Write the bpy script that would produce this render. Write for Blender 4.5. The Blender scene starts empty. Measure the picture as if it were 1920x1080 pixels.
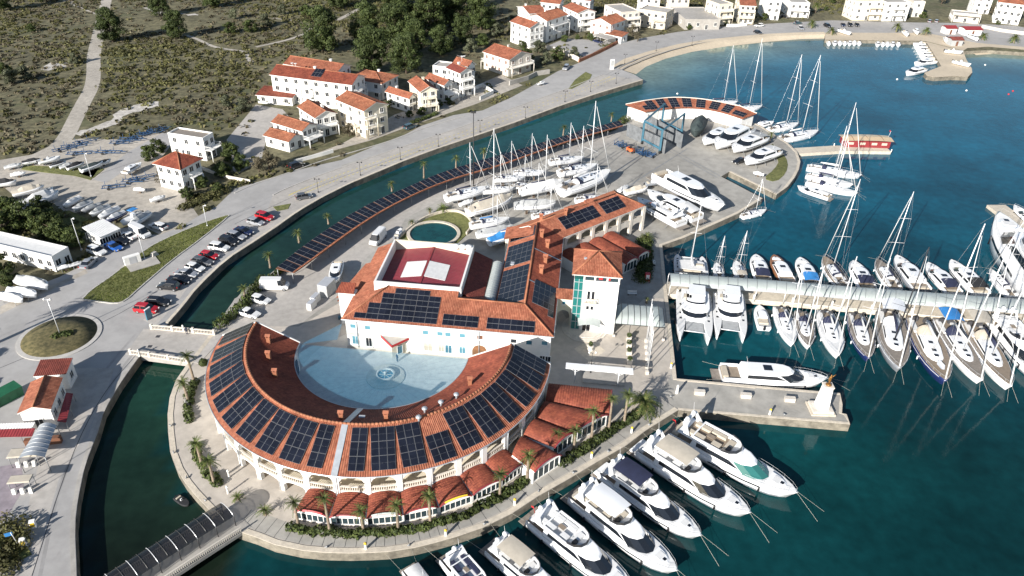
import bpy, math, random
import numpy as np
from mathutils import Vector as V, Matrix

rnd = random.Random(7)
C = bpy.context.scene.collection
PI = math.pi
# ------------------------------------------------------------------ camera
sc = bpy.context.scene
FPX, PITCH, ROLL, CAMH = 1400.0, math.radians(33), math.radians(1.8), 85.0
_f = V((0, math.cos(PITCH), -math.sin(PITCH)))
_r0 = V((1, 0, 0)); _u0 = _r0.cross(_f)
_r = _r0 * math.cos(ROLL) + _u0 * math.sin(ROLL)
_u = _u0 * math.cos(ROLL) - _r0 * math.sin(ROLL)
cd = bpy.data.cameras.new('camera'); cam = bpy.data.objects.new('camera', cd); C.objects.link(cam)
cd.sensor_width = 36; cd.lens = FPX / 1920 * 36; cd.clip_start = 1; cd.clip_end = 6000
cam.matrix_world = Matrix(((_r.x, _u.x, -_f.x, 0), (_r.y, _u.y, -_f.y, 0), (_r.z, _u.z, -_f.z, CAMH), (0, 0, 0, 1)))
sc.camera = cam
# ------------------------------------------------------------------ light
SUN_EL, SHADOW_AZ = math.radians(23.5), math.radians(55)      # shadows fall towards SHADOW_AZ (from +x)
w = bpy.data.worlds.new('World'); sc.world = w; w.use_nodes = True
nt = w.node_tree; bg = nt.nodes['Background']
sky = nt.nodes.new('ShaderNodeTexSky'); sky.sky_type = 'NISHITA'; sky.sun_disc = False
sky.sun_elevation = SUN_EL; sky.air_density = 1.0; sky.dust_density = 0.6
sd = V((-math.cos(SHADOW_AZ), -math.sin(SHADOW_AZ)))          # horizontal direction to the sun
sky.sun_rotation = math.atan2(sd.x, sd.y)
nt.links.new(sky.outputs[0], bg.inputs[0]); bg.inputs[1].default_value = 0.068
sl = bpy.data.lights.new('sun', 'SUN'); sl.energy = 5.0; sl.angle = math.radians(0.5); sl.color = (1.0, 0.95, 0.88)
so = bpy.data.objects.new('sun', sl); C.objects.link(so)
so.rotation_euler = V((math.cos(SHADOW_AZ) * math.cos(SUN_EL), math.sin(SHADOW_AZ) * math.cos(SUN_EL), -math.sin(SUN_EL))).to_track_quat('-Z', 'Y').to_euler()
so.location = (-60, -80, 120)
sc.view_settings.view_transform = 'Standard'; sc.view_settings.look = 'None'
sc.view_settings.exposure = 0.8; sc.view_settings.gamma = 1.0

LZ = 1.5                                                       # level of the quays above the water
def G(px, py, z=LZ):
    """ground point of a 1920x1080 photo position on the level z"""
    d = _f * FPX + _r * (px - 960) - _u * (py - 540)
    t = (CAMH - z) / -d.z
    return V((d.x * t, d.y * t, z))
def GP(pts, z=LZ): return [G(x, y, z) for x, y in pts]

# ------------------------------------------------------------------ materials
MATS = {}
def L(nt, a, b): nt.links.new(a, b)
def mat(name, col, rough=0.6, var=0.12, scale=1.0, metal=0.0, bump=0.0, bscale=8.0, spec=0.5, col2=None, big=0.0, trans=0.0, alpha=1.0, coat=0.0):
    m = bpy.data.materials.new(name); m.use_nodes = True; t = m.node_tree; N = t.nodes
    b = N['Principled BSDF']; b.inputs['Roughness'].default_value = rough; b.inputs['Metallic'].default_value = metal
    b.inputs['Specular IOR Level'].default_value = spec
    if coat: b.inputs['Coat Weight'].default_value = coat
    if trans: b.inputs['Transmission Weight'].default_value = trans
    if alpha < 1: b.inputs['Alpha'].default_value = alpha
    c = (*col, 1)
    if var or col2 or big:
        g = N.new('ShaderNodeNewGeometry')
        n = N.new('ShaderNodeTexNoise'); n.inputs['Scale'].default_value = scale; n.inputs['Detail'].default_value = 6; n.inputs['Roughness'].default_value = .65
        L(t, g.outputs['Position'], n.inputs['Vector'])
        r = N.new('ShaderNodeValToRGB'); e = r.color_ramp.elements
        lo = tuple(max(0, x * (1 - var)) for x in col); hi = tuple(min(1, x * (1 + var)) for x in (col2 or col))
        e[0].position = .36; e[1].position = .64; e[0].color = (*lo, 1); e[1].color = (*hi, 1)
        L(t, n.outputs['Fac'], r.inputs['Fac']); out = r.outputs['Color']
        if big:
            n2 = N.new('ShaderNodeTexNoise'); n2.inputs['Scale'].default_value = scale * .09; n2.inputs['Detail'].default_value = 4
            L(t, g.outputs['Position'], n2.inputs['Vector'])
            mr = N.new('ShaderNodeMapRange'); mr.inputs[1].default_value = .3; mr.inputs[2].default_value = .7; mr.inputs[3].default_value = 1 - big; mr.inputs[4].default_value = 1 + big
            L(t, n2.outputs['Fac'], mr.inputs[0])
            mx = N.new('ShaderNodeVectorMath'); mx.operation = 'SCALE'; L(t, out, mx.inputs[0]); L(t, mr.outputs[0], mx.inputs['Scale']); out = mx.outputs[0]
        L(t, out, b.inputs['Base Color'])
        if bump:
            nb = N.new('ShaderNodeTexNoise'); nb.inputs['Scale'].default_value = bscale; nb.inputs['Detail'].default_value = 3
            L(t, g.outputs['Position'], nb.inputs['Vector'])
            bp = N.new('ShaderNodeBump'); bp.inputs['Strength'].default_value = bump; bp.inputs['Distance'].default_value = .1
            L(t, nb.outputs['Fac'], bp.inputs['Height']); L(t, bp.outputs[0], b.inputs['Normal'])
    else:
        b.inputs['Base Color'].default_value = c
    MATS[name] = m; return m
def tile_mat(name, c1, c2, dirt=.35, tw=.30, th=.42):
    """roof tiles: colour changes tile by tile (UV in metres), lichen dirt, row edges as relief"""
    m = bpy.data.materials.new(name); m.use_nodes = True; t = m.node_tree; N = t.nodes
    b = N['Principled BSDF']; b.inputs['Roughness'].default_value = .75; b.inputs['Specular IOR Level'].default_value = .3
    uv = N.new('ShaderNodeUVMap'); sx = N.new('ShaderNodeSeparateXYZ'); L(t, uv.outputs[0], sx.inputs[0])
    fl = []
    fr = None
    for k, s in ((0, tw), (1, th)):
        d = N.new('ShaderNodeMath'); d.operation = 'DIVIDE'; L(t, sx.outputs[k], d.inputs[0]); d.inputs[1].default_value = s
        f = N.new('ShaderNodeMath'); f.operation = 'FLOOR'; L(t, d.outputs[0], f.inputs[0]); fl.append(f)
        if k: fr = N.new('ShaderNodeMath'); fr.operation = 'FRACT'; L(t, d.outputs[0], fr.inputs[0])
    cb = N.new('ShaderNodeCombineXYZ'); L(t, fl[0].outputs[0], cb.inputs[0]); L(t, fl[1].outputs[0], cb.inputs[1])
    wn = N.new('ShaderNodeTexWhiteNoise'); wn.noise_dimensions = '2D'; L(t, cb.outputs[0], wn.inputs['Vector'])
    r = N.new('ShaderNodeValToRGB'); e = r.color_ramp.elements; e[0].color = (*c1, 1); e[1].color = (*c2, 1); L(t, wn.outputs['Value'], r.inputs[0])
    g = N.new('ShaderNodeNewGeometry'); n = N.new('ShaderNodeTexNoise'); n.inputs['Scale'].default_value = .45; n.inputs['Detail'].default_value = 7; n.inputs['Roughness'].default_value = .7
    L(t, g.outputs['Position'], n.inputs['Vector'])
    mr = N.new('ShaderNodeMapRange'); mr.inputs[1].default_value = .38; mr.inputs[2].default_value = .68; mr.inputs[3].default_value = 1.08; mr.inputs[4].default_value = 1 - dirt
    L(t, n.outputs['Fac'], mr.inputs[0])
    mx = N.new('ShaderNodeVectorMath'); mx.operation = 'SCALE'; L(t, r.outputs[0], mx.inputs[0]); L(t, mr.outputs[0], mx.inputs['Scale'])
    L(t, mx.outputs[0], b.inputs['Base Color'])
    bp = N.new('ShaderNodeBump'); bp.inputs['Strength'].default_value = .7; bp.inputs['Distance'].default_value = .05; L(t, fr.outputs[0], bp.inputs['Height']); bp.invert = True
    L(t, bp.outputs[0], b.inputs['Normal'])
    MATS[name] = m; return m
def slab_mat(name, c1, c2, size=.6, joint=.6, var=.1):
    """paving slabs as a brick pattern in world metres (joints too fine to model at this distance)"""
    m = mat(name, c1, .8, var, .8, col2=c2, big=.12)
    return m
def leaf_mat(name, c1, c2, c3=None):
    m = bpy.data.materials.new(name); m.use_nodes = True; t = m.node_tree; N = t.nodes
    b = N['Principled BSDF']; b.inputs['Roughness'].default_value = .65; b.inputs['Specular IOR Level'].default_value = .25
    g = N.new('ShaderNodeNewGeometry'); r = N.new('ShaderNodeValToRGB'); e = r.color_ramp.elements
    e[0].color = (*c1, 1); e[1].color = (*c2, 1)
    if c3: x = r.color_ramp.elements.new(.85); x.color = (*c2, 1); e[-1].color = (*c3, 1)
    L(t, g.outputs['Random Per Island'], r.inputs[0]); 
    n = N.new('ShaderNodeTexNoise'); n.inputs['Scale'].default_value = .12; n.inputs['Detail'].default_value = 4; L(t, g.outputs['Position'], n.inputs['Vector'])
    mr = N.new('ShaderNodeMapRange'); mr.inputs[1].default_value = .35; mr.inputs[2].default_value = .65; mr.inputs[3].default_value = .7; mr.inputs[4].default_value = 1.3; L(t, n.outputs['Fac'], mr.inputs[0])
    mx = N.new('ShaderNodeVectorMath'); mx.operation = 'SCALE'; L(t, r.outputs[0], mx.inputs[0]); L(t, mr.outputs[0], mx.inputs['Scale']); L(t, mx.outputs[0], b.inputs['Base Color'])
    tr = N.new('ShaderNodeBsdfTranslucent'); L(t, mx.outputs[0], tr.inputs['Color']); ms = N.new('ShaderNodeMixShader'); ms.inputs[0].default_value = .18
    L(t, b.outputs[0], ms.inputs[1]); L(t, tr.outputs[0], ms.inputs[2]); L(t, ms.outputs[0], N['Material Output'].inputs[0])
    MATS[name] = m; return m

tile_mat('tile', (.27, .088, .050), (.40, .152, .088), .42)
tile_mat('tile_old', (.27, .09, .05), (.40, .165, .09), .45)
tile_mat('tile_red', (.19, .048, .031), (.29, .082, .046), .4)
tile_mat('tile_dark', (.17, .045, .035), (.26, .07, .05), .3)
mat('sheet_red', (.20, .032, .042), .5, .1, .6, big=.1)
mat('white', (.78, .77, .74), .75, .05, .5, big=.06)
mat('cream', (.70, .63, .50), .8, .06, .5, big=.06)
mat('stone', (.55, .49, .40), .85, .12, 1.2, big=.1, bump=.3)
mat('stone_pale', (.62, .57, .50), .85, .10, 1.0, big=.12, bump=.2)
mat('concrete', (.38, .36, .33), .9, .12, .7, big=.18, bump=.2)
mat('quay_wall', (.19, .17, .135), .9, .35, .6, big=.2, bump=.5, bscale=3)
mat('glass', (.03, .05, .06), .06, 0, spec=.8)
mat('glass_teal', (.02, .16, .15), .05, 0, spec=.9)
mat('glass_blue', (.05, .17, .24), .08, 0, spec=.8)
mat('window', (.02, .024, .03), .18, .3, .3, spec=.3)
mat('shutter_blue', (.10, .26, .33), .5, .05)
mat('brown', (.16, .07, .04), .6, .1)
mat('pv', (.010, .012, .020), .16, .3, .4, spec=.4)
mat('alu', (.55, .56, .58), .4, .05, metal=.3)
mat('pvframe', (.17, .18, .195), .45, .05)
mat('zinc', (.40, .43, .46), .4, .1, metal=.3)
mat('steel', (.32, .33, .34), .45, .1, metal=.5)
mat('black', (.012, .012, .014), .45, 0)
mat('rubber', (.02, .02, .02), .8, .1)
mat('dark', (.05, .05, .055), .5, .1)
mat('gel', (.80, .81, .82), .22, .03, .3, spec=.5, coat=.3)
mat('gel_deck', (.70, .70, .69), .55, .05, 1.0)
mat('gel_grey', (.22, .235, .26), .3, .05, coat=.3)
mat('gel_navy', (.015, .025, .10), .15, .05, coat=.5)
mat('gel_tan', (.55, .42, .27), .35, .05)
mat('tinted', (.012, .015, .02), .05, 0, spec=.9)
mat('tinted_green', (.03, .14, .13), .05, 0, spec=.9)
mat('teak', (.25, .20, .15), .7, .12, 2)
mat('teak_grey', (.23, .20, .17), .75, .15, 2)
mat('wood', (.24, .11, .05), .4, .15, 2, coat=.3)
mat('cushion', (.50, .44, .35), .8, .05)
mat('canvas_navy', (.02, .025, .06), .85, .15, 1)
mat('canvas_beige', (.50, .45, .37), .85, .08, 1)
mat('canvas_blue', (.03, .20, .50), .8, .12, 1)
mat('canvas_white', (.66, .66, .65), .75, .06, 1.2)
mat('canvas_grey', (.38, .39, .39), .7, .12, 1.2)
mat('canvas_green', (.045, .062, .062), .75, .15, 1.2)
mat('canvas_black', (.02, .021, .024), .8, .2, 1.2)
mat('mast', (.72, .73, .74), .35, .03, metal=.2)
mat('mast_dark', (.03, .03, .035), .35, .03)
mat('rope', (.45, .44, .38), .8, 0)
mat('rigging', (.50, .51, .52), .4, 0, metal=.4)
mat('lift_blue', (.055, .15, .21), .5, .1)
mat('trailer_blue', (.025, .075, .17), .5, .15)
mat('orange', (.60, .12, .03), .6, .1)
mat('red', (.48, .025, .03), .5, .1)
mat('dull_red', (.24, .03, .035), .6, .12)
mat('yellow', (.75, .50, .04), .6, .05)
mat('yellow_paint', (.62, .50, .08), .8, .2, 3)
mat('white_paint', (.62, .62, .60), .8, .2, 3)
mat('green_skip', (.015, .11, .05), .5, .15)
mat('bark', (.13, .095, .07), .9, .25, 3, bump=.5)
mat('palm_bark', (.24, .19, .14), .9, .25, 3, bump=.6)
mat('canopy_clear', (.40, .44, .425), .35, .08, .6, spec=.4)
mat('canopy_smoke', (.022, .022, .025), .1, .1, .6, spec=.5, alpha=.84)
mat('iron', (.03, .03, .032), .5, 0)
mat('skin', (.5, .3, .2), .6, 0)
mat('cloth_dark', (.03, .035, .06), .8, 0)
mat('bronze', (.28, .14, .04), .4, .1, metal=.5)
leaf_mat('leaf_pine', (.024, .040, .012), (.088, .112, .036))
leaf_mat('leaf_palm', (.045, .075, .02), (.14, .17, .05), (.26, .22, .09))
leaf_mat('leaf_hedge', (.030, .048, .016), (.10, .125, .035))
leaf_mat('leaf_scrub', (.072, .072, .026), (.125, .122, .046), (.15, .125, .066))
leaf_mat('leaf_dry', (.085, .074, .046), (.15, .13, .085))
leaf_mat('leaf_olive', (.06, .07, .04), (.14, .15, .09))
leaf_mat('grass_blade', (.085, .11, .022), (.17, .195, .05), (.22, .20, .08))

# ------------------------------------------------------------------ mesh builder
class MB:
    def __init__(s): s.v = []; s.f = []; s.m = []; s.uv = {}; s.sm = []
    def add(s, pts): i = len(s.v); s.v.extend([tuple(p) for p in pts]); return i
    def poly(s, pts, m=0, uv=None, sm=False):
        i = s.add(pts); s.f.append(tuple(range(i, i + len(pts)))); s.m.append(m); s.sm.append(sm)
        if uv: s.uv[len(s.f) - 1] = uv
    def box(s, c, size, rz=0, m=0, top=None, rx=0, ry=0):
        """box by centre and size, top=(sx,sy) scales the upper face"""
        hx, hy, hz = size[0] / 2, size[1] / 2, size[2] / 2; tx, ty = top or (1, 1)
        P = [V((-hx, -hy, -hz)), V((hx, -hy, -hz)), V((hx, hy, -hz)), V((-hx, hy, -hz)), V((-hx * tx, -hy * ty, hz)), V((hx * tx, -hy * ty, hz)), V((hx * tx, hy * ty, hz)), V((-hx * tx, hy * ty, hz))]
        if rx or ry: R = Matrix.Rotation(ry, 3, 'Y') @ Matrix.Rotation(rx, 3, 'X'); P = [R @ p for p in P]
        if rz: R = Matrix.Rotation(rz, 3, 'Z'); P = [R @ p for p in P]
        i = s.add([p + V(c) for p in P])
        for q in ((0, 3, 2, 1), (4, 5, 6, 7), (0, 1, 5, 4), (1, 2, 6, 5), (2, 3, 7, 6), (3, 0, 4, 7)):
            s.f.append(tuple(i + k for k in q)); s.m.append(m); s.sm.append(False)
        return s
    def prism(s, out, z0, z1, m=0, mtop=None, bottom=True):
        """vertical extrusion of an outline (x,y)"""
        A = sum(out[i][0] * out[(i + 1) % len(out)][1] - out[(i + 1) % len(out)][0] * out[i][1] for i in range(len(out)))
        if A < 0: out = list(reversed(out))
        n = len(out); i = s.add([(p[0], p[1], z0) for p in out] + [(p[0], p[1], z1) for p in out])
        for k in range(n):
            j = (k + 1) % n; s.f.append((i + k, i + j, i + n + j, i + n + k)); s.m.append(m); s.sm.append(False)
        s.f.append(tuple(i + n + k for k in range(n))); s.m.append(m if mtop is None else mtop); s.sm.append(False)
        if bottom: s.f.append(tuple(i + k for k in reversed(range(n)))); s.m.append(m); s.sm.append(False)
        return s
    def loft(s, rings, m=0, c0=True, c1=True, closed=True, sm=False, mcap=None):
        n = len(rings[0]); ids = [s.add(r) for r in rings]
        for a, b in zip(ids, ids[1:]):
            for k in range(n if closed else n - 1):
                j = (k + 1) % n; s.f.append((a + k, a + j, b + j, b + k)); s.m.append(m); s.sm.append(sm)
        mc = m if mcap is None else mcap
        if c0: s.f.append(tuple(ids[0] + k for k in reversed(range(n)))); s.m.append(mc); s.sm.append(False)
        if c1: s.f.append(tuple(ids[-1] + k for k in range(n))); s.m.append(mc); s.sm.append(False)
        return s
    def tube(s, p0, p1, r0, r1=None, n=6, m=0, caps=True):
        p0, p1 = V(p0), V(p1); r1 = r0 if r1 is None else r1
        d = (p1 - p0).normalized(); a = d.cross(V((0, 0, 1)) if abs(d.z) < .9 else V((1, 0, 0))).normalized(); b = d.cross(a)
        R = [[p + a * (r * math.cos(2 * PI * k / n)) + b * (r * math.sin(2 * PI * k / n)) for k in range(n)] for p, r in ((p0, r0), (p1, r1))]
        return s.loft(R, m, caps, caps, sm=n > 5)
    def path(s, pts, r, n=5, m=0):
        for a, b in zip(pts, pts[1:]): s.tube(a, b, r, r, n, m)
        return s
    def lathe(s, prof, c=(0, 0, 0), n=10, m=0, sm=True):
        R = [[(c[0] + r * math.cos(2 * PI * k / n), c[1] + r * math.sin(2 * PI * k / n), c[2] + z) for k in range(n)] for r, z in prof]
        return s.loft(R, m, True, True, sm=sm)
    def xform(s, M): s.v = [tuple(M @ V(p)) for p in s.v]; return s
    def join(s, o, M=None, mo=0):
        i = len(s.v); nf = len(s.f); s.v.extend([tuple(M @ V(p)) for p in o.v] if M else o.v); s.f.extend(tuple(i + k for k in q) for q in o.f); s.m.extend(k + mo for k in o.m); s.sm.extend(o.sm)
        for k, u in o.uv.items(): s.uv[nf + k] = u
        return s
    def mesh(s, name, mats):
        me = bpy.data.meshes.new(name); me.from_pydata(s.v, [], s.f)
        for k in mats: me.materials.append(MATS[k])
        if len(mats) > 1: me.polygons.foreach_set('material_index', s.m)
        if any(s.sm): me.polygons.foreach_set('use_smooth', s.sm)
        if s.uv:
            ul = me.uv_layers.new(name='UVMap'); d = ul.data
            for fi, u in s.uv.items():
                st = me.polygons[fi].loop_start
                for k, c in enumerate(u): d[st + k].uv = c
        me.update(); return me
def tag(o, label, cat, group=None, kind=None):
    if label: o['label'] = label
    if cat: o['category'] = cat
    if group: o['group'] = group
    if kind: o['kind'] = kind
    return o
def thing(name, label, cat, loc=(0, 0, 0), rz=0, group=None):
    o = bpy.data.objects.new(name, None); o.empty_display_size = .3; C.objects.link(o); o.location = loc; o.rotation_euler = (0, 0, rz)
    o['_l'] = 0; del o['_l']
    return tag(o, label, cat, group)
def minv(o): return (Matrix.Translation(o.location) @ o.rotation_euler.to_matrix().to_4x4()).inverted()
def part(root, name, mb, mats, world=False, label=None, kind=None):
    """a mesh child; world=True: the builder's points are in world metres"""
    if isinstance(mats, str): mats = [mats]
    if world: mb.xform(minv(root if root.parent is None else root.parent))
    o = bpy.data.objects.new(name, mb.mesh(name, mats)); C.objects.link(o); o.parent = root
    if label: o['label'] = label
    if kind: o['kind'] = kind
    return o
def single(name, mb, mats, label, cat, loc=(0, 0, 0), rz=0, group=None):
    if isinstance(mats, str): mats = [mats]
    o = bpy.data.objects.new(name, mb.mesh(name, mats)); C.objects.link(o); o.location = loc; o.rotation_euler = (0, 0, rz)
    return tag(o, label, cat, group)
def struct(name, mb, mats):
    if isinstance(mats, str): mats = [mats]
    o = bpy.data.objects.new(name, mb.mesh(name, mats)); C.objects.link(o); o['kind'] = 'structure'; return o
def inst(src, root, loc=(0, 0, 0), rot=(0, 0, 0), name=None, scale=None):
    """one more piece sharing the mesh of src"""
    o = bpy.data.objects.new(name or src.name.split('.')[0], src.data if hasattr(src, 'data') else src); C.objects.link(o); o.parent = root; o.location = loc; o.rotation_euler = rot
    if scale: o.scale = scale
    return o
def copy_tree(o, parent=None):
    c = o.copy(); C.objects.link(c); c.parent = parent
    for ch in o.children: copy_tree(ch, c)
    return c
def delete_tree(o):
    for ch in list(o.children): delete_tree(ch)
    bpy.data.objects.remove(o)

# ribbed tile roof plane -------------------------------------------------------
def ribbed(mb, pts, m=0, sp=.30, amp=.06, slab=.16, mslab=None, per=4):
    """one planar roof face (convex, >=3 points): rows of tiles run up the slope"""
    pts = [V(p) for p in pts]
    n = (pts[1] - pts[0]).cross(pts[2] - pts[0])
    if n.z < 0: pts.reverse(); n = -n
    n.normalize(); u = V((0, 0, 1)).cross(n)
    if u.length < 1e-4: u = V((1, 0, 0))
    u.normalize(); v = n.cross(u); o = pts[0]
    Q = [((p - o).dot(u), (p - o).dot(v)) for p in pts]
    u0, u1 = min(q[0] for q in Q), max(q[0] for q in Q); N = max(2, int((u1 - u0) / sp * per))
    prof = [0, .75, 1, .75] if per == 4 else [0, 1]
    prev = None
    for k in range(N + 1):
        x = u0 + (u1 - u0) * k / N; x = min(max(x, u0 + 1e-4), u1 - 1e-4); ys = []
        for a, b in zip(Q, Q[1:] + Q[:1]):
            if (a[0] - x) * (b[0] - x) <= 0 and a[0] != b[0]: ys.append(a[1] + (b[1] - a[1]) * (x - a[0]) / (b[0] - a[0]))
        y0, y1 = min(ys), max(ys); h = amp * prof[k % per] + .01
        A = o + u * x + v * y0 + n * h; B = o + u * x + v * y1 + n * h
        if prev: mb.poly([prev[0], A, B, prev[1]], m, [(prev[2], prev[3]), (x, y0), (x, y1), (prev[2], prev[4])], sm=True)
        prev = (A, B, x, y0, y1)
    if slab:
        i = mb.add([p - V((0, 0, slab)) for p in pts] + pts); k = len(pts); ms = m if mslab is None else mslab
        for j in range(k): q = (j + 1) % k; mb.f.append((i + j, i + q, i + k + q, i + k + j)); mb.m.append(ms); mb.sm.append(False)
        mb.f.append(tuple(i + j for j in reversed(range(k)))); mb.m.append(ms); mb.sm.append(False)
    return mb
def ridge(mb, pts, r=.16, m=0):
    for a, b in zip(pts, pts[1:]): mb.tube(V(a) + V((0, 0, .04)), V(b) + V((0, 0, .04)), r, r, 6, m)
    return mb
# leaf clouds --------------------------------------------------------------------
def leaves(centres, radii, n, size, seed=0, flat=.8):
    """many small leaf quads spread through ellipsoids; numpy arrays of verts, faces"""
    g = np.random.default_rng(seed); c = np.repeat(np.array(centres, float), n, 0); r = np.repeat(np.array(radii, float), n, 0)
    k = len(c); d = g.normal(size=(k, 3)); d /= np.linalg.norm(d, axis=1)[:, None]; rad = g.uniform(.35, 1, k) ** .5
    p = c + d * rad[:, None] * r
    a = g.normal(size=(k, 3)); a -= d * (a * d).sum(1)[:, None] * flat; a /= np.linalg.norm(a, axis=1)[:, None]
    b = np.cross(d, a) + g.normal(size=(k, 3)) * .35; b /= np.linalg.norm(b, axis=1)[:, None]
    s = (g.uniform(.55, 1.25, k) * size)[:, None]
    vs = np.stack([p - a * s - b * s * .5, p + a * s * .9 - b * s * .6, p + a * s * .6 + b * s * .7, p - a * s * .8 + b * s * .6], 1).reshape(-1, 3)
    return vs
def leaf_mesh(name, vs, matname):
    n = len(vs) // 4; me = bpy.data.meshes.new(name)
    me.vertices.add(len(vs)); me.vertices.foreach_set('co', np.asarray(vs, np.float32).ravel())
    me.loops.add(4 * n); me.loops.foreach_set('vertex_index', np.arange(4 * n, dtype=np.int32))
    me.polygons.add(n); me.polygons.foreach_set('loop_start', np.arange(0, 4 * n, 4, dtype=np.int32)); me.polygons.foreach_set('loop_total', np.full(n, 4, np.int32))
    me.materials.append(MATS[matname]); me.update(calc_edges=True); me.validate(); return me
def link_mesh(name, me, parent=None, loc=(0, 0, 0)):
    o = bpy.data.objects.new(name, me); C.objects.link(o); o.parent = parent; o.location = loc; return o
# ================================================================== THE SETTING
def inpoly(x, y, P):
    r = False; j = len(P) - 1
    for i in range(len(P)):
        if (P[i][1] > y) != (P[j][1] > y) and x < (P[j][0] - P[i][0]) * (y - P[i][1]) / (P[j][1] - P[i][1]) + P[i][0]: r = not r
        j = i
    return r
def offset_line(pts, d):
    """shift a polyline sideways (to its left) by d metres"""
    out = []
    for i, p in enumerate(pts):
        a = pts[max(0, i - 1)]; b = pts[min(len(pts) - 1, i + 1)]; t = V((b[0] - a[0], b[1] - a[1])).normalized()
        out.append(V((p[0] - t.y * d, p[1] + t.x * d, p[2] if len(p) > 2 else LZ)))
    return out
def resample(pts, step):
    out = [V(pts[0])]; 
    for a, b in zip(pts, pts[1:]):
        a, b = V(a), V(b); n = max(1, round((b - a).length / step))
        out += [a.lerp(b, k / n) for k in range(1, n + 1)]
    return out
def smooth_line(pts, it=2):
    for _ in range(it):
        o = [pts[0]]
        for a, b in zip(pts, pts[1:]): a, b = V(a), V(b); o += [a.lerp(b, .25), a.lerp(b, .75)]
        pts = o + [V(pts[-1])]
    return pts
def sheet(name, pts, z, m, mats):
    mb = MB(); P = [(p[0], p[1], z) for p in pts]
    A = sum(P[i][0] * P[(i + 1) % len(P)][1] - P[(i + 1) % len(P)][0] * P[i][1] for i in range(len(P)))
    if A < 0: P.reverse()
    mb.poly(P); return struct(name, mb, mats)
def strip(name, pts, w, z, mats, h=0, parent=None, ends=None):
    """band of width w along a polyline; h>0 makes it a kerb or low wall"""
    a = offset_line(pts, w / 2); b = offset_line(pts, -w / 2); mb = MB()
    if h:
        mb.loft([[(p.x, p.y, z), (q.x, q.y, z), (q.x, q.y, z + h), (p.x, p.y, z + h)] for p, q in zip(a, b)])
    else:
        for i in range(len(a) - 1): mb.poly([(b[i].x, b[i].y, z), (b[i + 1].x, b[i + 1].y, z), (a[i + 1].x, a[i + 1].y, z), (a[i].x, a[i].y, z)])
    return mb
CANAL_M = [(150, 1250), (145, 1080), (141, 985), (147, 935), (160, 872), (184, 810), (195, 772), (225, 720), (260, 671), (316, 606), (345, 573), (370, 540), (425, 487), (475, 455), (520, 425), (562, 395), (605, 370), (655, 345), (705, 324), (755, 303), (820, 279), (880, 259), (960, 232), (1055, 197), (1122, 175), (1206, 150)]
BEACH_TOP = [(1188, 139), (1158, 128), (1185, 112), (1227, 99), (1285, 85), (1335, 77), (1440, 67), (1502, 64), (1547, 63)]
BEACH_WATER = [(1192, 139), (1210, 125), (1247, 110), (1297, 97), (1360, 87), (1440, 78), (1502, 73), (1547, 72)]
main_w = GP(CANAL_M); beach_w = GP(BEACH_TOP)
JETTY = [(1736, 78), (1765, 124), (1746, 131), (1733, 137), (1738, 142), (1752, 145), (1785, 143), (1815, 144), (1823, 136), (1822, 128), (1812, 112), (1806, 96)]
far_w = GP([(1547, 74), (1640, 75)] + JETTY) + GP([(1850, 94), (1920, 98), (2100, 106)], LZ)
island_back_px = [(955, 286), (880, 307), (817, 327), (755, 355), (695, 380), (640, 412), (580, 452), (517, 503)]
CP_BACK = [G(x, y, LZ + 3.3) for x, y in [(1163, 226), (1060, 254)] + island_back_px]
cp_off = [V((p.x, p.y, LZ)) for p in offset_line(CP_BACK, -3.4)]
ISLAND = GP([(402, 615), (380, 645), (349, 685), (330, 712), (318, 745), (314, 777), (315, 810), (319, 847), (332, 882), (347, 906), (362, 925), (397, 962), (440, 995), (480, 1008), (515, 1022), (567, 1033), (610, 1037), (655, 1038), (695, 1037), (730, 1035), (780, 1027), (820, 1017), (855, 1007), (905, 990), (960, 963), (1010, 930), (1060, 902), (1122, 865), (1172, 837), (1210, 808), (1272, 769), (1450, 784), (1594, 796), (1588, 777), (1579, 775), (1580, 758), (1575, 737), (1415, 723), (1269, 710), (1252, 552), (1247, 510), (1242, 460), (1285, 445), (1385, 400), (1430, 372), (1352, 331), (1367, 322), (1456, 365), (1477, 350), (1490, 333), (1498, 318), (1501, 303), (1495, 285), (1477, 268), (1425, 235), (1370, 214), (1300, 205), (1230, 207), (1180, 214)]) + cp_off + GP([(460, 540), (432, 572)])

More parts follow.
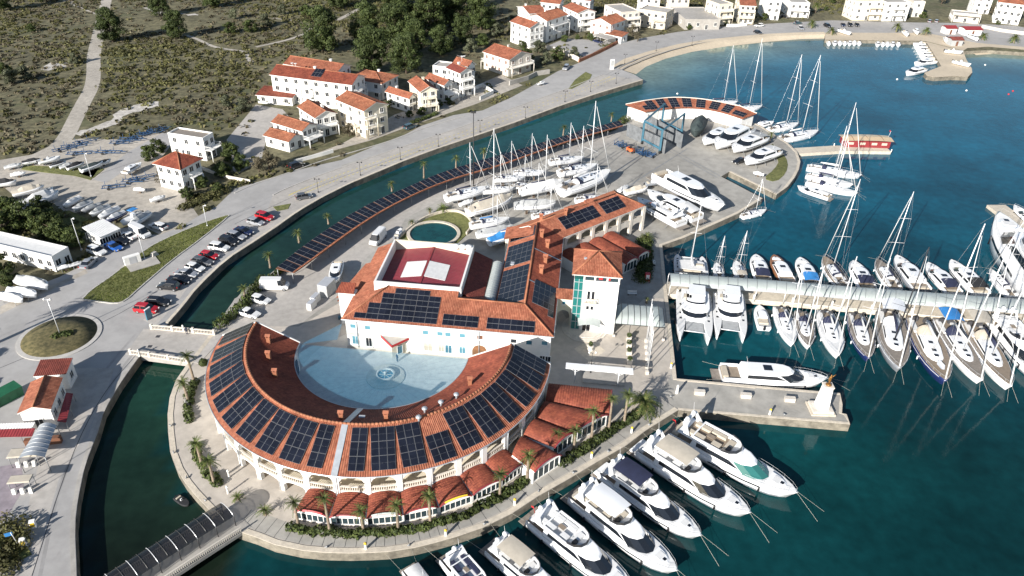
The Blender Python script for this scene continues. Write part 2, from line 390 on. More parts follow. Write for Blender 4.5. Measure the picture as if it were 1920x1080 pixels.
# --- water: one sheet to the horizon; colour follows depth (sand shallows, weed beds, canals)
can_up = [V((p.x, p.y)) for p in main_w[9:]] + [V((p.x, p.y)) for p in GP([(1206, 190), (1165, 226)])] + [V((p.x, p.y)) for p in cp_off] + [V((p.x, p.y)) for p in GP([(460, 540), (402, 615)])]
can_w = [V((p.x, p.y)) for p in main_w[:9]] + [V((p.x, p.y)) for p in ISLAND[:13]] + [V((p.x, p.y)) for p in GP([(440, 1250)])]
def build_water():
    xs = [-6000, -1500, -400, -130] + list(np.arange(-70, 262, 3.0)) + [300, 400, 1500, 6000]
    ys = [-3000, -500, 0, 30] + list(np.arange(50, 330, 3.0)) + [400, 700, 1500, 6000]
    bw = GP(BEACH_WATER, 0); bw2 = GP([(1800, 95), (1850, 92), (1920, 100), (2100, 108)], 0); bw = bw + []
    bt = np.array([(p.x, p.y) for p in resample(bw, 3)] + [(p.x, p.y) for p in resample(bw2, 3)])
    qt = np.array([(p.x, p.y) for p in resample(main_w[17:], 4)] + [(p.x, p.y) for p in resample(ISLAND[:25], 3)])
    vs = [(x, y, 0) for y in ys for x in xs]; nx = len(xs)
    fs = [(j * nx + i, j * nx + i + 1, (j + 1) * nx + i + 1, (j + 1) * nx + i) for j in range(len(ys) - 1) for i in range(nx - 1)]
    me = bpy.data.meshes.new('sea'); me.from_pydata(vs, [], fs)
    P = np.array(vs)[:, :2]; n = len(P)
    db = np.full(n, 1e9); 
    for q in bt: db = np.minimum(db, np.hypot(P[:, 0] - q[0], P[:, 1] - q[1]))
    col = np.zeros((n, 4)); col[:, 3] = 1
    deep_near = np.array([.003, .032, .036]); deep_far = np.array([.003, .084, .138])
    t = np.clip((P[:, 1] - 85) / 130, 0, 1)[:, None]; col[:, :3] = deep_near * (1 - t) + deep_far * t
    g = np.exp(-((P[:, 0] - 45) ** 2 + (P[:, 1] - 100) ** 2) / 900)[:, None]
    col[:, :3] += g * np.array([.0, .012, .010])
    s = np.clip(1 - db / 38, 0, 1)[:, None] ** 1.7; col[:, :3] = col[:, :3] * (1 - s) + s * np.array([.20, .26, .20])
    for k in range(n):
        x, y = P[k]
        if inpoly(x, y, can_w): f = min(1, max(0, (y - 60) / 40)); col[k, :3] = np.array([.009, .015, .010]) * (1 - f) + np.array([.011, .044, .030]) * f
        elif inpoly(x, y, can_up): f = min(1, max(0, (y - 130) / 110)); col[k, :3] = np.array([.013, .036, .027]) * (1 - f) + np.array([.009, .060, .064]) * f
    ca = me.color_attributes.new('depth_tint', 'FLOAT_COLOR', 'POINT'); ca.data.foreach_set('color', col.ravel())
    m = bpy.data.materials.new('sea'); m.use_nodes = True; t = m.node_tree; N = t.nodes; b = N['Principled BSDF']
    b.inputs['Roughness'].default_value = .07; b.inputs['IOR'].default_value = 1.33; b.inputs['Specular IOR Level'].default_value = .33
    at = N.new('ShaderNodeVertexColor'); at.layer_name = 'depth_tint'
    gm = N.new('ShaderNodeNewGeometry')
    n1 = N.new('ShaderNodeTexNoise'); n1.inputs['Scale'].default_value = .035; n1.inputs['Detail'].default_value = 6; n1.inputs['Roughness'].default_value = .55; L(t, gm.outputs['Position'], n1.inputs['Vector'])
    r = N.new('ShaderNodeMapRange'); r.inputs[1].default_value = .34; r.inputs[2].default_value = .62; r.inputs[3].default_value = .62; r.inputs[4].default_value = 1.22; L(t, n1.outputs['Fac'], r.inputs[0])
    n2 = N.new('ShaderNodeTexNoise'); n2.inputs['Scale'].default_value = .5; n2.inputs['Detail'].default_value = 5; L(t, gm.outputs['Position'], n2.inputs['Vector'])
    r2 = N.new('ShaderNodeMapRange'); r2.inputs[1].default_value = .3; r2.inputs[2].default_value = .7; r2.inputs[3].default_value = .82; r2.inputs[4].default_value = 1.18; L(t, n2.outputs['Fac'], r2.inputs[0])
    mm = N.new('ShaderNodeMath'); mm.operation = 'MULTIPLY'; L(t, r.outputs[0], mm.inputs[0]); L(t, r2.outputs[0], mm.inputs[1])
    mx = N.new('ShaderNodeVectorMath'); mx.operation = 'SCALE'; L(t, at.outputs[0], mx.inputs[0]); L(t, mm.outputs[0], mx.inputs['Scale']); L(t, mx.outputs[0], b.inputs['Base Color'])
    mp = N.new('ShaderNodeMapping'); mp.inputs['Rotation'].default_value = (0, 0, .5); mp.inputs['Scale'].default_value = (1, .45, 1); L(t, gm.outputs['Position'], mp.inputs[0])
    nb = N.new('ShaderNodeTexNoise'); nb.inputs['Scale'].default_value = .9; nb.inputs['Detail'].default_value = 4; L(t, mp.outputs[0], nb.inputs['Vector'])
    bp = N.new('ShaderNodeBump'); bp.inputs['Strength'].default_value = .22; bp.inputs['Distance'].default_value = .08; L(t, nb.outputs['Fac'], bp.inputs['Height']); L(t, bp.outputs[0], b.inputs['Normal'])
    me.materials.append(m); o = bpy.data.objects.new('sea', me); C.objects.link(o); o['kind'] = 'structure'
build_water()

# --- hinterland ground (scrub earth) as one sheet to the horizon
m = mat('scrub_ground', (.088, .082, .042), .95, .3, .5, col2=(.135, .122, .068), big=.22, bump=.5, bscale=1.5)
def patchy(name, base, second, s=.05):
    """two ground colours mixed in natural patches"""
    m = MATS[name]; t = m.node_tree; N = t.nodes; b = N['Principled BSDF']; src = b.inputs['Base Color'].links[0].from_socket
    g = N.new('ShaderNodeNewGeometry'); n = N.new('ShaderNodeTexNoise'); n.inputs['Scale'].default_value = s; n.inputs['Detail'].default_value = 8; n.inputs['Roughness'].default_value = .7; n.inputs['Distortion'].default_value = .6
    L(t, g.outputs['Position'], n.inputs['Vector']); r = N.new('ShaderNodeMapRange'); r.inputs[1].default_value = base; r.inputs[2].default_value = base + .12; L(t, n.outputs['Fac'], r.inputs[0])
    mx = N.new('ShaderNodeMix'); mx.data_type = 'RGBA'; L(t, r.outputs[0], mx.inputs['Factor']); L(t, src, mx.inputs['A']); mx.inputs['B'].default_value = (*second, 1); L(t, mx.outputs['Result'], b.inputs['Base Color'])
patchy('scrub_ground', .64, (.26, .23, .175), .06)
patchy('scrub_ground', .54, (.075, .085, .035), .03)
mat('asphalt', (.355, .345, .335), .9, .09, .35, big=.10, bump=.15)
patchy('asphalt', .62, (.29, .28, .272), .11)
mat('promenade', (.40, .375, .345), .9, .10, .9, big=.12, bump=.15)
mat('gravel', (.40, .365, .315), .95, .16, .7, big=.15, bump=.3)
mat('sand', (.52, .44, .33), .95, .08, 1.0, big=.08)
mat('kerb', (.46, .44, .41), .85, .1, 1)
mat('grass', (.095, .115, .028), .95, .25, 1.5, col2=(.15, .15, .05), big=.25, bump=.5)
mat('plaza', (.47, .425, .37), .85, .09, .8, big=.12, bump=.1)
mat('yard', (.33, .315, .285), .9, .14, .45, big=.2, bump=.15)
patchy('yard', .6, (.235, .225, .21), .14)
main_poly = [V((-3000, 20, 0)), V((-300, 0, 0))] + [main_w[0]] + main_w[1:] + beach_w[:] + far_w + [V((700, 250, 0)), V((5000, 300, 0)), V((5000, 6000, 0)), V((-5000, 6000, 0)), V((-5000, 20, 0))]
mb = MB(); mb.prism([(p.x, p.y) for p in main_poly], -3, LZ, 0, 1); struct('mainland', mb, ['quay_wall', 'scrub_ground'])
# beach
top = resample(GP(BEACH_TOP[1:], LZ - .03), 6); wat = resample(GP(BEACH_WATER, 0), 6)
mb = MB(); n = 60
def along(pts, k, n):
    Ls = [0]; 
    for a, b in zip(pts, pts[1:]): Ls.append(Ls[-1] + (b - a).length)
    d = Ls[-1] * k / n
    for i in range(len(pts) - 1):
        if d <= Ls[i + 1] + 1e-6: return pts[i].lerp(pts[i + 1], (d - Ls[i]) / max(1e-6, Ls[i + 1] - Ls[i]))
    return pts[-1].copy()
rows = []
for k in range(n + 1):
    a = along(top, k, n); b = along(wat, k, n); d = (b - a); d.z = 0; d.normalize()
    rows.append([a - d * 3 + V((0, 0, .06)), a + V((0, 0, .04)), b.lerp(a, .45) + V((0, 0, .0)), V((b.x, b.y, .02)), b + d * 4 + V((0, 0, -.5))])
mb.loft(rows, 0, False, False, closed=False, sm=True); struct('beach', mb, 'sand')
mb = MB(); bt = GP([(1808, 78), (1850, 82), (1920, 88), (2100, 94)], LZ); bb = GP([(1806, 97), (1850, 94), (1920, 100), (2100, 108)], 0)
mb.loft([[p + V((0, 0, .012)), V((p.x, p.y, 0)).lerp(V((q.x, q.y, 0)), .5) + V((0, 0, LZ + .008)), V((q.x, q.y, LZ + .008)), q + V((4, -6, -.4))] for p, q in zip(bt, bb)], 0, False, False, closed=False); struct('beach', mb, 'sand')
# coast road and forecourts
PAVED = GP([(140, 1250)] + [(x, y) for x, y in CANAL_M[1:]] + BEACH_TOP + [(1640, 68), (1738, 66), (1850, 84), (1920, 90), (2100, 98), (2100, 70), (1990, 62), (1900, 48), (1800, 43), (1700, 42), (1560, 38), (1450, 44), (1350, 50), (1270, 60), (1200, 72), (1160, 82), (1125, 100), (1085, 118), (1045, 134), (1000, 160), (960, 182), (905, 207), (850, 216), (790, 236), (760, 252), (700, 275), (640, 300), (560, 318), (520, 330), (470, 345), (440, 354), (405, 388), (372, 405), (340, 425), (300, 440), (270, 440), (250, 425), (200, 432), (190, 470), (150, 500), (110, 520), (0, 560), (-150, 620), (-200, 1250)])
sheet('coast_road', PAVED, LZ + .004, 0, 'asphalt')
KERB = smooth_line(GP([(512, 366), (530, 356), (605, 326), (705, 292), (767, 271), (860, 240), (960, 203), (1065, 166), (1130, 140)]), 2)
canal_edge = [V((p.x, p.y, LZ)) for p in main_w[12:]]
sheet('promenade', KERB + [V((p.x, p.y, LZ)) for p in reversed(main_w[13:])] + GP([(470, 440), (495, 412)]), LZ + .008, 0, 'promenade')
struct('kerb', strip('kerb', KERB, .3, LZ, 'kerb', .13), 'kerb')
struct('kerb', strip('kerb', smooth_line(GP([(440, 362), (480, 344), (540, 325), (605, 301), (667, 284), (740, 262), (800, 238), (870, 218)]), 2), .3, LZ, 'kerb', .13), 'kerb')
struct('quay_edge', strip('quay_edge', offset_line(smooth_line([V(p) for p in main_w[9:]], 1), .35), .6, LZ, 'concrete', .09), 'stone')
struct('quay_edge', strip('quay_edge', offset_line(smooth_line([V(p) for p in main_w[:9]], 1), .35), .6, LZ, 'concrete', .09), 'concrete')
sheet('gravel_yard', GP([(-60, 312), (0, 300), (60, 290), (105, 268), (150, 260), (240, 262), (310, 245), (335, 252), (300, 300), (330, 330), (345, 365), (372, 405), (340, 425), (300, 440), (250, 415), (190, 395), (120, 400), (100, 380), (60, 395), (0, 345), (-60, 350)]), LZ + .012, 0, 'gravel')
sheet('concrete_lane', GP([(175, 337), (200, 343), (262, 300), (330, 268), (312, 245), (240, 285)]), LZ + .018, 0, 'asphalt')
struct('dirt_track', strip('dirt_track', smooth_line(GP([(206, -40), (200, 0), (188, 50), (182, 75), (175, 105), (176, 140), (172, 165), (155, 195), (140, 225), (122, 262), (90, 288), (30, 312)]), 2), 4.6, LZ + .016, 'gravel'), 'gravel')
for pts, wd in (([(120, 2), (170, 22), (205, 38)], 1.2), ([(350, 66), (372, 74), (400, 88), (430, 93), (460, 96), (466, 112), (475, 118)], 1.6), ([(480, 88), (540, 75), (575, 62), (582, 52)], 1.6), ([(632, 38), (660, 24), (690, 8)], 2.2), ([(120, 0), (145, 6)], 2), ([(700, 16), (760, 20)], 1.5), ([(500, 32), (560, 40), (590, 38)], 1.2)):
    struct('footpath', strip('footpath', smooth_line(GP(pts), 2), wd, LZ + .014, 'gravel'), 'gravel')
mat('limestone', (.47, .44, .40), .95, .25, .8, big=.15, bump=.5)
for P in ([(142, 248), (175, 240), (205, 226), (225, 206), (262, 194), (292, 189), (299, 199), (272, 208), (240, 212), (215, 236), (190, 244), (160, 256)], [(95, 118), (120, 116), (128, 124), (100, 132), (80, 128)], [(265, 12), (300, 20), (352, 25), (380, 30), (340, 28), (290, 24)]):
    sheet('bare_rock', [p + V((rnd.uniform(-.8, .8), rnd.uniform(-1.5, 1.5), 0)) for p in smooth_line(GP(P), 2)], LZ + .02 + .002 * len(P), 0, 'limestone')
# house plots (driveways, yards) beside the road
sheet('courtyard_paving', GP([(425, 262), (480, 196), (530, 205), (545, 222), (505, 240), (490, 300), (440, 330)]), LZ + .022, 0, 'promenade')
sheet('courtyard_paving', GP([(560, 300), (700, 262), (770, 236), (890, 196), (980, 160), (940, 140), (870, 170), (740, 215), (640, 270)]), LZ + .024, 0, 'gravel')
# harbour quay far right and its jetty
mb = MB(); mb.prism([(p.x, p.y) for p in GP([(1547, 61), (1547, 74), (1640, 75), (1736, 77), (1806, 95), (1830, 80), (1738, 62)])], LZ - .2, LZ + .02); struct('harbour_quay', mb, 'sand')
mb = MB(); mb.prism([(p.x, p.y) for p in GP(JETTY)], LZ - .2, LZ + .028); struct('harbour_jetty', mb, 'sand')
# roundabout and verges
RC = G(112, 631); 
mb = MB(); mb.lathe([(7.0, 0), (7.0, .13), (6.2, .14), (6.2, 0)], (RC.x, RC.y, LZ), 48, sm=False); struct('roundabout_kerb', mb, 'kerb')
mb = MB(); mb.lathe([(6.2, 0), (6.2, .15), (3, .25), (.1, .3)], (RC.x, RC.y, LZ), 48); mat('grass_dry', (.075, .072, .028), .95, .3, 1.2, col2=(.12, .10, .045), big=.25, bump=.5); struct('roundabout_lawn', mb, 'grass_dry')
VERGE = smooth_line(GP([(154, 562), (185, 566), (217, 570), (235, 565), (261, 541), (325, 486), (375, 450), (432, 404), (425, 404), (387, 416), (325, 441), (275, 466), (225, 506), (200, 525), (170, 545), (154, 562)]), 1)
mb = MB(); mb.prism([(p.x, p.y) for p in VERGE[:-1]], LZ, LZ + .10); struct('grass_verge', mb, 'grass')
struct('kerb', strip('kerb', VERGE, .25, LZ, 'kerb', .16), 'kerb')
for P in ([(40, 318), (70, 322), (140, 330), (170, 338), (185, 318), (150, 315), (45, 310)], [(148, 326), (175, 334), (195, 318), (180, 310)], [(512, 388), (545, 382), (540, 392), (520, 396)], [(1066, 166), (1078, 150), (1098, 135), (1110, 140), (1105, 150), (1072, 167)], [(0, 1000), (30, 990), (60, 1040), (0, 1070), (-60, 1080)], [(95, 400), (130, 395), (185, 420), (150, 432), (100, 430)]):
    mb = MB(); mb.prism([(p.x, p.y) for p in GP(P)], LZ, LZ + .09); struct('grass_verge', mb, 'grass')
# --- the marina island
mb = MB(); mb.prism([(p.x, p.y) for p in ISLAND], -3, LZ, 0, 1); struct('marina_island', mb, ['quay_wall', 'yard'])
isl_s = [V(p) for p in ISLAND[:31]]
struct('quay_edge', strip('quay_edge', offset_line(isl_s, .45), .8, LZ, 'stone', .07), 'stone')
struct('quay_edge', strip('quay_edge', offset_line([V(p) for p in ISLAND[37:45]], .4), .7, LZ, 'stone', .07), 'stone')
struct('quay_edge', strip('quay_edge', offset_line([V(p) for p in ISLAND[46:56]], .4), .7, LZ, 'stone', .07), 'stone')
struct('quay_edge', strip('quay_edge', offset_line([V(p) for p in ISLAND[30:39]], .3), .5, LZ, 'stone', .05), 'stone')
PL = [V(p) for p in offset_line(isl_s, .95)][3:30]
sheet('promenade', PL + GP([(1260, 700), (1244, 560), (1210, 558), (1165, 600), (1075, 620), (1040, 560), (650, 560), (560, 612), (440, 612), (398, 640)]), LZ + .006, 0, 'plaza')
qs = smooth_line(offset_line([V(p) for p in ISLAND[12:31]], 2.4), 1)
struct('quay_band', strip('quay_band', qs, 2.7, LZ + .012, 'concrete'), 'yard')
for a_, b_ in zip(offset_line(resample(qs, 5.5), 1.4), offset_line(resample(qs, 5.5), -1.4)): struct('slab_joint', strip('slab_joint', [a_, b_], .07, LZ + .016, 'dark'), 'dark')
sheet('service_road', GP([(402, 622), (440, 560), (520, 515), (600, 480), (692, 415), (742, 386), (867, 334), (960, 304), (1100, 262), (1165, 245), (1160, 270), (1000, 300), (900, 345), (830, 372), (760, 410), (738, 450), (690, 480), (640, 550), (560, 610), (440, 615)]), LZ + .009, 0, 'promenade')
# ================================================================== MARINA BUILDINGS
def ray(px, py): return (_f * FPX + _r * (px - 960) - _u * (py - 540)).normalized()
def hit(px, py, p0, n):
    """point of a vertical wall plane (p0, normal n) seen at a photo position"""
    d = ray(px, py); o = V((0, 0, CAMH)); p0 = V(p0); n = V(n)
    return o + d * ((p0 - o).dot(n) / d.dot(n))
_cache = {}
def win_mesh(w, h, pane='window', frame='white', mull=1, sill=True):
    k = (round(w, 2), round(h, 2), pane, frame, mull)
    if k in _cache: return _cache[k]
    mb = MB(); t = min(.09, w * .1)      # local: x right, y out of the wall, z up, origin at the centre
    for sx in (-1, 1): mb.box((sx * (w / 2 - t / 2), .03, 0), (t, .12, h), m=0)
    for sz in (-1, 1): mb.box((0, .03, sz * (h / 2 - t / 2)), (w - 2 * t, .118, t), m=0)
    for j in range(mull): mb.box((-w / 2 + w * (j + 1) / (mull + 1), .025, 0), (t * .7, .1, h - 2 * t), m=0)
    if sill: mb.box((0, .1, -h / 2 - .05), (w + .2, .26, .08), m=0)
    mb.box((0, -.0, 0), (w - t, .06, h - t), m=1)
    _cache[k] = mb.mesh('window', [frame, pane]); return _cache[k]
def window(root, p, nrm_az, w, h, pane='window', frame='white', mull=1, name='window', sill=True):
    """p in world metres; nrm_az = direction the wall faces"""
    o = bpy.data.objects.new(name, win_mesh(w, h, pane, frame, mull, sill)); C.objects.link(o); o.parent = root
    M = minv(root if root.parent is None else root.parent) @ (Matrix.Translation(p) @ Matrix.Rotation(nrm_az - PI / 2, 4, 'Z'))
    o.location = M.to_translation(); o.rotation_euler = M.to_euler(); return o
def module_mesh(w, h):
    """photovoltaic module w x h in its own plane (x,y), z out: frame, two half-cell fields"""
    k = ('pv', w, h)
    if k in _cache: return _cache[k]
    mb = MB(); f = .022; z = .05
    mb.box((0, 0, z / 2), (w, h, z), m=1)
    lx, ly = w / 2 - f, h / 2 - f
    if h >= w:
        for s in (-1, 1): mb.poly([(-lx, s * .006 if s > 0 else -ly, z + .004), (lx, s * .006 if s > 0 else -ly, z + .004), (lx, ly if s > 0 else -.006, z + .004), (-lx, ly if s > 0 else -.006, z + .004)], 0)
    else:
        for s in (-1, 1): mb.poly([(.006 if s > 0 else -lx, -ly, z + .004), (lx if s > 0 else -.006, -ly, z + .004), (lx if s > 0 else -.006, ly, z + .004), (.006 if s > 0 else -lx, ly, z + .004)], 0)
    _cache[k] = mb.mesh('solar_panel', ['pv', 'pvframe']); return _cache[k]
def modules(root, origin, u, v, nu, nv, w, h, gap=.03, skip=(), off=.12, local=True):
    """grid of modules; origin, u, v in the root's local space (u,v orthonormal on the roof)"""
    u, v = V(u).normalized(), V(v).normalized(); n = u.cross(v)
    if n.z < 0: n = -n
    R = Matrix((u, v, u.cross(v))).transposed(); me = module_mesh(w, h)
    for j in range(nv):
        for i in range(nu):
            if (i, j) in skip: continue
            p = V(origin) + u * ((w + gap) * (i + .5)) + v * ((h + gap) * (j + .5)) + n * off
            o = bpy.data.objects.new('solar_panel', me); C.objects.link(o); o.parent = root; o.location = p; o.rotation_euler = R.to_euler()
def chimney(roof, root, p, sun=0, s=1.0):
    """p in root-local coordinates at roof level"""
    mb = MB(); x, y, z = p
    mb.box((x, y, z + .35 * s), (.62 * s, .62 * s, 1.5 * s), m=0); mb.box((x, y, z + 1.12 * s), (.78 * s, .78 * s, .1), m=1)
    for sx in (-1, 1):
        for sy in (-1, 1): mb.box((x + sx * .26 * s, y + sy * .26 * s, z + 1.3 * s), (.14 * s, .14 * s, .3 * s), m=0)
    mb.poly([(x - .45 * s, y - .45 * s, z + 1.45 * s), (x + .45 * s, y - .45 * s, z + 1.45 * s), (x + .45 * s, y, z + 1.75 * s), (x - .45 * s, y, z + 1.75 * s)], 1)
    mb.poly([(x + .45 * s, y + .45 * s, z + 1.45 * s), (x - .45 * s, y + .45 * s, z + 1.45 * s), (x - .45 * s, y, z + 1.75 * s), (x + .45 * s, y, z + 1.75 * s)], 1)
    for sx in (-1, 1): mb.poly([(x + sx * .45 * s, y - .45 * s, z + 1.45 * s), (x + sx * .45 * s, y, z + 1.75 * s), (x + sx * .45 * s, y + .45 * s, z + 1.45 * s)], 0)
    return part(roof, 'chimney', mb, ['tile_old', 'tile'])
def arch_strip(mb, P, z1, zs, zc, th, m=0, K=10, inn=None):
    """wall above an arch opening between P(0) and P(1): P(t)-> (outer xy, inner xy)"""
    prev = None
    for k in range(K + 1):
        t = k / K; z = zs + (zc - zs) * math.sqrt(max(0, 1 - (2 * t - 1) ** 2)); o, i = P(t)
        cur = (V((*o, z)), V((*o, z1)), V((*i, z)), V((*i, z1)))
        if prev:
            mb.poly([prev[0], cur[0], cur[1], prev[1]], m); mb.poly([prev[2], prev[3], cur[3], cur[2]], m); mb.poly([prev[0], prev[2], cur[2], cur[0]], m)
        prev = cur
# ---------------------------------------------------------------- crescent building round the courtyard
RCX, RCY = -21.3, 99.2; RI, RR, RO = 14.5, 21.5, 28.1; ZE, ZR = 5.7, 9.2
PH0, PH1 = math.radians(174.5), math.radians(355.2)
ring = thing('crescent_building', 'big white crescent building with tiled roof full of solar panels', 'building', (RCX, RCY, LZ))
def pol(r, a, z): return V((r * math.cos(a), r * math.sin(a), z))
def ring_roof(r0, z0, r1, z1, m, name, a0=PH0, a1=PH1):
    mb = MB(); N = int((a1 - a0) * max(r0, r1) / .34 * 4); prof = (0, .75, 1, .75); prev = None; ln = math.hypot(r1 - r0, z1 - z0)
    for k in range(N + 1):
        a = a0 + (a1 - a0) * k / N; h = .07 * prof[k % 4]
        A, B = pol(r0, a, z0 + h), pol(r1, a, z1 + h); x = a * 22
        if prev: mb.poly([prev[0], A, B, prev[1]] if r0 > r1 else [prev[1], B, A, prev[0]], 0, [(prev[2], 0), (x, 0), (x, ln), (prev[2], ln)] if r0 > r1 else [(prev[2], ln), (x, ln), (x, 0), (prev[2], 0)], sm=True)
        prev = (A, B, x)
    K = 90
    mb.loft([[pol(r0, a, z0 - .02), pol(r1, a, z1 - .02), pol(r1, a, z1 - .2), pol(r0, a, z0 - .2)] for a in [a0 + (a1 - a0) * k / K for k in range(K + 1)]], 1)
    return part(ring, name, mb, [m, 'white'])
GUT = math.radians(360 - 94.5)
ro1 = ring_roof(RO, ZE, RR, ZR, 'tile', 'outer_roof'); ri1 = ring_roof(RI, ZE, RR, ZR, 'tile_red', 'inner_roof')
def arc_pts(r, z, n=90, a0=PH0, a1=PH1): return [pol(r, a0 + (a1 - a0) * k / n, z) for k in range(n + 1)]
part(ring, 'ridge_tiles', MB().path(arc_pts(RR, ZR + .08, 120), .2, 6), 'tile_old')
part(ring, 'gutter', MB().path(arc_pts(RO + .06, ZE + .0, 120), .09, 5), 'zinc'); part(ring, 'gutter', MB().path(arc_pts(RI - .06, ZE, 90), .08, 5), 'zinc')
g1 = MB(); gd = V((-math.sin(GUT), math.cos(GUT), 0)) * .45
for r0, z0, r1, z1 in ((RO + .1, ZE, RR, ZR), (RI, ZE, RR, ZR)):
    a, b = pol(r0, GUT, z0 + .12), pol(r1, GUT, z1 + .14); g1.poly([a - gd, a + gd, b + gd, b - gd]); g1.poly([a - gd - V((0, 0, .1)), a - gd, b - gd, b - gd - V((0, 0, .1))]); g1.poly([a + gd, a + gd - V((0, 0, .1)), b + gd - V((0, 0, .1)), b + gd])
part(ring, 'box_gutter', g1, 'zinc')
for a in (PH0, PH1):                                       # verge boards and end walls
    mb = MB(); s = 1 if a == PH1 else -1
    t = V((-math.sin(a), math.cos(a), 0)) * s
    pr = [pol(RO + .05, a, ZE - .2), pol(RR, a, ZR - .18), pol(RI - .05, a, ZE - .2)]
    q = [p + V((0, 0, .36)) for p in pr]
    for k in (0, 1): mb.loft([[pr[k], pr[k] + t * .2, q[k] + t * .2, q[k]], [pr[k + 1], pr[k + 1] + t * .2, q[k + 1] + t * .2, q[k + 1]]])
    part(ring, 'verge_board', mb, 'white')
    mb = MB(); i = [pol(27.4, a, 0), pol(RI + .5, a, 0), pol(RI + .5, a, ZE - .1), pol(RR, a, ZR - .3), pol(27.4, a, ZE - .1)]
    mb.loft([[p - t * .6 for p in i], [p - t * .25 for p in i]]); part(ring, 'end_wall', mb, 'white')
# arrays of modules lie radially on the outer slope
sl_u = math.atan2(ZR - ZE, RO - RR)
def ring_array(deg, cols, r_in=21.95, rows=3):
    a = math.radians(deg); out = V((math.cos(a), math.sin(a), 0)); tan = V((-math.sin(a), math.cos(a), 0)); v = (-out * math.cos(sl_u) + V((0, 0, math.sin(sl_u)))).normalized()
    w, h, g = 1.08, 2.02, .04; wd = cols * (w + g)
    Lr = rows * (h + g); r_out = r_in + Lr * math.cos(sl_u); z = ZR - (r_out - RR) * math.tan(sl_u)
    sag = r_out - math.sqrt(r_out ** 2 - (wd / 2) ** 2)
    o = out * r_out + V((0, 0, z)) - tan * (wd / 2)
    modules(ring, o, tan, v, cols, rows, w, h, g, off=.17)
for d in (178.2, 187.6, 196.4, 205.4, 214.4, 223.6, 232.8, 242.0, 251.2): ring_array(d, 3)
ring_array(259.2, 2); ring_array(271.4, 2)
for d in (279.4, 288.4): ring_array(d, 3)
ring_array(297.4, 3, 24.1, 2)
for d in (306.6, 315.8, 325.0, 334.2, 343.4, 351.6): ring_array(d, 3)
for deg, r in ((184, 18.6), (197, 18.2), (212, 17.9), (262, 19.6), (281, 19.5), (326, 18.4)): p = pol(r, math.radians(deg), ZE + (r - RI) * .5); chimney(ri1, ring, p, s=.95)
for deg, r in ((313, 19.8), (305, 19.8), (297, 20.2), (293, 22.0)):
    p = pol(r, math.radians(deg), ZR - abs(r - RR) * .5); mb = MB(); mb.tube(p, p + V((0, 0, .9)), .16, .16, 8); mb.lathe([(.45, 0), (.45, .12), (.15, .35)], p + V((0, 0, .85)), 8); part(ri1, 'vent_pipe', mb, 'zinc')
p = pol(18.4, math.radians(270), ZE + 3.9 * .5); mb = MB(); mb.box(p + V((0, 0, .15)), (.9, .5, .25)); part(ri1, 'skylight', mb, 'alu')
# walls and arcades, bay by bay
RW = 27.75; BAY = math.radians(9); ZF = 2.45
mb = MB(); K = 90; mb.loft([[pol(24.2, a, 0), pol(24.5, a, 0), pol(24.5, a, ZE - .15), pol(24.2, a, ZE - .15)] for a in [PH0 + .02 + (PH1 - PH0 - .04) * k / K for k in range(K + 1)]]); part(ring, 'back_wall', mb, 'cream')
mb = MB(); mb.loft([[pol(24.52, a, ZF - .3), pol(RW - .02, a, ZF - .3), pol(RW - .02, a, ZF), pol(24.52, a, ZF)] for a in [PH0 + .03 + (PH1 - PH0 - .06) * k / K for k in range(K + 1)]]); part(ring, 'gallery_floor', mb, 'cream')
mb = MB(); mb.loft([[pol(RI + .5, a, 0), pol(RI + .8, a, 0), pol(RI + .8, a, ZE - .1), pol(RI + .5, a, ZE - .1)] for a in [PH0 + .02 + (PH1 - PH0 - .04) * k / K for k in range(K + 1)]]); part(ring, 'courtyard_wall', mb, 'white')
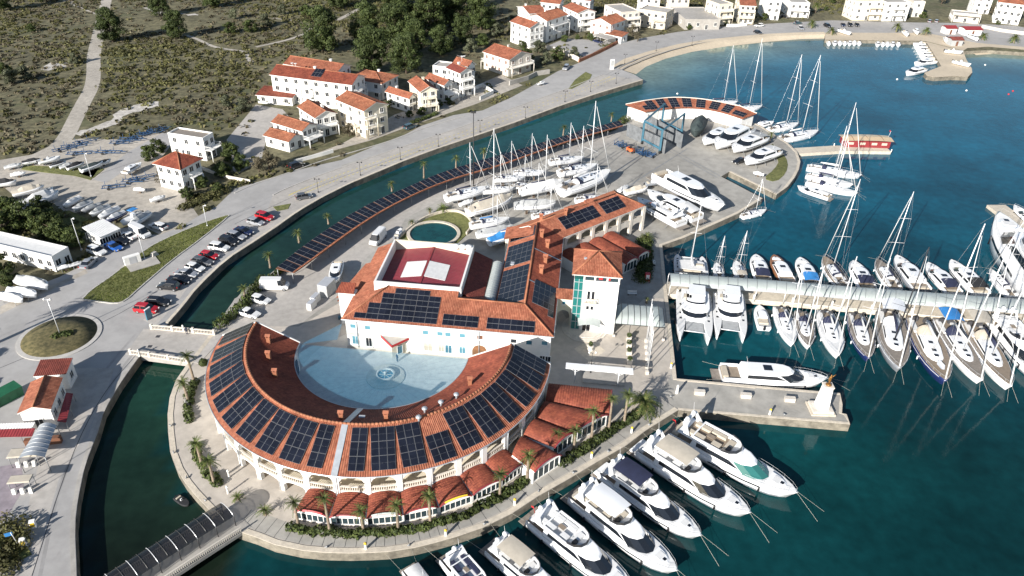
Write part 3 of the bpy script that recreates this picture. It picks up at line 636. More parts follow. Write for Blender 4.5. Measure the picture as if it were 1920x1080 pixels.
for k in range(-10, 10):
    ca = math.radians(270) + BAY * k; a0, a1 = ca - BAY / 2, ca + BAY / 2
    if a0 < PH0 - .01 or a1 > PH1 + .03: continue
    pw = .42 / RW
    pier = MB(); mid = lambda r, a, z: pol(r, a, z)
    pier.loft([[mid(RW - .5, a0 - pw, z), mid(RW + .12, a0 - pw, z), mid(RW + .12, a0 + pw, z), mid(RW - .5, a0 + pw, z)] for z in (0, ZE - .12)]); part(ring, 'pier', pier, 'white')
    f = lambda t: (pol(RW, a0 + pw + (a1 - a0 - 2 * pw) * t, 0).xy, pol(RW - .35, a0 + pw + (a1 - a0 - 2 * pw) * t, 0).xy)
    am = MB(); arch_strip(am, f, ZE - .12, 4.1, 5.3, .3); part(ring, 'arch', am, 'white')
    am = MB(); arch_strip(am, f, ZF + .02, 1.3, 2.1, .3); part(ring, 'arch', am, 'white')
    bl = MB(); n = 11                                          # balustrade of turned balusters
    for j in range(n):
        a = a0 + pw + (a1 - a0 - 2 * pw) * (j + .5) / n; q = pol(RW - .1, a, ZF); bl.lathe([(.06, .12), (.085, .3), (.05, .6), (.07, .78)], q, 5)
    bl.loft([[pol(RW - .22, a, z) for a in (0,)][0:0] or [pol(RW - .24, a, ZF + .8), pol(RW + .03, a, ZF + .8), pol(RW + .03, a, ZF + .95), pol(RW - .24, a, ZF + .95)] for z in (0,) for a in [a0 + pw + (a1 - a0 - 2 * pw) * i / 6 for i in range(7)]])
    bl.loft([[pol(RW - .24, a, ZF), pol(RW + .03, a, ZF), pol(RW + .03, a, ZF + .13), pol(RW - .24, a, ZF + .13)] for a in [a0 + pw + (a1 - a0 - 2 * pw) * i / 6 for i in range(7)]])
    part(ring, 'balustrade', bl, 'stone_pale')
    q = pol(24.56, ca, 0) + V((RCX, RCY, LZ)); window(ring, q + V((0, 0, ZF + 1.15)), ca, 1.5, 2.1, 'window', 'brown', 1, 'door', False)
    if k < -1: window(ring, q + V((0, 0, 1.15)), ca, 1.5, 2.1, 'window', 'brown', 1, 'door', False)
for a in [math.radians(d) for d in (183, 192, 201, 210, 219, 228)]:
    am = MB(); q0 = a - .09; f = lambda t: (pol(RI + .46, q0 + .18 * t, 0).xy, pol(RI + .42, q0 + .18 * t, 0).xy)
    mbx = MB(); mbx.poly([pol(RI + .47, q0 + .18 * i / 8, 0.05) for i in range(9)] + [pol(RI + .47, q0 + .18 * (8 - i) / 8, 2.4 + 1.0 * math.sqrt(max(0, 1 - (2 * (8 - i) / 8 - 1) ** 2))) for i in range(9)]); part(ring, 'arch_door', mbx, 'window')
for d in (247.5, 292.5, 319.5, 265.5): q = pol(RO + .05, math.radians(d), 0); part(ring, 'downpipe', MB().tube(q * 1 + V((0, 0, .3)), q + V((0, 0, ZE)), .07, .07, 6), 'zinc')
# clear film stretched over the courtyard at eave height
mf = bpy.data.materials.new('film'); mf.use_nodes = True; t = mf.node_tree; N = t.nodes
tr = N.new('ShaderNodeBsdfTransparent'); tr.inputs[0].default_value = (.80, .90, .96, 1); df = N['Principled BSDF']; df.inputs['Base Color'].default_value = (.14, .43, .66, 1); df.inputs['Roughness'].default_value = .25
ms = N.new('ShaderNodeMixShader'); ms.inputs[0].default_value = .24; L(t, tr.outputs[0], ms.inputs[1]); L(t, df.outputs[0], ms.inputs[2]); L(t, ms.outputs[0], N['Material Output'].inputs[0]); MATS['film'] = mf
fl = [pol(RI - .15, PH0 + (PH1 - PH0) * k / 60, 0) for k in range(61)]
mb = MB(); mb.poly([(p.x, p.y, ZE - .25) for p in fl]); mb.poly([(fl[0].x, fl[0].y, ZE - .25), V((-20.9 - 2, 107.2 - RCY + 8, 0)).xyz * 0 + V((-8.7, 8.2, ZE - .6)), V((-8.4, 3.0, ZE - .25))][:3])
film = single('courtyard_cover', mb, 'film', 'clear bluish film stretched over the round courtyard inside the crescent building', 'canopy', (RCX, RCY, LZ))
# courtyard paving and fountain
mb = MB(); mb.lathe([(RI + .5, 0), (RI + .5, .02)], (RCX, RCY, LZ), 64, sm=False); struct('courtyard_floor', mb, 'stone_pale')
mat('joint', (.54, .50, .44), .9, .1)
for k in range(24): a = PH0 + (PH1 - PH0 + .9) * k / 24; struct('paving_joint', strip('paving_joint', [V((RCX, RCY, 0)) + pol(3.6, a, 0), V((RCX, RCY, 0)) + pol(RI, a, 0)], .12, LZ + .026, 'joint'), 'joint')
fo = thing('fountain', 'round stone fountain with blue basin in the middle of the courtyard', 'fountain', (RCX, RCY, LZ + .02))
part(fo, 'step', MB().lathe([(3.3, 0), (3.3, .14), (3.05, .15)], n=36, sm=False), 'stone'); part(fo, 'rim', MB().lathe([(1.55, .1), (1.6, .75), (1.35, .75), (1.3, .2)], n=28, sm=False), 'stone_pale')
part(fo, 'basin_water', MB().lathe([(1.33, .5), (1.33, .52)], n=24, sm=False), 'glass_blue'); part(fo, 'nozzle', MB().lathe([(.25, .5), (.12, .9), (.3, 1.0), (.05, 1.15)], n=10), 'stone_pale')
for k in range(8): a = k * PI / 4; part(fo, 'basin_rib', MB().box((.7 * math.cos(a), .7 * math.sin(a), .55), (1.1, .06, .05), a), 'stone_pale')

# ---------------------------------------------------------------- the long block: front wing, hall, north block, north-east wing
MA = math.radians(-5.05); MO = V((7.4, 103.5, LZ))
mainb = thing('marina_building', 'long white two storey building with orange tiled hip roofs behind the courtyard', 'building', MO, MA)
def W(a, b, z=0): return Matrix.Translation(MO) @ Matrix.Rotation(MA, 4, 'Z') @ V((a, b, z))
WE, RS = 6.5, .45
hl = dict(a0=-33.2, a1=-17.2, b0=7.1, b1=22.9, z=10.3)
def wallbox(a0, a1, b0, b1, z0, z1, m='white', name='wall'):
    mb = MB(); mb.box(((a0 + a1) / 2, (b0 + b1) / 2, (z0 + z1) / 2), (a1 - a0, b1 - b0, z1 - z0)); return part(mainb, name, mb, m)
wallbox(-36.9, -.45, .45, 7.05, 0, WE); wallbox(-10.9, -.45, 7.06, 36, 0, WE); wallbox(-36.9, -33.25, 7.06, 25.5, 0, WE)
# a plinth band and string course on the facade
wallbox(-36.95, -11.5, .36, .44, 3.1, 3.28, 'stone_pale', 'string_course'); wallbox(-37, -.4, .34, .44, 0, .45, 'stone_pale', 'plinth')
Z = lambda b: WE + RS * b
def roofpart(faces, m='tile', name='roof', **k):
    mb = MB()
    for f in faces: ribbed(mb, f, 0, mslab=1, **k)
    return part(mainb, name, mb, [m, 'white'])
hp = 7.0; hz = Z(hp); hn = 5.6; rz_ = WE + RS * hn
front = roofpart([[(-37.4, 0, WE), (-17.6, 0, WE), (-17.6, hp, hz), (-30.4, hp, hz)], [(-17.6, 0, WE), (0, 0, WE), (-hn, hn, rz_), (-11.2, 5.6, rz_), (-17.6, 5.6, rz_)]], name='front_roof')
westr = roofpart([[(-37.4, 0, WE), (-30.4, hp, hz), (-33.3, hp, Z(4.1)), (-33.3, 25.5, Z(4.1)), (-37.4, 25.5, WE)][:2] + [(-33.3, hp, Z(4.1))][:0] + [(-33.3, 7.0, Z(4.1))], [(-37.4, 0, WE), (-33.3, 7.0, Z(4.1)), (-33.3, 25.5, Z(4.1)), (-37.4, 25.5, WE)]], name='west_roof')
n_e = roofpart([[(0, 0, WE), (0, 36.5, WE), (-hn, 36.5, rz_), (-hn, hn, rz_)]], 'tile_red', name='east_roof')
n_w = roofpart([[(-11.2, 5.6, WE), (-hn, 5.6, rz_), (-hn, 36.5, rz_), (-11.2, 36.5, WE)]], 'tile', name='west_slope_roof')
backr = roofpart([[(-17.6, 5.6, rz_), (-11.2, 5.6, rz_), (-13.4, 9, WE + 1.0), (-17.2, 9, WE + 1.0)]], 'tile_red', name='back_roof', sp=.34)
for q in ([(-37.4, 0, WE), (-30.4, hp, hz)], [(0, 0, WE), (-hn, hn, rz_), (-hn, 36.5, rz_)], [(-17.6, 5.6, rz_), (-hn, 5.6, rz_)]): part(mainb, 'ridge_tiles', ridge(MB(), q), 'tile_old')
mb = MB(); mb.path([(-37.45, -.08, WE - .05), (.08, -.08, WE - .05), (.08, 36, WE - .05)], .08, 5); mb.path([(-11.28, 6, WE - .05), (-11.28, 36, WE - .05)], .08, 5); part(mainb, 'gutter', mb, 'zinc')
for q in ((-34.9, -.02), (-13.0, -.02)): part(mainb, 'downpipe', MB().tube((q[0], .32, .2), (q[0], .32, WE - .1), .08, .08, 6), 'zinc')
# hall with parapet and low red sheet roof
H = hl; t = .35
for a0, a1, b0, b1 in ((H['a0'], H['a1'], H['b0'], H['b0'] + t), (H['a0'], H['a1'], H['b1'] - t, H['b1']), (H['a0'], H['a0'] + t, H['b0'] + t, H['b1'] - t), (H['a1'] - t, H['a1'], H['b0'] + t, H['b1'] - t)): wallbox(a0, a1, b0, b1, 0, H['z'], 'cream' if b0 > 20 else 'white', 'hall_wall')
am = (H['a0'] + H['a1']) / 2
for s, a_e in ((-1, H['a0'] + t + .02), (1, H['a1'] - t - .02)):
    mb = MB(); ribbed(mb, [(a_e, H['b0'] + t + .02, 8.1), (am, H['b0'] + t + .02, 9.35), (am, H['b1'] - t - .02, 9.35), (a_e, H['b1'] - t - .02, 8.1)], sp=.5, amp=.05); hr = part(mainb, 'hall_roof', mb, 'sheet_red')
    mb = MB(); a1 = am + s * .25; a2 = am + s * 4.2; za = lambda a: 9.35 - abs(a - am) * 1.25 / (am - H['a0'] - t) + .09
    ribbed(mb, [(a1, 11.6, za(a1)), (a2, 11.6, za(a2)), (a2, 17.2, za(a2)), (a1, 17.2, za(a1))], sp=.4, amp=.03, slab=.05); part(hr, 'skylight', mb, 'canvas_white')
part(mainb, 'hall_ridge', MB().box((am, (H['b0'] + H['b1']) / 2, 9.42), (.4, H['b1'] - H['b0'] - .9, .08)), 'dull_red')
for k in range(3): part(mainb, 'vent_drum', MB().lathe([(.62, 0), (.62, .75), (.5, .85), (.05, .9)], (H['a1'] - 3.4 + k * 1.25, H['b1'] - .9, 9.75), 14), 'white')
# red lean-to east of the hall, clear vault between the blocks
mb = MB(); ribbed(mb, [(-17.15, 8, 8.6), (-13.5, 8, 6.9), (-13.5, 23.4, 6.9), (-17.15, 23.4, 8.6)], sp=.34, amp=.06, slab=.15); part(mainb, 'lean_to_roof', mb, 'tile_dark')
wallbox(-17.1, -13.6, 8, 23.3, 0, 6.6)
vt = MB(); ks = 8
rings = [[(-12.35 + 1.15 * math.cos(PI * i / ks), b, 6.3 + 1.15 * math.sin(PI * i / ks)) for i in range(ks + 1)] for b in [6.2 + 16 * j / 20 for j in range(21)]]
vt.loft(rings, 0, False, False, closed=False, sm=True); vr = part(mainb, 'glazed_vault', vt, 'canopy_clear')
for j in range(0, 21): part(vr, 'hoop', MB().path([V(p) + (V(p) - V((-12.35, p[1], 6.3))) * .02 for p in rings[j]], .045, 4), 'steel')
wallbox(-13.5, -11.0, 6.4, 22, 0, 6.2, 'cream')
# lower annexes on the west side
mb = MB(); ribbed(mb, [(-37.0, 9.0, 5.2), (-41.2, 9.0, 4.0), (-39.0, 22.0, 4.0), (-37.0, 22.0, 5.2)], slab=.15); part(mainb, 'annex_roof', mb, 'tile'); wallbox(-39.0, -37.0, 9.4, 21, 0, 3.9, name='annex_wall')
mb = MB(); ribbed(mb, [(-40.6, 7.2, 7.2), (-37.2, 7.2, 7.2), (-37.2, 9.2, 8.2), (-40.0, 9.2, 8.2)], slab=.15); part(mainb, 'annex_roof', mb, 'tile_red'); wallbox(-40.2, -37.05, 7.4, 9.0, 0, 7.0, name='annex_wall')
part(mainb, 'door_lamp', MB().lathe([(.25, 0), (.25, .7)], (-41.0, 8.6, .1), 8), 'lift_blue')
# modules
u, v = V((1, 0, 0)), V((0, 1, RS)).normalized()
mw, mh = 2.06, 1.08
for r, (s0, n) in enumerate(((0, 7), (1, 6), (1, 6), (2, 5), (2, 5), (3, 3))):
    modules(mainb, V((-35.3 + s0 * (mw + .05), 0, WE)) + v * (.45 + r * (mh + .05)), u, v, n, 1, mw, mh, .05)
modules(mainb, V((-19.6, 0, WE)) + v * .45, u, v, 3, 2, mw, mh, .05); modules(mainb, V((-11.8, 0, WE)) + v * .45, u, v, 4, 2, mw, mh, .05)
uw, vw = V((0, -1, 0)), V((1, 0, RS)).normalized()
for b_, n in ((19.6, 6), (29.2, 4), (35.4, 2)): modules(mainb, V((-11.2, b_, WE)) + vw * .35, uw, vw, n, 5, 2.06, 1.06, .04, skip=((5, 0), (5, 1)) if n == 4 else ())
ue, ve = V((0, 1, 0)), V((-1, 0, RS)).normalized()
modules(mainb, V((0, 5.1, WE)) + ve * .5, ue, ve, 5, 4, 1.9, 1.06, .04, skip=((0, 2), (0, 3), (0, 1)))
# facade windows and doors on the courtyard side (blue shutters)
n_az = MA - PI / 2; p0 = W(0, .45); nv = V((math.cos(n_az), math.sin(n_az), 0))
for x, y, pn in ((662, 611, 'shutter_blue'), (689.5, 614, 'shutter_blue'), (798, 623, 'shutter_blue'), (825, 625.5, 'shutter_blue'), (840, 626.7, 'shutter_blue'), (867, 629, 'shutter_blue'), (900, 632, 'brown'), (963, 639, 'window'), (992, 642, 'glass_blue'), (1021, 643, 'shutter_blue')): window(mainb, hit(x, y, p0, nv), n_az, 1.15, 1.0, pn, 'white', 0)
for x, y, w_, h_, pn in ((667, 637, 1.3, 1.9, 'shutter_blue'), (692, 641, 1.2, 2.0, 'window'), (803, 650, 1.6, 1.9, 'cushion'), (828, 652, 1.2, 1.8, 'canvas_beige'), (841, 654, 1.3, 1.9, 'glass_blue'), (867, 656, 1.2, 1.6, 'shutter_blue'), (1017, 672, 1.1, 1.3, 'window'), (1027, 673, 1.1, 1.3, 'window')): window(mainb, hit(x, y, p0, nv), n_az, w_, h_, pn, 'white', 1, 'shop_window')
mb = MB(); dc = hit(744, 668, p0, nv); dl = minv(mainb) @ dc
mb.prism([(dl.x - 2.6, .4), (dl.x, -2.2), (dl.x + 2.4, .4)], 3.0, 3.3, 0); pc = part(mainb, 'porch', mb, 'concrete')
mb = MB(); mb.loft([[(dl.x - 2.7, .4, 2.9), (dl.x - 2.7, .4, 3.42)], [(dl.x, -2.35, 2.9), (dl.x, -2.35, 3.42)], [(dl.x + 2.5, .4, 2.9), (dl.x + 2.5, .4, 3.42)]], closed=False, c0=False, c1=False); part(pc, 'fascia', mb, 'red')
mb = MB(); mb.prism([(dl.x - .4, .4), (dl.x - .2, -1.6), (dl.x + 1.9, .4)], 0, 2.99); part(pc, 'porch_wall', mb, 'cream')
window(mainb, W(dl.x + .95, -.62, 1.3), n_az + math.radians(43), 1.1, 1.8, 'glass_blue', 'white', 0, 'entrance_door', False)
mb = MB(); pa = minv(mainb) @ hit(899, 668, p0, nv); mb.poly([(pa.x - 1.3 + 2.6 * i / 8, .40, 0.05) for i in range(9)] + [(pa.x - 1.3 + 2.6 * (8 - i) / 8, .40, 1.9 + 1.1 * math.sqrt(max(0, 1 - (2 * (8 - i) / 8 - 1) ** 2))) for i in range(9)]); part(mainb, 'archway', mb, 'wood')
# chimneys on the east slope
for a_, b_ in ((-3.5, 18.0), (-3.0, 22.5), (-3.0, 28.5), (-4.4, 31.5)): chimney(n_e, mainb, (a_, b_, WE + RS * -a_), s=1.1)
part(n_w, 'skylight', MB().box((-9.3, 21.6, WE + RS * 1.9 + .2), (.9, 1.0, .2)), 'alu')
# dark box gutters across the east slope
for b_ in (13.5, 25.4): mb = MB(); mb.poly([(0, b_, WE + .14), (0, b_ + .35, WE + .14), (-hn, b_ + .35, rz_ + .14), (-hn, b_, rz_ + .14)]); part(n_e, 'box_gutter', mb, 'zinc')
# raised tower-like roof box at the north-west corner
mb = MB(); ribbed(mb, [(-12.2, 31.5, 7.4), (-6.2, 31.5, 8.9), (-6.2, 36.5, 8.9), (-12.2, 36.5, 7.4)], slab=.2); part(mainb, 'dormer_roof', mb, 'tile')
# north-east wing with its two storey arcade
ne0 = V((10.5, 138.7, 0)); e_ = V((.767, .642, 0)); n_ = V((.642, -.767, 0)); LN = 25.6; wd = 5.0
def NE(s, n, z): p = ne0 + e_ * s + n_ * n; return minv(mainb) @ V((p.x, p.y, LZ + z))
rzn = WE + 2.5
mb = MB(); ribbed(mb, [NE(-1.6, 0, WE), NE(LN, 0, WE), NE(LN - 5, -wd, rzn), NE(-5.5, -wd, rzn)], mslab=1); ner = part(mainb, 'north_east_roof', mb, ['tile', 'white'])
mb = MB(); ribbed(mb, [NE(LN, 0, WE), NE(LN, -10, WE), NE(LN - 5, -wd, rzn)], mslab=1); ribbed(mb, [NE(LN, -10, WE), NE(-9, -10, WE), NE(-5.5, -wd, rzn), NE(LN - 5, -wd, rzn)], mslab=1); part(mainb, 'north_roof', mb, ['tile_old', 'white'])
for q in ([NE(-5.5, -wd, rzn), NE(LN - 5, -wd, rzn), NE(LN, 0, WE)], [NE(LN - 5, -wd, rzn), NE(LN, -10, WE)]): part(mainb, 'ridge_tiles', ridge(MB(), q), 'tile_old')
mb = MB(); mb.prism([NE(-1, -3.2, 0).xy, NE(LN - .6, -3.2, 0).xy, NE(LN - .6, -9.6, 0).xy, NE(-8, -9.6, 0).xy], 0, WE - .1); part(mainb, 'wall', mb, 'cream')
mb = MB(); mb.prism([NE(0, -3.15, 0).xy, NE(LN - .6, -3.15, 0).xy, NE(LN - .6, -.5, 0).xy, NE(0, -.5, 0).xy], 3.0, 3.25); part(mainb, 'gallery_floor', mb, 'cream')
for k in range(6):
    s0, s1 = 1.0 + k * 4.1, 5.1 + k * 4.1; pw = .4
    for s in ((s0, s1) if k == 5 else (s0,)):
        mb = MB(); mb.prism([NE(s - pw, -.65, 0).xy, NE(s + pw, -.65, 0).xy, NE(s + pw, -.05, 0).xy, NE(s - pw, -.05, 0).xy], 0, WE - .1); part(mainb, 'pier', mb, 'stone_pale')
    f = lambda t: (NE(s0 + pw + (s1 - s0 - 2 * pw) * t, -.12, 0).xy, NE(s0 + pw + (s1 - s0 - 2 * pw) * t, -.52, 0).xy)
    am_ = MB(); arch_strip(am_, f, WE - .1, 5.0, 6.05, .3); part(mainb, 'arch', am_, 'stone_pale')
    am_ = MB(); arch_strip(am_, f, 4.1, 1.7, 2.6, .3); part(mainb, 'arch', am_, 'stone_pale')
un = V(NE(1, 0, 0) - NE(0, 0, 0)); vn = (NE(0, -wd, rzn) - NE(0, 0, WE)).normalized()
modules(mainb, NE(2.0, 0, WE) + vn * 1.5, un, vn, 5, 3, 2.06, 1.08, .04); modules(mainb, NE(14.2, 0, WE) + vn * 1.5, un, vn, 3, 3, 2.06, 1.08, .04)
for s in (6.5, 12.5):
    mb = MB(); a = NE(s - 1.1, -wd - .2, rzn + .9); b = NE(s + 1.1, -wd - .2, rzn + .9)
    ribbed(mb, [NE(s - 1.2, -wd + .9, rzn - .35), NE(s + 1.2, -wd + .9, rzn - .35), NE(s + 1.2, -wd - .9, rzn + .6), NE(s - 1.2, -wd - .9, rzn + .6)], slab=.4); part(ner, 'dormer', mb, ['tile'])
chimney(ner, mainb, NE(4.5, -wd + .6, rzn - .3)); chimney(ner, mainb, NE(-1.5, -wd - .6, rzn - .3))
# ---------------------------------------------------------------- control tower
TM = Matrix.Translation(MO) @ Matrix.Rotation(MA, 4, 'Z')
tw = thing('control_tower', 'white square tower with orange pyramid roof and a green glass corner', 'tower', W(7, 15.5), MA)
def tb(a0, a1, b0, b1, z0, z1, m, name): mb = MB(); mb.box(((a0 + a1) / 2 - 7, (b0 + b1) / 2 - 15.5, (z0 + z1) / 2), (a1 - a0, b1 - b0, z1 - z0)); return part(tw, name, mb, m)
ZT = 12.7
tb(4.6, 11.0, 11.2, 20, 0, 11.3, 'white', 'wall'); tb(2.9, 4.58, 13.5, 20, 0, 11.3, 'white', 'wall')
tb(4.7, 10.9, 11.4, 19.9, 11.32, 12.6, 'glass', 'lookout_glazing')
for a_ in (4.65, 6.6, 8.8, 10.9): tb(a_ - .14, a_ + .14, 11.15, 11.43, 11.3, 12.65, 'white', 'post')
tb(4.55, 11.05, 11.1, 11.3, 11.2, 11.5, 'white', 'sill'); tb(4.5, 11.1, 11.05, 20.05, 12.4, 12.68, 'white', 'fascia')
for a_ in (7.6, 9.0): tb(a_ - .35, a_ + .35, 11.3, 11.36, 11.75, 12.25, 'red', 'sign')
gl = tb(2.9, 4.55, 11.3, 13.4, .2, 11.6, 'glass_teal', 'glass_corner')
for k in range(7): tb(2.86, 4.57, 11.26, 11.3, .4 + k * 1.75, .5 + k * 1.75, 'alu', 'transom')
for a_ in (2.9, 3.75, 4.5): tb(a_ - .05, a_ + .05, 11.24, 11.3, .2, 11.6, 'alu', 'mullion')
tb(2.4, 11.3, 10.9, 11.3, 12.62, 12.72, 'white', 'eave_board')
mb = MB(); A = [(2.42 - 7, 10.9 - 15.5, ZT), (11.4 - 7, 10.9 - 15.5, ZT), (11.4 - 7, 20.2 - 15.5, ZT), (2.42 - 7, 20.2 - 15.5, ZT)]; ap = (-.1, 0.05, ZT + 2.5)
for k in range(4): ribbed(mb, [A[k], A[(k + 1) % 4], ap], mslab=1)
trf = part(tw, 'roof', mb, ['tile', 'white']); mb = MB()
for k in range(4): ridge(mb, [A[k], ap])
part(trf, 'ridge_tiles', mb, 'tile_old'); part(trf, 'skylight', MB().box((-2.2, -.8, ZT + 1.35), (.9, .6, .15)), 'alu')
mb = MB(); mb.box((-.9, -4.75, 7.0), (2.3, .9, .15))
bal = part(tw, 'balcony', mb, 'stone_pale')
mb = MB()
for k in range(9): mb.lathe([(.05, 0), (.08, .3), (.05, .75)], (-1.95 + k * .26, -5.1, 7.1), 5)
mb.box((-.9, -5.1, 7.92), (2.3, .2, .1)); part(bal, 'balustrade', mb, 'stone_pale')
for a_ in (-1.3, -.5):
    for z_, h_ in ((8.35, 1.9), (5.6, .9)): o = bpy.data.objects.new('window', win_mesh(.62, h_, 'window', 'white', 0)); C.objects.link(o); o.parent = tw; o.location = (a_, -4.33, z_); o.rotation_euler = (0, 0, PI)
o = bpy.data.objects.new('entrance_door', win_mesh(1.6, 2.1, 'window', 'white', 1, False)); C.objects.link(o); o.parent = tw; o.location = (-1.2, -4.33, 1.1); o.rotation_euler = (0, 0, PI)
mb = MB(); mb.loft([[(-2.9 + 4.2 * i / 8, -4.35, 3.1 + .5 * math.sin(PI * i / 8)) for i in range(9)], [(-2.9 + 4.2 * i / 8, -6.4, 2.7 + .5 * math.sin(PI * i / 8)) for i in range(9)]], closed=False, c0=False, c1=False); part(tw, 'door_canopy', mb, 'canopy_clear')
for k in range(3): mb = MB(); mb.lathe([(4.4 - k * .5, k * .12), (4.4 - k * .5, k * .12 + .12)], (-1.4, -3.2, 0), 20, sm=False); part(tw, 'step', mb, 'stone_pale')
# link building with the arched passage between block and tower
mb = MB(); ribbed(mb, [W(-.3, 12.0, 6.6), W(2.9, 12.0, 6.6), W(2.9, 14, 7.5), W(-.3, 14, 7.5)]); lk = thing('passage_building', 'narrow link with arched passage between tower and long building', 'building', W(1.2, 13.4), MA)
part(lk, 'roof', mb, 'tile', True)
for a0, a1 in ((-.3, .25), (2.5, 2.85)): mb = MB(); mb.prism([W(a0, 12.5).xy, W(a1, 12.5).xy, W(a1, 15.5).xy, W(a0, 15.5).xy], LZ, LZ + 6.5); part(lk, 'wall', mb, 'cream', True)
mb = MB(); arch_strip(mb, lambda t: (W(.25 + 2.25 * t, 12.5).xy, W(.25 + 2.25 * t, 15.5).xy), LZ + 6.5, LZ + 2.6, LZ + 3.7, 1); part(lk, 'arch', mb, 'cream', True)
window(lk, W(1.3, 12.48, 5.4), n_az, .7, .8, 'glass_blue', 'white', 0)

# ---------------------------------------------------------------- barrel-roofed restaurant pavilions
def pavilion(bl, br, fr, fl, label, group, zr=2.55, rise=.85, panes=6, sign=None):
    """corners on the ground (world): back left, back right, front right, front left, seen from outside the front"""
    c = (V(fl) + V(fr)) / 2; root = thing('pavilion', label, 'pavilion', (c.x, c.y, LZ), 0, group); O = V((c.x, c.y, LZ))
    bl, br, fr, fl = [V((p[0], p[1], LZ)) - O for p in (bl, br, fr, fl)]
    out = ((fl + fr) - (bl + br)).normalized(); K = 14; mb = MB(); rows = 9
    nrib = max(6, int((fr - fl).length / .34)) * 2
    def P(s, t, dz=0):
        a = bl.lerp(fl, t); b = br.lerp(fr, t); p = a.lerp(b, s); return p + V((0, 0, zr + rise * (math.sqrt(max(0, 1 - (2 * s - 1) ** 2 * .92)) - .28) / .72 + dz))
    n_len = (fl - bl).length; NT = max(8, int(n_len / .38)); NS = K * 1
    prev = None                                                # tile rows step down along the curve, ribs run across the vault
    for k in range(NT * 2 + 1):
        t = k / (NT * 2); dz = .05 if k % 2 else 0
        row = [P(i / NS, t * 1.03, dz) for i in range(NS + 1)]
        if prev:
            for i in range(NS): mb.poly([prev[0][i], prev[0][i + 1], row[i + 1], row[i]], 0, [(prev[1], i * .4), (prev[1], i * .4 + .4), (t * n_len, i * .4 + .4), (t * n_len, i * .4)], sm=True)
        prev = (row, t * n_len)
    mb.loft([[P(i / NS, -.0, -.16) for i in range(NS + 1)], [P(i / NS, 1.03, -.16) for i in range(NS + 1)]], 1, False, False, closed=False)
    rf = part(root, 'roof', mb, ['tile_red', 'white'])
    part(rf, 'front_trim', MB().path([P(i / NS, 1.03, -.02) for i in range(NS + 1)], .13, 5), 'dull_red')
    u = (fr - fl).normalized(); wdt = (fr - fl).length; base = .25
    mb = MB(); i0, i1 = fl, fr
    q = [fl + out * .0, fr + out * .0, fr - out * .3, fl - out * .3]; mb.prism([p.xy for p in q], 0, base); part(root, 'base_wall', mb, 'stone_pale')
    for a, b in ((bl, fl), (br, fr)):
        d = (b - a).normalized(); s = V((-d.y, d.x, 0)) * .1; mb = MB(); mb.prism([(a + s).xy, (b + s).xy, (b - s).xy, (a - s).xy], 0, zr - .15); part(root, 'side_wall', mb, 'white')
    az = math.atan2(out.y, out.x); nf = V((-u.y, u.x, 0)); nf = nf if nf.dot(out) > 0 else -nf; faz = math.atan2(nf.y, nf.x)
    mb = MB(); hh = zr - .2
    for k in range(panes + 1): p = fl.lerp(fr, k / panes) - nf * .1; mb.box((p.x, p.y, (base + hh) / 2), (.1, .1, hh - base), faz)
    for z in (base + .05, hh - .03): p = fl.lerp(fr, .5) - nf * .1; mb.box((p.x, p.y, z), (.13, wdt, .12), faz)
    fm = part(root, 'window_frame', mb, 'white')
    for k in range(panes):
        p = fl.lerp(fr, (k + .5) / panes) - nf * .14; mb = MB(); mb.box((p.x, p.y, (base + hh) / 2), (.04, wdt / panes - .07, hh - base - .06), faz); part(root, 'window_pane', mb, 'glass')
    mb = MB(); top = [P(i / NS, 1.0, -.2) - nf * .12 for i in range(NS + 1)]; mb.poly([V((fl.x, fl.y, hh)) - nf * .12] + top + [V((fr.x, fr.y, hh)) - nf * .12]); part(root, 'gable', mb, 'white')
    if sign: 
        mb = MB(); mb.path([P(.15 + .7 * i / 10, 1.04, .12) for i in range(11)], .16, 4); part(rf, 'sign', mb, sign)
    return root
ords = ('first', 'second', 'third', 'fourth', 'fifth', 'sixth', 'seventh')
def RP(r, deg): a = math.radians(deg); return V((RCX + r * math.cos(a), RCY + r * math.sin(a), LZ))
for k in range(7):
    c = 261 + 9 * k
    lab = {0: 'low pavilion with red sign on its barrel tile roof, leftmost along the crescent', 2: 'low pavilion with pale blue sign on its barrel tile roof', 4: 'low pavilion with yellow sign on its barrel tile roof'}.get(k, f'low glazed pavilion with barrel tile roof, {ords[k]} from the left along the crescent')
    pavilion(RP(27.85, c - 4.45), RP(27.85, c + 4.45), RP(31.8, c + 4.3), RP(31.8, c - 4.3), lab, 'pavilions round the crescent', 1.85, .6, sign={0: 'red', 2: 'canopy_clear', 4: 'yellow'}.get(k))
ez = LZ + 2.7
Q = lambda x, y: G(x, y, ez)
pavilion(Q(960, 852), Q(981, 816), Q(1051, 851), Q(1001, 883), 'widest glazed pavilion with barrel tile roof jutting towards the yachts', 'pavilions east of the crescent', panes=5)
pavilion(Q(981, 816), Q(1006, 784), Q(1075, 811), Q(1038, 838), 'barrel roofed pavilion just behind the one that juts out to the quay', 'pavilions east of the crescent', panes=4)
pavilion(Q(1006, 784), Q(1023, 751), Q(1139, 776), Q(1075, 811), 'barrel roofed pavilion with long slanted glass front next to the northernmost one', 'pavilions east of the crescent', panes=7)
pavilion(Q(1023, 751), Q(1029, 718), Q(1144, 729), Q(1139, 776), 'northernmost barrel roofed pavilion beside the crescent, facing the plaza', 'pavilions east of the crescent', panes=3)
def NEW(s, n): p = ne0 + e_ * s + n_ * n; return V((p.x, p.y, LZ))
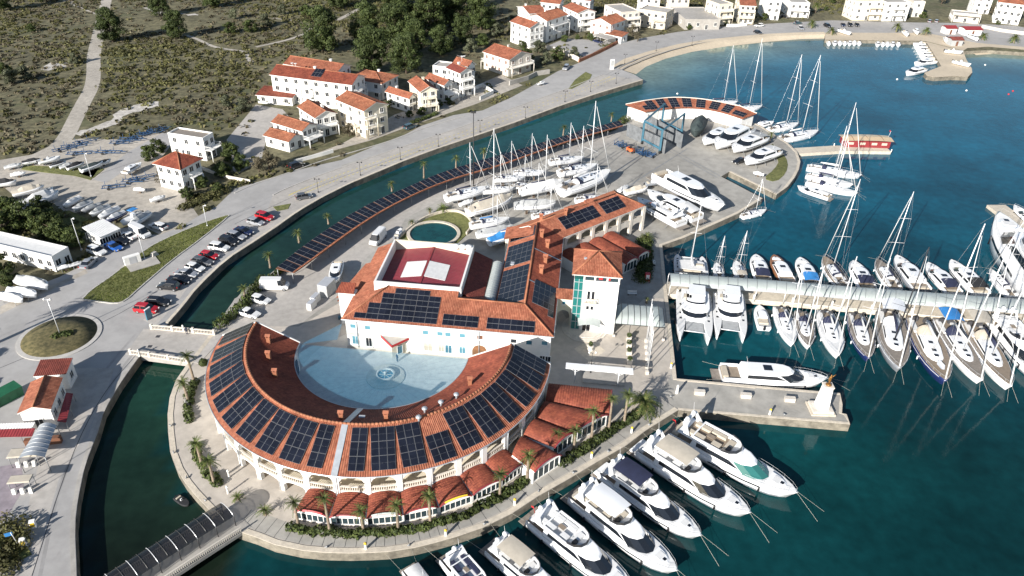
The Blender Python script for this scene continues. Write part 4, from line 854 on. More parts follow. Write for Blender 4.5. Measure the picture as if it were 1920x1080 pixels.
for k, (s0, ln) in enumerate(((-.6, 8.6), (3.6, 10.0), (7.8, 11.0), (12.0, 10.5))):
    pavilion(NEW(s0 + 4.1, 0), NEW(s0, 0), NEW(s0 + .1, ln), NEW(s0 + 4.0, ln), f'barrel roofed pavilion by the arcade wing behind the tower, {ords[k]} from the long building', 'pavilions beside the arcade wing', panes=4)
# ================================================================== OTHER MARINA STRUCTURES
def line_pts(pts, n):
    return [along(pts, k, n) for k in range(n + 1)]
# ---------------------------------------------------------------- solar carport along the canal
cb = list(reversed(CP_BACK)); CPF = [G(x, y, LZ + 2.7) for x, y in [(552, 511), (600, 477), (640, 447), (692, 411), (742, 382), (805, 352), (867, 330), (917, 317), (960, 303), (1060, 266), (1168, 236)]]
cb = smooth_line(cb, 2); CPF = smooth_line(CPF, 2)
NB = 40; b_ = line_pts(cb, NB); f_ = line_pts(CPF, NB)
cpt = thing('solar_carport', 'long curved carport roofed with solar panels along the canal', 'carport', (f_[0].x, f_[0].y, LZ)); OO = V(cpt.location)
mb = MB(); mb.loft([[b_[k] - OO, f_[k] - OO, f_[k] - OO - V((0, 0, .18)), b_[k] - OO - V((0, 0, .18))] for k in range(NB + 1)]); part(cpt, 'roof_deck', mb, 'brown')
mw_, mh_ = 1.02, 2.05
for k in range(NB):
    B0, B1, F0, F1 = [p - OO for p in (b_[k], b_[k + 1], f_[k], f_[k + 1])]
    fe0, fe1 = F0.lerp(B0, .09), F1.lerp(B1, .09); mbx = MB(); ribbed(mbx, [F0 + V((0, 0, .03)), F1 + V((0, 0, .03)), fe1 + V((0, 0, .03)), fe0 + V((0, 0, .03))], slab=0, sp=.4); part(cpt, 'tile_edge', mbx, 'tile_old')
    c = (fe0 + fe1 + B0 + B1) / 4; u = ((F1 - F0) + (B1 - B0)).normalized(); v = ((B0 + B1) - (F0 + F1)); v = (v - u * v.dot(u)); dep = ((B0 + B1) / 2 - (fe0 + fe1) / 2).length; v.normalize()
    wd_ = min((F1 - F0).length, (B1 - B0).length); nc = 3 if wd_ > 3.25 else 2; nr = max(2, round(dep / 2.15)); h2 = (dep - .1) / nr - .04
    me = module_mesh(round((wd_ - .28) / nc, 1), round(h2, 1)); R = Matrix((u, v, u.cross(v))).transposed().to_euler()
    for i in range(nc):
        for j in range(nr):
            o = bpy.data.objects.new('solar_panel', me); C.objects.link(o); o.parent = cpt; o.rotation_euler = R
            o.location = c + u * ((i - (nc - 1) / 2) * (round((wd_ - .28) / nc, 1) + .03)) + v * ((j - (nr - 1) / 2) * (round(h2, 1) + .03)) + V((0, 0, .06))
    if k % 2 == 0:
        for p in (F0.lerp(B0, .12), B0.lerp(F0, .08)): part(cpt, 'post', MB().tube((p.x, p.y, 0), (p.x, p.y, p.z - .15), .07, .07, 6), 'steel')
# ---------------------------------------------------------------- curved workshop on the north tip
wk = thing('workshop_building', 'white curved workshop with orange roof and spaced solar panels by the open water', 'building', G(1300, 225)); OO = V(wk.location)
zb, zf = LZ + 5.3, LZ + 3.7
BK = smooth_line([G(x, y, zb) for x, y in [(1208, 189), (1252, 183), (1284, 183), (1328, 187), (1387, 199)]], 2); FR = smooth_line([G(x, y, zf) for x, y in [(1210, 210), (1254, 203), (1302, 202), (1346, 208), (1392, 223)]], 2)
eL, eR = G(1173, 196, zf + .6), G(1419, 213, zf + .6); nb = 18; bk = line_pts(BK, nb); fr = line_pts(FR, nb)
mb = MB()
for k in range(nb): ribbed(mb, [fr[k] - OO, fr[k + 1] - OO, bk[k + 1] - OO, bk[k] - OO], sp=.5, per=2, amp=.06)
wr = part(wk, 'roof', mb, 'tile'); mb = MB(); ribbed(mb, [eL - OO, fr[0] - OO, bk[0] - OO], sp=.5, per=2); part(wk, 'hip_roof', mb, 'tile'); mb = MB(); ribbed(mb, [fr[-1] - OO, eR - OO, bk[-1] - OO], sp=.5, per=2); part(wk, 'hip_roof', mb, 'tile')
mb = MB(); sh = lambda p, q, t: p.lerp(q, t); FW = [sh(fr[k], bk[k], .1) for k in range(nb + 1)]; BW = [sh(fr[k], bk[k], .92) for k in range(nb + 1)]
mb.prism([(p - OO).xy for p in [eL.lerp(eR, .02)] + FW + [eR.lerp(eL, .02)] + BW[::-1]], 0, zf - LZ - .2); part(wk, 'wall', mb, 'white')
part(wk, 'ridge_tiles', MB().path([p - OO + V((0, 0, .1)) for p in [eL] + bk + [eR]], .2, 5), 'stone_pale')
for i, t_ in enumerate((.115, .225, .34, .455, .57, .685, .80)):
    k = t_ * nb; a = fr[int(k)].lerp(fr[int(k) + 1], k % 1); b2 = bk[int(k)].lerp(bk[int(k) + 1], k % 1); u = (fr[int(k) + 1] - fr[int(k)]).normalized(); v = (b2 - a); v = (v - u * v.dot(u)); ln = v.length; v.normalize()
    modules(wk, a - OO + v * .4 - u * 1.45, u, v, 2, 4, 1.4, max(.9, (ln - .9) / 4), .05)
for t_ in (.03, .93): k = t_ * nb; a = fr[int(k)].lerp(bk[int(k)], .15); u = (fr[int(k) + 1] - fr[int(k)]).normalized(); v = (bk[int(k)] - fr[int(k)]); v = (v - u * v.dot(u)).normalized(); modules(wk, a - OO, u, v, 2, 2, 2.0, 1.0, .05)
# grey panel walls of the wash dock, each panel a piece
mat('panel_grey', (.17, .18, .19), .5, .2, .8)
def panel_wall(label, p, q, h, n, m='panel_grey'):
    p, q = V(p), V(q); root = thing('panel_wall', label, 'wall', ((p + q) / 2).xyz); d = (q - p).normalized(); ln = (q - p).length; az = math.atan2(d.y, d.x); me = None
    for k in range(n):
        if me is None: mb = MB(); mb.box((0, 0, h / 2), (ln / n - .08, .12, h)); mb.box((0, -.08, h / 2), (.1, .1, h)); me = mb.mesh('panel', [m])
        c = p.lerp(q, (k + .5) / n) - (p + q) / 2; o = bpy.data.objects.new('panel', me); C.objects.link(o); o.parent = root; o.location = (c.x, c.y, rnd.uniform(-.05, .05)); o.rotation_euler = (0, 0, az)
    mb = MB(); mb.tube(p - (p + q) / 2 + V((0, .15, h - .3)), q - (p + q) / 2 + V((0, .15, h - .3)), .08); part(root, 'rail', mb, 'steel')
panel_wall('near grey panel wall in front of the blue boat lift', G(1174, 255), G(1246, 289), 4.2, 14)
panel_wall('far grey panel wall behind the blue boat lift', G(1212, 240), G(1277, 279), 4.4, 14)
mb = MB(); pw0, pw1 = G(1246, 289), G(1277, 279)
# travelling boat lift (blue gantry)
A, B, Cc, D = G(1203, 270), G(1236, 288), G(1277, 255), G(1240, 236)
bl = thing('boat_lift', 'blue travelling boat lift gantry standing over the grey panel walls', 'gantry', (A + Cc) / 2); OO = V(bl.location); hL = 7.0
for p in (A, B, Cc, D):
    p = p - OO; part(bl, 'leg', MB().box((p.x, p.y, hL / 2 + .4), (.55, .55, hL - .4)), 'lift_blue')
    part(bl, 'wheel', MB().tube((p.x - .25, p.y, .55), (p.x + .25, p.y, .55), .55, .55, 12), 'rubber')
for p, q, z in ((A, D, hL), (B, Cc, hL), (A, B, hL), (A, B, 1.5), (D, Cc, 1.5)): p, q = p - OO + V((0, 0, z)), q - OO + V((0, 0, z)); mb = MB(); mb.tube(p, q, .36, .36, 4); part(bl, 'beam', mb, 'lift_blue')
for t_ in (.3, .7):
    for p, q in ((A, D), (B, Cc)): c = p.lerp(q, t_) - OO; part(bl, 'cable', MB().tube((c.x, c.y, 2), (c.x, c.y, hL), .05, .05, 4), 'rigging')
# ---------------------------------------------------------------- roofed pontoon
PN = smooth_line([G(x, y, LZ) for x, y in [(1252, 552), (1440, 564), (1690, 587), (1920, 609), (2120, 630)]], 1); CN = [G(x, y, LZ + 2.5) for x, y in [(1257, 535), (1440, 547), (1690, 569), (1920, 588), (2120, 606)]]; CF = [G(x, y, LZ + 2.5) for x, y in [(1254, 514), (1440, 527), (1590, 539), (1920, 563), (2120, 579)]]
po = thing('roofed_pontoon', 'long pontoon walkway under a pale ribbed barrel canopy', 'pier', G(1252, 540)); OO = V(po.location)
n = 46; pn = line_pts(PN, n); cn = line_pts(CN, n); cf = line_pts(CF, n)
mb = MB(); far = [V((q.x + (q.x - p.x) * .1, q.y + 1.2, LZ)) for p, q in zip(cn, cf)]
mb.loft([[p - OO - V((0, 0, 1.0)), p - OO - V((0, 0, .05)), q - OO - V((0, 0, .05)), q - OO - V((0, 0, 1.0))] for p, q in zip(pn, far)]); part(po, 'deck', mb, 'stone')
K = 8
def hoop(p, q, s=0): return [p.lerp(q, .5 - .5 * math.cos(PI * i / K)) + V((0, 0, .95 * math.sin(PI * i / K) + s)) - OO for i in range(K + 1)]
for k in range(n):
    mb = MB(); mb.loft([hoop(cn[k], cf[k]), hoop(cn[k + 1], cf[k + 1])], 0, False, False, closed=False, sm=True); part(po, 'canopy_panel', mb, 'canopy_clear')
    part(po, 'hoop', MB().path(hoop(cn[k], cf[k], .03), .05, 4), 'steel')
    if k % 3 == 0:
        for p in (cn[k], cf[k]): q = p - OO; part(po, 'post', MB().tube((q.x, q.y, -.1), (q.x, q.y, 2.5), .06, .06, 6), 'mast')
for ln_ in (cn, cf): part(po, 'eave_beam', MB().path([p - OO for p in ln_], .08, 5), 'alu')
mb = MB(); mb.path([pn[k] - OO + V((0, 0, .0)) for k in range(n + 1)], .12, 4); part(po, 'edge_rail', mb, 'stone_pale')
for k in range(1, n, 4):
    q = pn[k].lerp(far[k], .12) - OO; part(po, 'service_pedestal', MB().box((q.x, q.y, .45), (.3, .3, 1.0)), 'white')
    part(po, 'pile', MB().tube((q.x, q.y + .6, -3), (q.x, q.y + .6, -.9), .35, .35, 8), 'concrete')
# slim jetties further out
def jetty(label, pts, wdt, hgt=.9):
    P = [G(x, y, hgt) for x, y in pts]; root = thing('jetty', label, 'jetty', P[0] * 1); OO = V(root.location); a, b = offset_line(P, wdt / 2), offset_line(P, -wdt / 2)
    mb = MB(); mb.loft([[p - OO - V((0, 0, hgt + .4)), p - OO, q - OO, q - OO - V((0, 0, hgt + .4))] for p, q in zip(a, b)]); part(root, 'deck', mb, 'stone'); 
    for p in a[1:] + b[1:]: q = p - OO; part(root, 'mooring_post', MB().tube((q.x, q.y, -.2), (q.x, q.y, .7), .14, .14, 6), 'white')
    return root
jetty('narrow jetty leading to the red roofed fuel station', [(1490, 283), (1570, 278), (1665, 279)], 4.2, .9)
jetty('short concrete jetty beside the big white yacht at right edge', [(1868, 384), (1900, 408), (1960, 452)], 5, .8)
# fuel station: red canopy house on the jetty
fs = thing('fuel_station', 'red fuel station hut with tan curved roof at the jetty end', 'hut', G(1620, 272, .9)); mb = MB()
x0, x1, d = -7.5, 7.5, 2.2
fs.scale = (1, 1.15, .72); part(fs, 'wall', MB().box((0, 0, 1.4), (13.6, 3.6, 2.7)), 'dull_red')
mb = MB(); mb.loft([[(x0 + 15 * i / 12, -d, 3.0 + .35 * math.sin(PI * (i / 12 - .1))) for i in range(13)], [(x0 + 15 * i / 12, 0, 3.5 + .35 * math.sin(PI * (i / 12 - .1))) for i in range(13)], [(x0 + 15 * i / 12, d, 3.0 + .35 * math.sin(PI * (i / 12 - .1))) for i in range(13)]], closed=False, c0=False, c1=False); part(fs, 'roof', mb, 'gel_tan')
for x in (-4.5, 0, 4.5): part(fs, 'roof_rib', MB().path([(x, -d - .02, 3.25), (x, 0, 3.85), (x, d, 3.3)], .07, 4), 'brown')
for x in (-5, -1.5, 2, 5): part(fs, 'window', MB().box((x, -1.82, 1.7), (1.6, .06, 1.0)), 'canvas_beige')
part(fs, 'flagpole', MB().tube((6.5, 0, 3.4), (6.8, 0, 6.5), .05), 'mast'); part(fs, 'flag', MB().box((6.8, .4, 6.2), (.05, .8, .6)), 'red')
# ---------------------------------------------------------------- bridges
def balustrade(root, p, q, z=0, n=None, h=.95):
    p, q = V(p), V(q); d = q - p; ln = Matrix.Identity(3); L_ = d.length; az = math.atan2(d.y, d.x); n = n or max(3, int(L_ / .28)); mb = MB()
    for k in range(n): c = p.lerp(q, (k + .5) / n); mb.lathe([(.06, .1), (.1, .3), (.05, .55), (.08, h - .15)], (c.x, c.y, z + c.z), 5)
    c = (p + q) / 2; mb.box((c.x, c.y, c.z + z + h - .07), (L_, .26, .14), az); mb.box((c.x, c.y, c.z + z + .06), (L_, .26, .12), az)
    return part(root, 'balustrade', mb, 'stone_pale')
br = thing('road_bridge', 'short white road bridge with stone balustrades over the canal', 'bridge', G(320, 645)); OO = V(br.location)
A, B, Cc, D = G(285, 617), G(402, 628), G(352, 681), G(246, 664); S = lambda p: p - OO
mb = MB(); mb.prism([S(p).xy for p in (A + V((-1.5, 0, 0)), B + V((2, 0, 0)), Cc + V((2, 0, 0)), D + V((-1, 0, 0)))], -1.0, .06); part(br, 'deck', mb, 'promenade')
for p, q in ((A, B), (D, Cc)):
    p, q = S(p), S(q)
    for t0 in range(3): balustrade(br, p.lerp(q, t0 / 3 + .015), p.lerp(q, (t0 + 1) / 3 - .015), .06)
    for t0 in range(4): c = p.lerp(q, t0 / 3); part(br, 'pillar', MB().box((c.x, c.y, .6), (.42, .42, 1.2)), 'stone_pale')
for p, q in ((A.lerp(D, .3), None), (A.lerp(D, .7), None), (B.lerp(Cc, .3), None)): c = S(p) + V((2.2, 0, 0)); part(br, 'manhole', MB().box((c.x, c.y, .075), (.7, .7, .02)), 'dark')
# covered footbridge
fb = thing('covered_footbridge', 'footbridge with dark transparent barrel canopy and white balustrade at lower left', 'bridge', G(440, 985)); OO = V(fb.location)
a1 = G(456, 998); d_ = G(330, 1084) - a1; d_.z = 0; LB = 30; d_.normalize(); s_ = V((d_.y, -d_.x, 0)); s_ = s_ if s_.x < 0 else -s_; w2 = 2.4
c0 = a1 + s_ * w2; hum = lambda t: .06 + .5 * math.sin(PI * min(1, max(0, t / LB)))
pts = [c0 - d_ * 1.2 + d_ * (LB + 1.2) * k / 24 for k in range(25)]
mb = MB(); mb.loft([[p - OO + s_ * w2 + V((0, 0, hum(k * LB / 24) - .55)), p - OO + s_ * w2 + V((0, 0, hum(k * LB / 24))), p - OO - s_ * w2 + V((0, 0, hum(k * LB / 24))), p - OO - s_ * w2 + V((0, 0, hum(k * LB / 24) - .55))] for k, p in enumerate(pts)]); part(fb, 'deck', mb, 'concrete')
HB = 1.9
def fh(k, dz=0): p = pts[k] - OO + V((0, 0, hum(k * LB / 24))); return [p + s_ * .75 - s_ * (1.62 * math.cos(PI * i / 8)) + V((0, 0, HB + .7 * math.sin(PI * i / 8) + dz)) for i in range(9)]
for k in range(1, 24):
    mb = MB(); mb.loft([fh(k), fh(k + 1)], 0, False, False, closed=False, sm=True); part(fb, 'canopy_panel', mb, 'canopy_smoke')
    part(fb, 'hoop', MB().path(fh(k, .03), .045, 4), 'alu' if k % 2 else 'iron')
    if k % 2 == 1:
        for s in (-1, 1): p = pts[k] - OO + s_ * (.75 + s * 1.6); z = hum(k * LB / 24); part(fb, 'post', MB().tube((p.x, p.y, z), (p.x, p.y, z + HB), .06, .06, 6), 'iron')
    for s in (-1, 1):
        p, q = pts[k] - OO + s_ * (s * (w2 - .12)) + V((0, 0, hum(k * LB / 24))), pts[k + 1] - OO + s_ * (s * (w2 - .12)) + V((0, 0, hum((k + 1) * LB / 24))); mb = MB()
        for j in range(5): c = p.lerp(q, (j + .5) / 5); mb.lathe([(.07, .1), (.11, .3), (.06, .55), (.09, .85)], c, 5)
        mb.tube(p + V((0, 0, .92)), q + V((0, 0, .92)), .12, .12, 4); part(fb, 'balustrade', mb, 'stone_pale')
for t_ in (14, 26): p = c0 + d_ * t_ - OO; part(fb, 'pier', MB().box((p.x, p.y, -1.6), (1.2, 3.6, 3.6), math.atan2(d_.y, d_.x)), 'concrete')
# ---------------------------------------------------------------- plaza furniture next to the tower
cnp = thing('iron_canopy', 'glass canopy on iron ribs and posts at the foot of the tower', 'canopy', W(15.7, 13.8), MA); hx, hy, ze, zt = 4.6, 3.2, 2.9, 4.1
def cv(x, y): # curved hip surface
    e = max(abs(x) / hx, abs(y) / hy); tx = max(0, (abs(x) - hx * .55) / (hx * .45)); ty = max(0, (abs(y) - hy * .25) / (hy * .75)); f = max(tx, ty); return ze + (zt - ze) * math.sqrt(max(0, 1 - f * f))
gx = [-hx + 2 * hx * i / 8 for i in range(9)]; gy = [-hy + 2 * hy * i / 8 for i in range(9)]
for i in range(8):
    mb = MB(); mb.loft([[(gx[i], y, cv(gx[i], y)) for y in gy], [(gx[i + 1], y, cv(gx[i + 1], y)) for y in gy]], 0, False, False, closed=False, sm=True); part(cnp, 'roof_panel', mb, 'canopy_clear')
for i in range(9): part(cnp, 'rib', MB().path([(gx[i], y, cv(gx[i], y) + .03) for y in gy], .05, 4), 'iron')
for y in (-hy, hy): part(cnp, 'eave_beam', MB().tube((-hx, y, ze), (hx, y, ze), .07), 'iron')
for x in (-hx, -1.8, 1.8, hx):
    for y in (-hy, hy): part(cnp, 'post', MB().tube((x, y, 0), (x, y, ze), .06), 'iron'); part(cnp, 'post_base', MB().box((x, y, .2), (.45, .45, .4)), 'stone_pale')
# white screen beam on two posts
sb = thing('white_pergola', 'flat white awning beam on two posts across the plaza', 'pergola', W(8.2, -3.8), MA)
part(sb, 'roof', MB().box((0, 0, 3.5), (11.4, 1.5, .16)), 'gel'); part(sb, 'beam', MB().box((0, 0, 3.3), (11.2, .2, .22)), 'alu')
for x in (-4.0, 3.4): part(sb, 'post', MB().tube((x, 0, 0), (x, 0, 3.2), .1), 'mast'); part(sb, 'brace', MB().tube((x, 0, 2.3), (x + 1.2, 0, 3.2), .05), 'mast'); part(sb, 'brace', MB().tube((x, 0, 2.3), (x - 1.2, 0, 3.2), .05), 'mast')
st = MB(); st.box((0, 0, .12), (7.2, 5.2, .22)); struct_o = single('stage', st, 'concrete', 'low grey stage slab in front of the white pergola', 'stage', W(9.2, -1.2), MA)
# flagpoles, planters
for k, (x, y) in enumerate([(1211, 641), (1211, 652), (1212, 664), (1212.5, 676), (1212.5, 689), (1213, 701)]):
    fp = thing('flagpole', f'tall bare white flagpole, {("farthest", "second farthest", "third farthest", "third nearest", "second nearest", "nearest")[k]} in the row beside the quay', 'flagpole', G(x, y), 0, 'flagpoles on the plaza')
    part(fp, 'base', MB().box((0, 0, .35), (.55, .55, .7)), 'stone_pale'); part(fp, 'pole', MB().tube((0, 0, .6), (0, 0, 9.5), .075, .045, 8), 'mast'); part(fp, 'finial', MB().lathe([(.02, 0), (.08, .08), (.02, .16)], (0, 0, 9.5), 6), 'mast')
# pedestal with bronze figure at the pier end
pd = thing('statue_pedestal', 'tall white tapered pedestal with bronze figure on the stone pier', 'statue', G(1538, 768)); 
part(pd, 'step', MB().box((0, 0, .15), (4.0, 3.3, .3)), 'stone'); part(pd, 'step', MB().box((0, 0, .5), (3.4, 2.8, .4)), 'stone_pale'); part(pd, 'pedestal', MB().box((0, 0, 2.9), (1.9, 1.7, 4.4), 0, 0, (.72, .72)), 'white'); part(pd, 'cap', MB().box((0, 0, 5.25), (1.6, 1.5, .25)), 'stone_pale')
mb = MB(); mb.lathe([(.5, 0), (.45, .2), (.2, .3)], (0, 0, 5.4), 10); part(pd, 'plinth', mb, 'bronze')
mb = MB(); mb.lathe([(.12, 0), (.15, .4), (.17, .75), (.22, .9), (.2, 1.2), (.24, 1.4), (.1, 1.52), (.13, 1.65), (.1, 1.8), (.02, 1.85)], (0, 0, 5.65), 9); mb.tube((.18, 0, 7.0), (.7, .1, 7.5), .08, .05, 6); mb.tube((-.18, 0, 7.0), (-.4, -.2, 6.4), .08, .05, 6); part(pd, 'figure', mb, 'bronze')
# round well pool with lawn behind the hall
wc = G(813, 440); 
mb = MB(); lp = smooth_line(GP([(748, 448), (770, 428), (800, 408), (835, 398), (862, 398), (882, 412), (885, 428), (868, 448), (850, 462), (800, 470), (752, 462)]), 2); mb.prism([(p.x, p.y) for p in lp], LZ, LZ + .14); struct('pool_lawn', mb, 'grass')
wl = thing('round_pool', 'round stone rimmed pool set in a lawn behind the red roofed hall', 'pool', (wc.x, wc.y, LZ)); R_ = 5.4
part(wl, 'rim', MB().lathe([(R_ + .75, 0), (R_ + .75, .45), (R_, .45), (R_, .1), (R_ - .02, .1)][:4], n=48, sm=False), 'stone'); mb = MB(); mb.lathe([(R_ + .02, .14), (R_ + .02, .2)], n=48, sm=False); part(wl, 'water', mb, 'pool_water' if 'pool_water' in MATS else (mat('pool_water', (.006, .055, .055), .05, .3, .3, spec=.5) and 'pool_water'))
struct('lawn_wall', strip('lawn_wall', lp[: len(lp) * 2 // 3], .35, LZ, 'stone', .75), 'stone')
# rails of the lift in the yard, slipway grooves
for pts in ([(1130, 340), (1180, 305), (1250, 265), (1280, 250)], [(1175, 352), (1215, 325), (1290, 278)], [(1215, 255), (1350, 330)], [(1255, 283), (1345, 333)]):
    struct('yard_rail', strip('yard_rail', GP(pts), .22, LZ + .012, 'steel'), 'steel')
# ================================================================== HOUSES
def house(label, A, B, Cq, h, roof='gy', rise=1.6, wall='white', tile='tile', st=2, nf=3, ns=3, name='house', cat='house', over=.45, balc=(), arcade=False, chim=1, zbase=LZ, ribsp=.42, pane='window', win=True, panel=0, dish=0, group=None):
    """A (left/back), B (near corner), C (right) = photo positions of the eave corners; A may be a depth in metres"""
    B3, C3 = G(*B, zbase + h), G(*Cq, zbase + h)
    if isinstance(A, tuple):
        A3 = G(*A, zbase + h); va, vc = A3 - B3, C3 - B3
        if va.length > vc.length: v = va.normalized(); u = V((v.y, -v.x, 0)); u = u if u.dot(vc) > 0 else -u; w, d = vc.dot(u), va.length
        else: u = vc.normalized(); v = V((-u.y, u.x, 0)); v = v if v.dot(va) > 0 else -v; w, d = vc.length, va.dot(v)
    else:
        vc = C3 - B3; u = vc.normalized(); v = V((-u.y, u.x, 0)); w, d = vc.length, A
    if u.cross(v).z < 0: pass
    c = B3 + u * (w / 2) + v * (d / 2); az = math.atan2(u.y, u.x)
    root = thing(name, label, cat, (c.x, c.y, zbase), az, group); X, Y = w / 2, d / 2; wx, wy = X - over, Y - over
    mb = MB(); mb.box((0, 0, h / 2 - .05), (2 * wx, 2 * wy, h - .1)); part(root, 'wall', mb, wall)
    E = [(-X, -Y, h), (X, -Y, h), (X, Y, h), (-X, Y, h)]; faces = []; gab = []
    if roof == 'gx': a, b = (-X, 0, h + rise), (X, 0, h + rise); faces = [[E[0], E[1], b, a], [E[2], E[3], a, b]]; gab = [[(-wx, -wy, h - .1), (-wx, wy, h - .1), (-wx, 0, h + rise * wy / Y - .15)], [(wx, -wy, h - .1), (wx, wy, h - .1), (wx, 0, h + rise * wy / Y - .15)]]; rl = [[a, b]]
    elif roof == 'gy': a, b = (0, -Y, h + rise), (0, Y, h + rise); faces = [[E[0], a, b, E[3]], [E[1], E[2], b, a]]; gab = [[(-wx, -wy, h - .1), (wx, -wy, h - .1), (0, -wy, h + rise * wx / X - .15)], [(-wx, wy, h - .1), (wx, wy, h - .1), (0, wy, h + rise * wx / X - .15)]]; rl = [[a, b]]
    elif roof == 'hip':
        if X > Y: a, b = (-X + Y, 0, h + rise), (X - Y, 0, h + rise); faces = [[E[0], E[1], b, a], [E[2], E[3], a, b], [E[3], E[0], a], [E[1], E[2], b]]
        else: a, b = (0, -Y + X, h + rise), (0, Y - X, h + rise); faces = [[E[0], E[1], a], [E[2], E[3], b], [E[3], E[0], a, b], [E[1], E[2], b, a]]
        rl = [[a, b]] + [[E[k], min((a, b), key=lambda q: (V(q) - V(E[k])).length)] for k in range(4)]
    elif roof == 'mono': faces = [[E[0], E[1], (X, Y, h + rise), (-X, Y, h + rise)]]; rl = []; mb = MB(); mb.prism([(-wx, wy - .3), (wx, wy - .3), (wx, wy), (-wx, wy)], h - .1, h + rise - .25); part(root, 'back_wall', mb, wall)
    else: rl = []
    if faces:
        rp = None
        for f in faces: mb = MB(); ribbed(mb, f, 0, ribsp, .06, .16, 1, per=2 if ribsp > .35 else 4); rp = part(root, 'roof', mb, [tile, 'white'])
        for g in gab: mb = MB(); mb.poly(g); part(root, 'gable', mb, wall)
        for r in rl: part(root, 'ridge_tiles', ridge(MB(), r, .15), 'tile_old')
        if roof in ('gx', 'gy', 'hip'):
            for k in range(chim):
                x, y = (rnd.uniform(-.5, .5) * X, .25 * Y) if roof == 'gx' else (.25 * X, rnd.uniform(-.5, .5) * Y); mb = MB(); z = h + rise * .7; mb.box((x, y, z + .3), (.7, .6, 1.3)); mb.box((x, y, z + 1.0), (.9, .8, .12)); part(rp, 'chimney', mb, wall)
        if panel: 
            v2 = V((0, Y, rise)).normalized() if roof in ('gx', 'hip') else V((-X, 0, rise)).normalized(); u2 = V((1, 0, 0)) if roof in ('gx', 'hip') else V((0, 1, 0))
            modules(root, V((0, -Y, h)) + v2 * (Y * .35) - u2 * .5 if roof in ('gx', 'hip') else V((X, 0, h)) + v2 * (X * .3), u2, v2, panel, 2, 1.1, 1.9, .05, off=.15)
        for k in range(dish): x = -X * .6 + k * 1.2; mb = MB(); mb.tube((x, 0, h + rise * .6), (x, 0, h + rise + 1.0), .05); mb.lathe([(.05, 0), (.35, .1), (.5, .25)], (x, -.1, h + rise + .9), 10); part(root, 'satellite_dish', mb, 'white')
    else:
        for k, (x, y, sx, sy) in enumerate(((0, -wy + .12, 2 * wx, .24), (0, wy - .12, 2 * wx, .24), (-wx + .12, 0, .24, 2 * wy - .5), (wx - .12, 0, .24, 2 * wy - .5))): mb = MB(); mb.box((x, y, h + .15), (sx + .02, sy, .5)); part(root, 'parapet', mb, wall)
        mb = MB(); mb.box((0, 0, h - .0), (2 * wx - .5, 2 * wy - .5, .08)); part(root, 'flat_roof', mb, tile if not tile.startswith('tile') else 'concrete')
    if win:
        fh = h / st
        def put(x, y, rz, z, ww, hh, nm='window'):
            o = bpy.data.objects.new(nm, win_mesh(ww, hh, pane, 'white', 1 if ww > 1 else 0, nm == 'window')); C.objects.link(o); o.parent = root; o.location = (x, y, z); o.rotation_euler = (0, 0, rz)
        for s in range(st):
            z = fh * s + fh * .55
            for k in range(nf):
                x = -wx + 2 * wx * (k + .5) / nf; dr = s == 0 and k == nf // 2
                put(x, -wy - .01, PI, z if not dr else 1.1, 1.35 if not dr else 1.3, 1.45 if not dr else 2.2, 'window' if not dr else 'door'); put(x, wy + .01, 0, z, 1.3, 1.4)
            for k in range(ns):
                y = -wy + 2 * wy * (k + .5) / ns
                put(-wx - .01, y, PI / 2, z, 1.2, 1.4); put(wx + .01, y, -PI / 2, z, 1.2, 1.4)
    for side, s, t0, t1, dep in balc:                     # balconies: side f/r/l, storey, from, to, depth
        z = h / st * s; mb = MB(); rb = MB(); ps = []
        if side == 'f': x0, x1 = -wx + 2 * wx * t0, -wx + 2 * wx * t1; mb.box(((x0 + x1) / 2, -wy - dep / 2, z), (x1 - x0, dep, .18)); ring_ = [(x0, -wy), (x0, -wy - dep), (x1, -wy - dep), (x1, -wy)]
        else:
            sg = 1 if side == 'r' else -1; y0, y1 = -wy + 2 * wy * t0, -wy + 2 * wy * t1; mb.box((sg * (wx + dep / 2), (y0 + y1) / 2, z), (dep, y1 - y0, .18)); ring_ = [(sg * wx, y0), (sg * (wx + dep), y0), (sg * (wx + dep), y1), (sg * wx, y1)]
        b = part(root, 'balcony', mb, wall)
        for p, q in zip(ring_, ring_[1:]):
            rb.tube((p[0], p[1], z + 1.0), (q[0], q[1], z + 1.0), .06, .06, 4); n_ = max(2, int(math.hypot(p[0] - q[0], p[1] - q[1]) / .45))
            for k in range(n_ + 1): x, y = p[0] + (q[0] - p[0]) * k / n_, p[1] + (q[1] - p[1]) * k / n_; rb.tube((x, y, z + .05), (x, y, z + 1.0), .05, .05, 4)
        part(b, 'railing', rb, 'white')
        for p in ring_[1:3]: part(b, 'column', MB().tube((p[0], p[1], 0), (p[0], p[1], z), .16, .16, 8), wall)
    return root
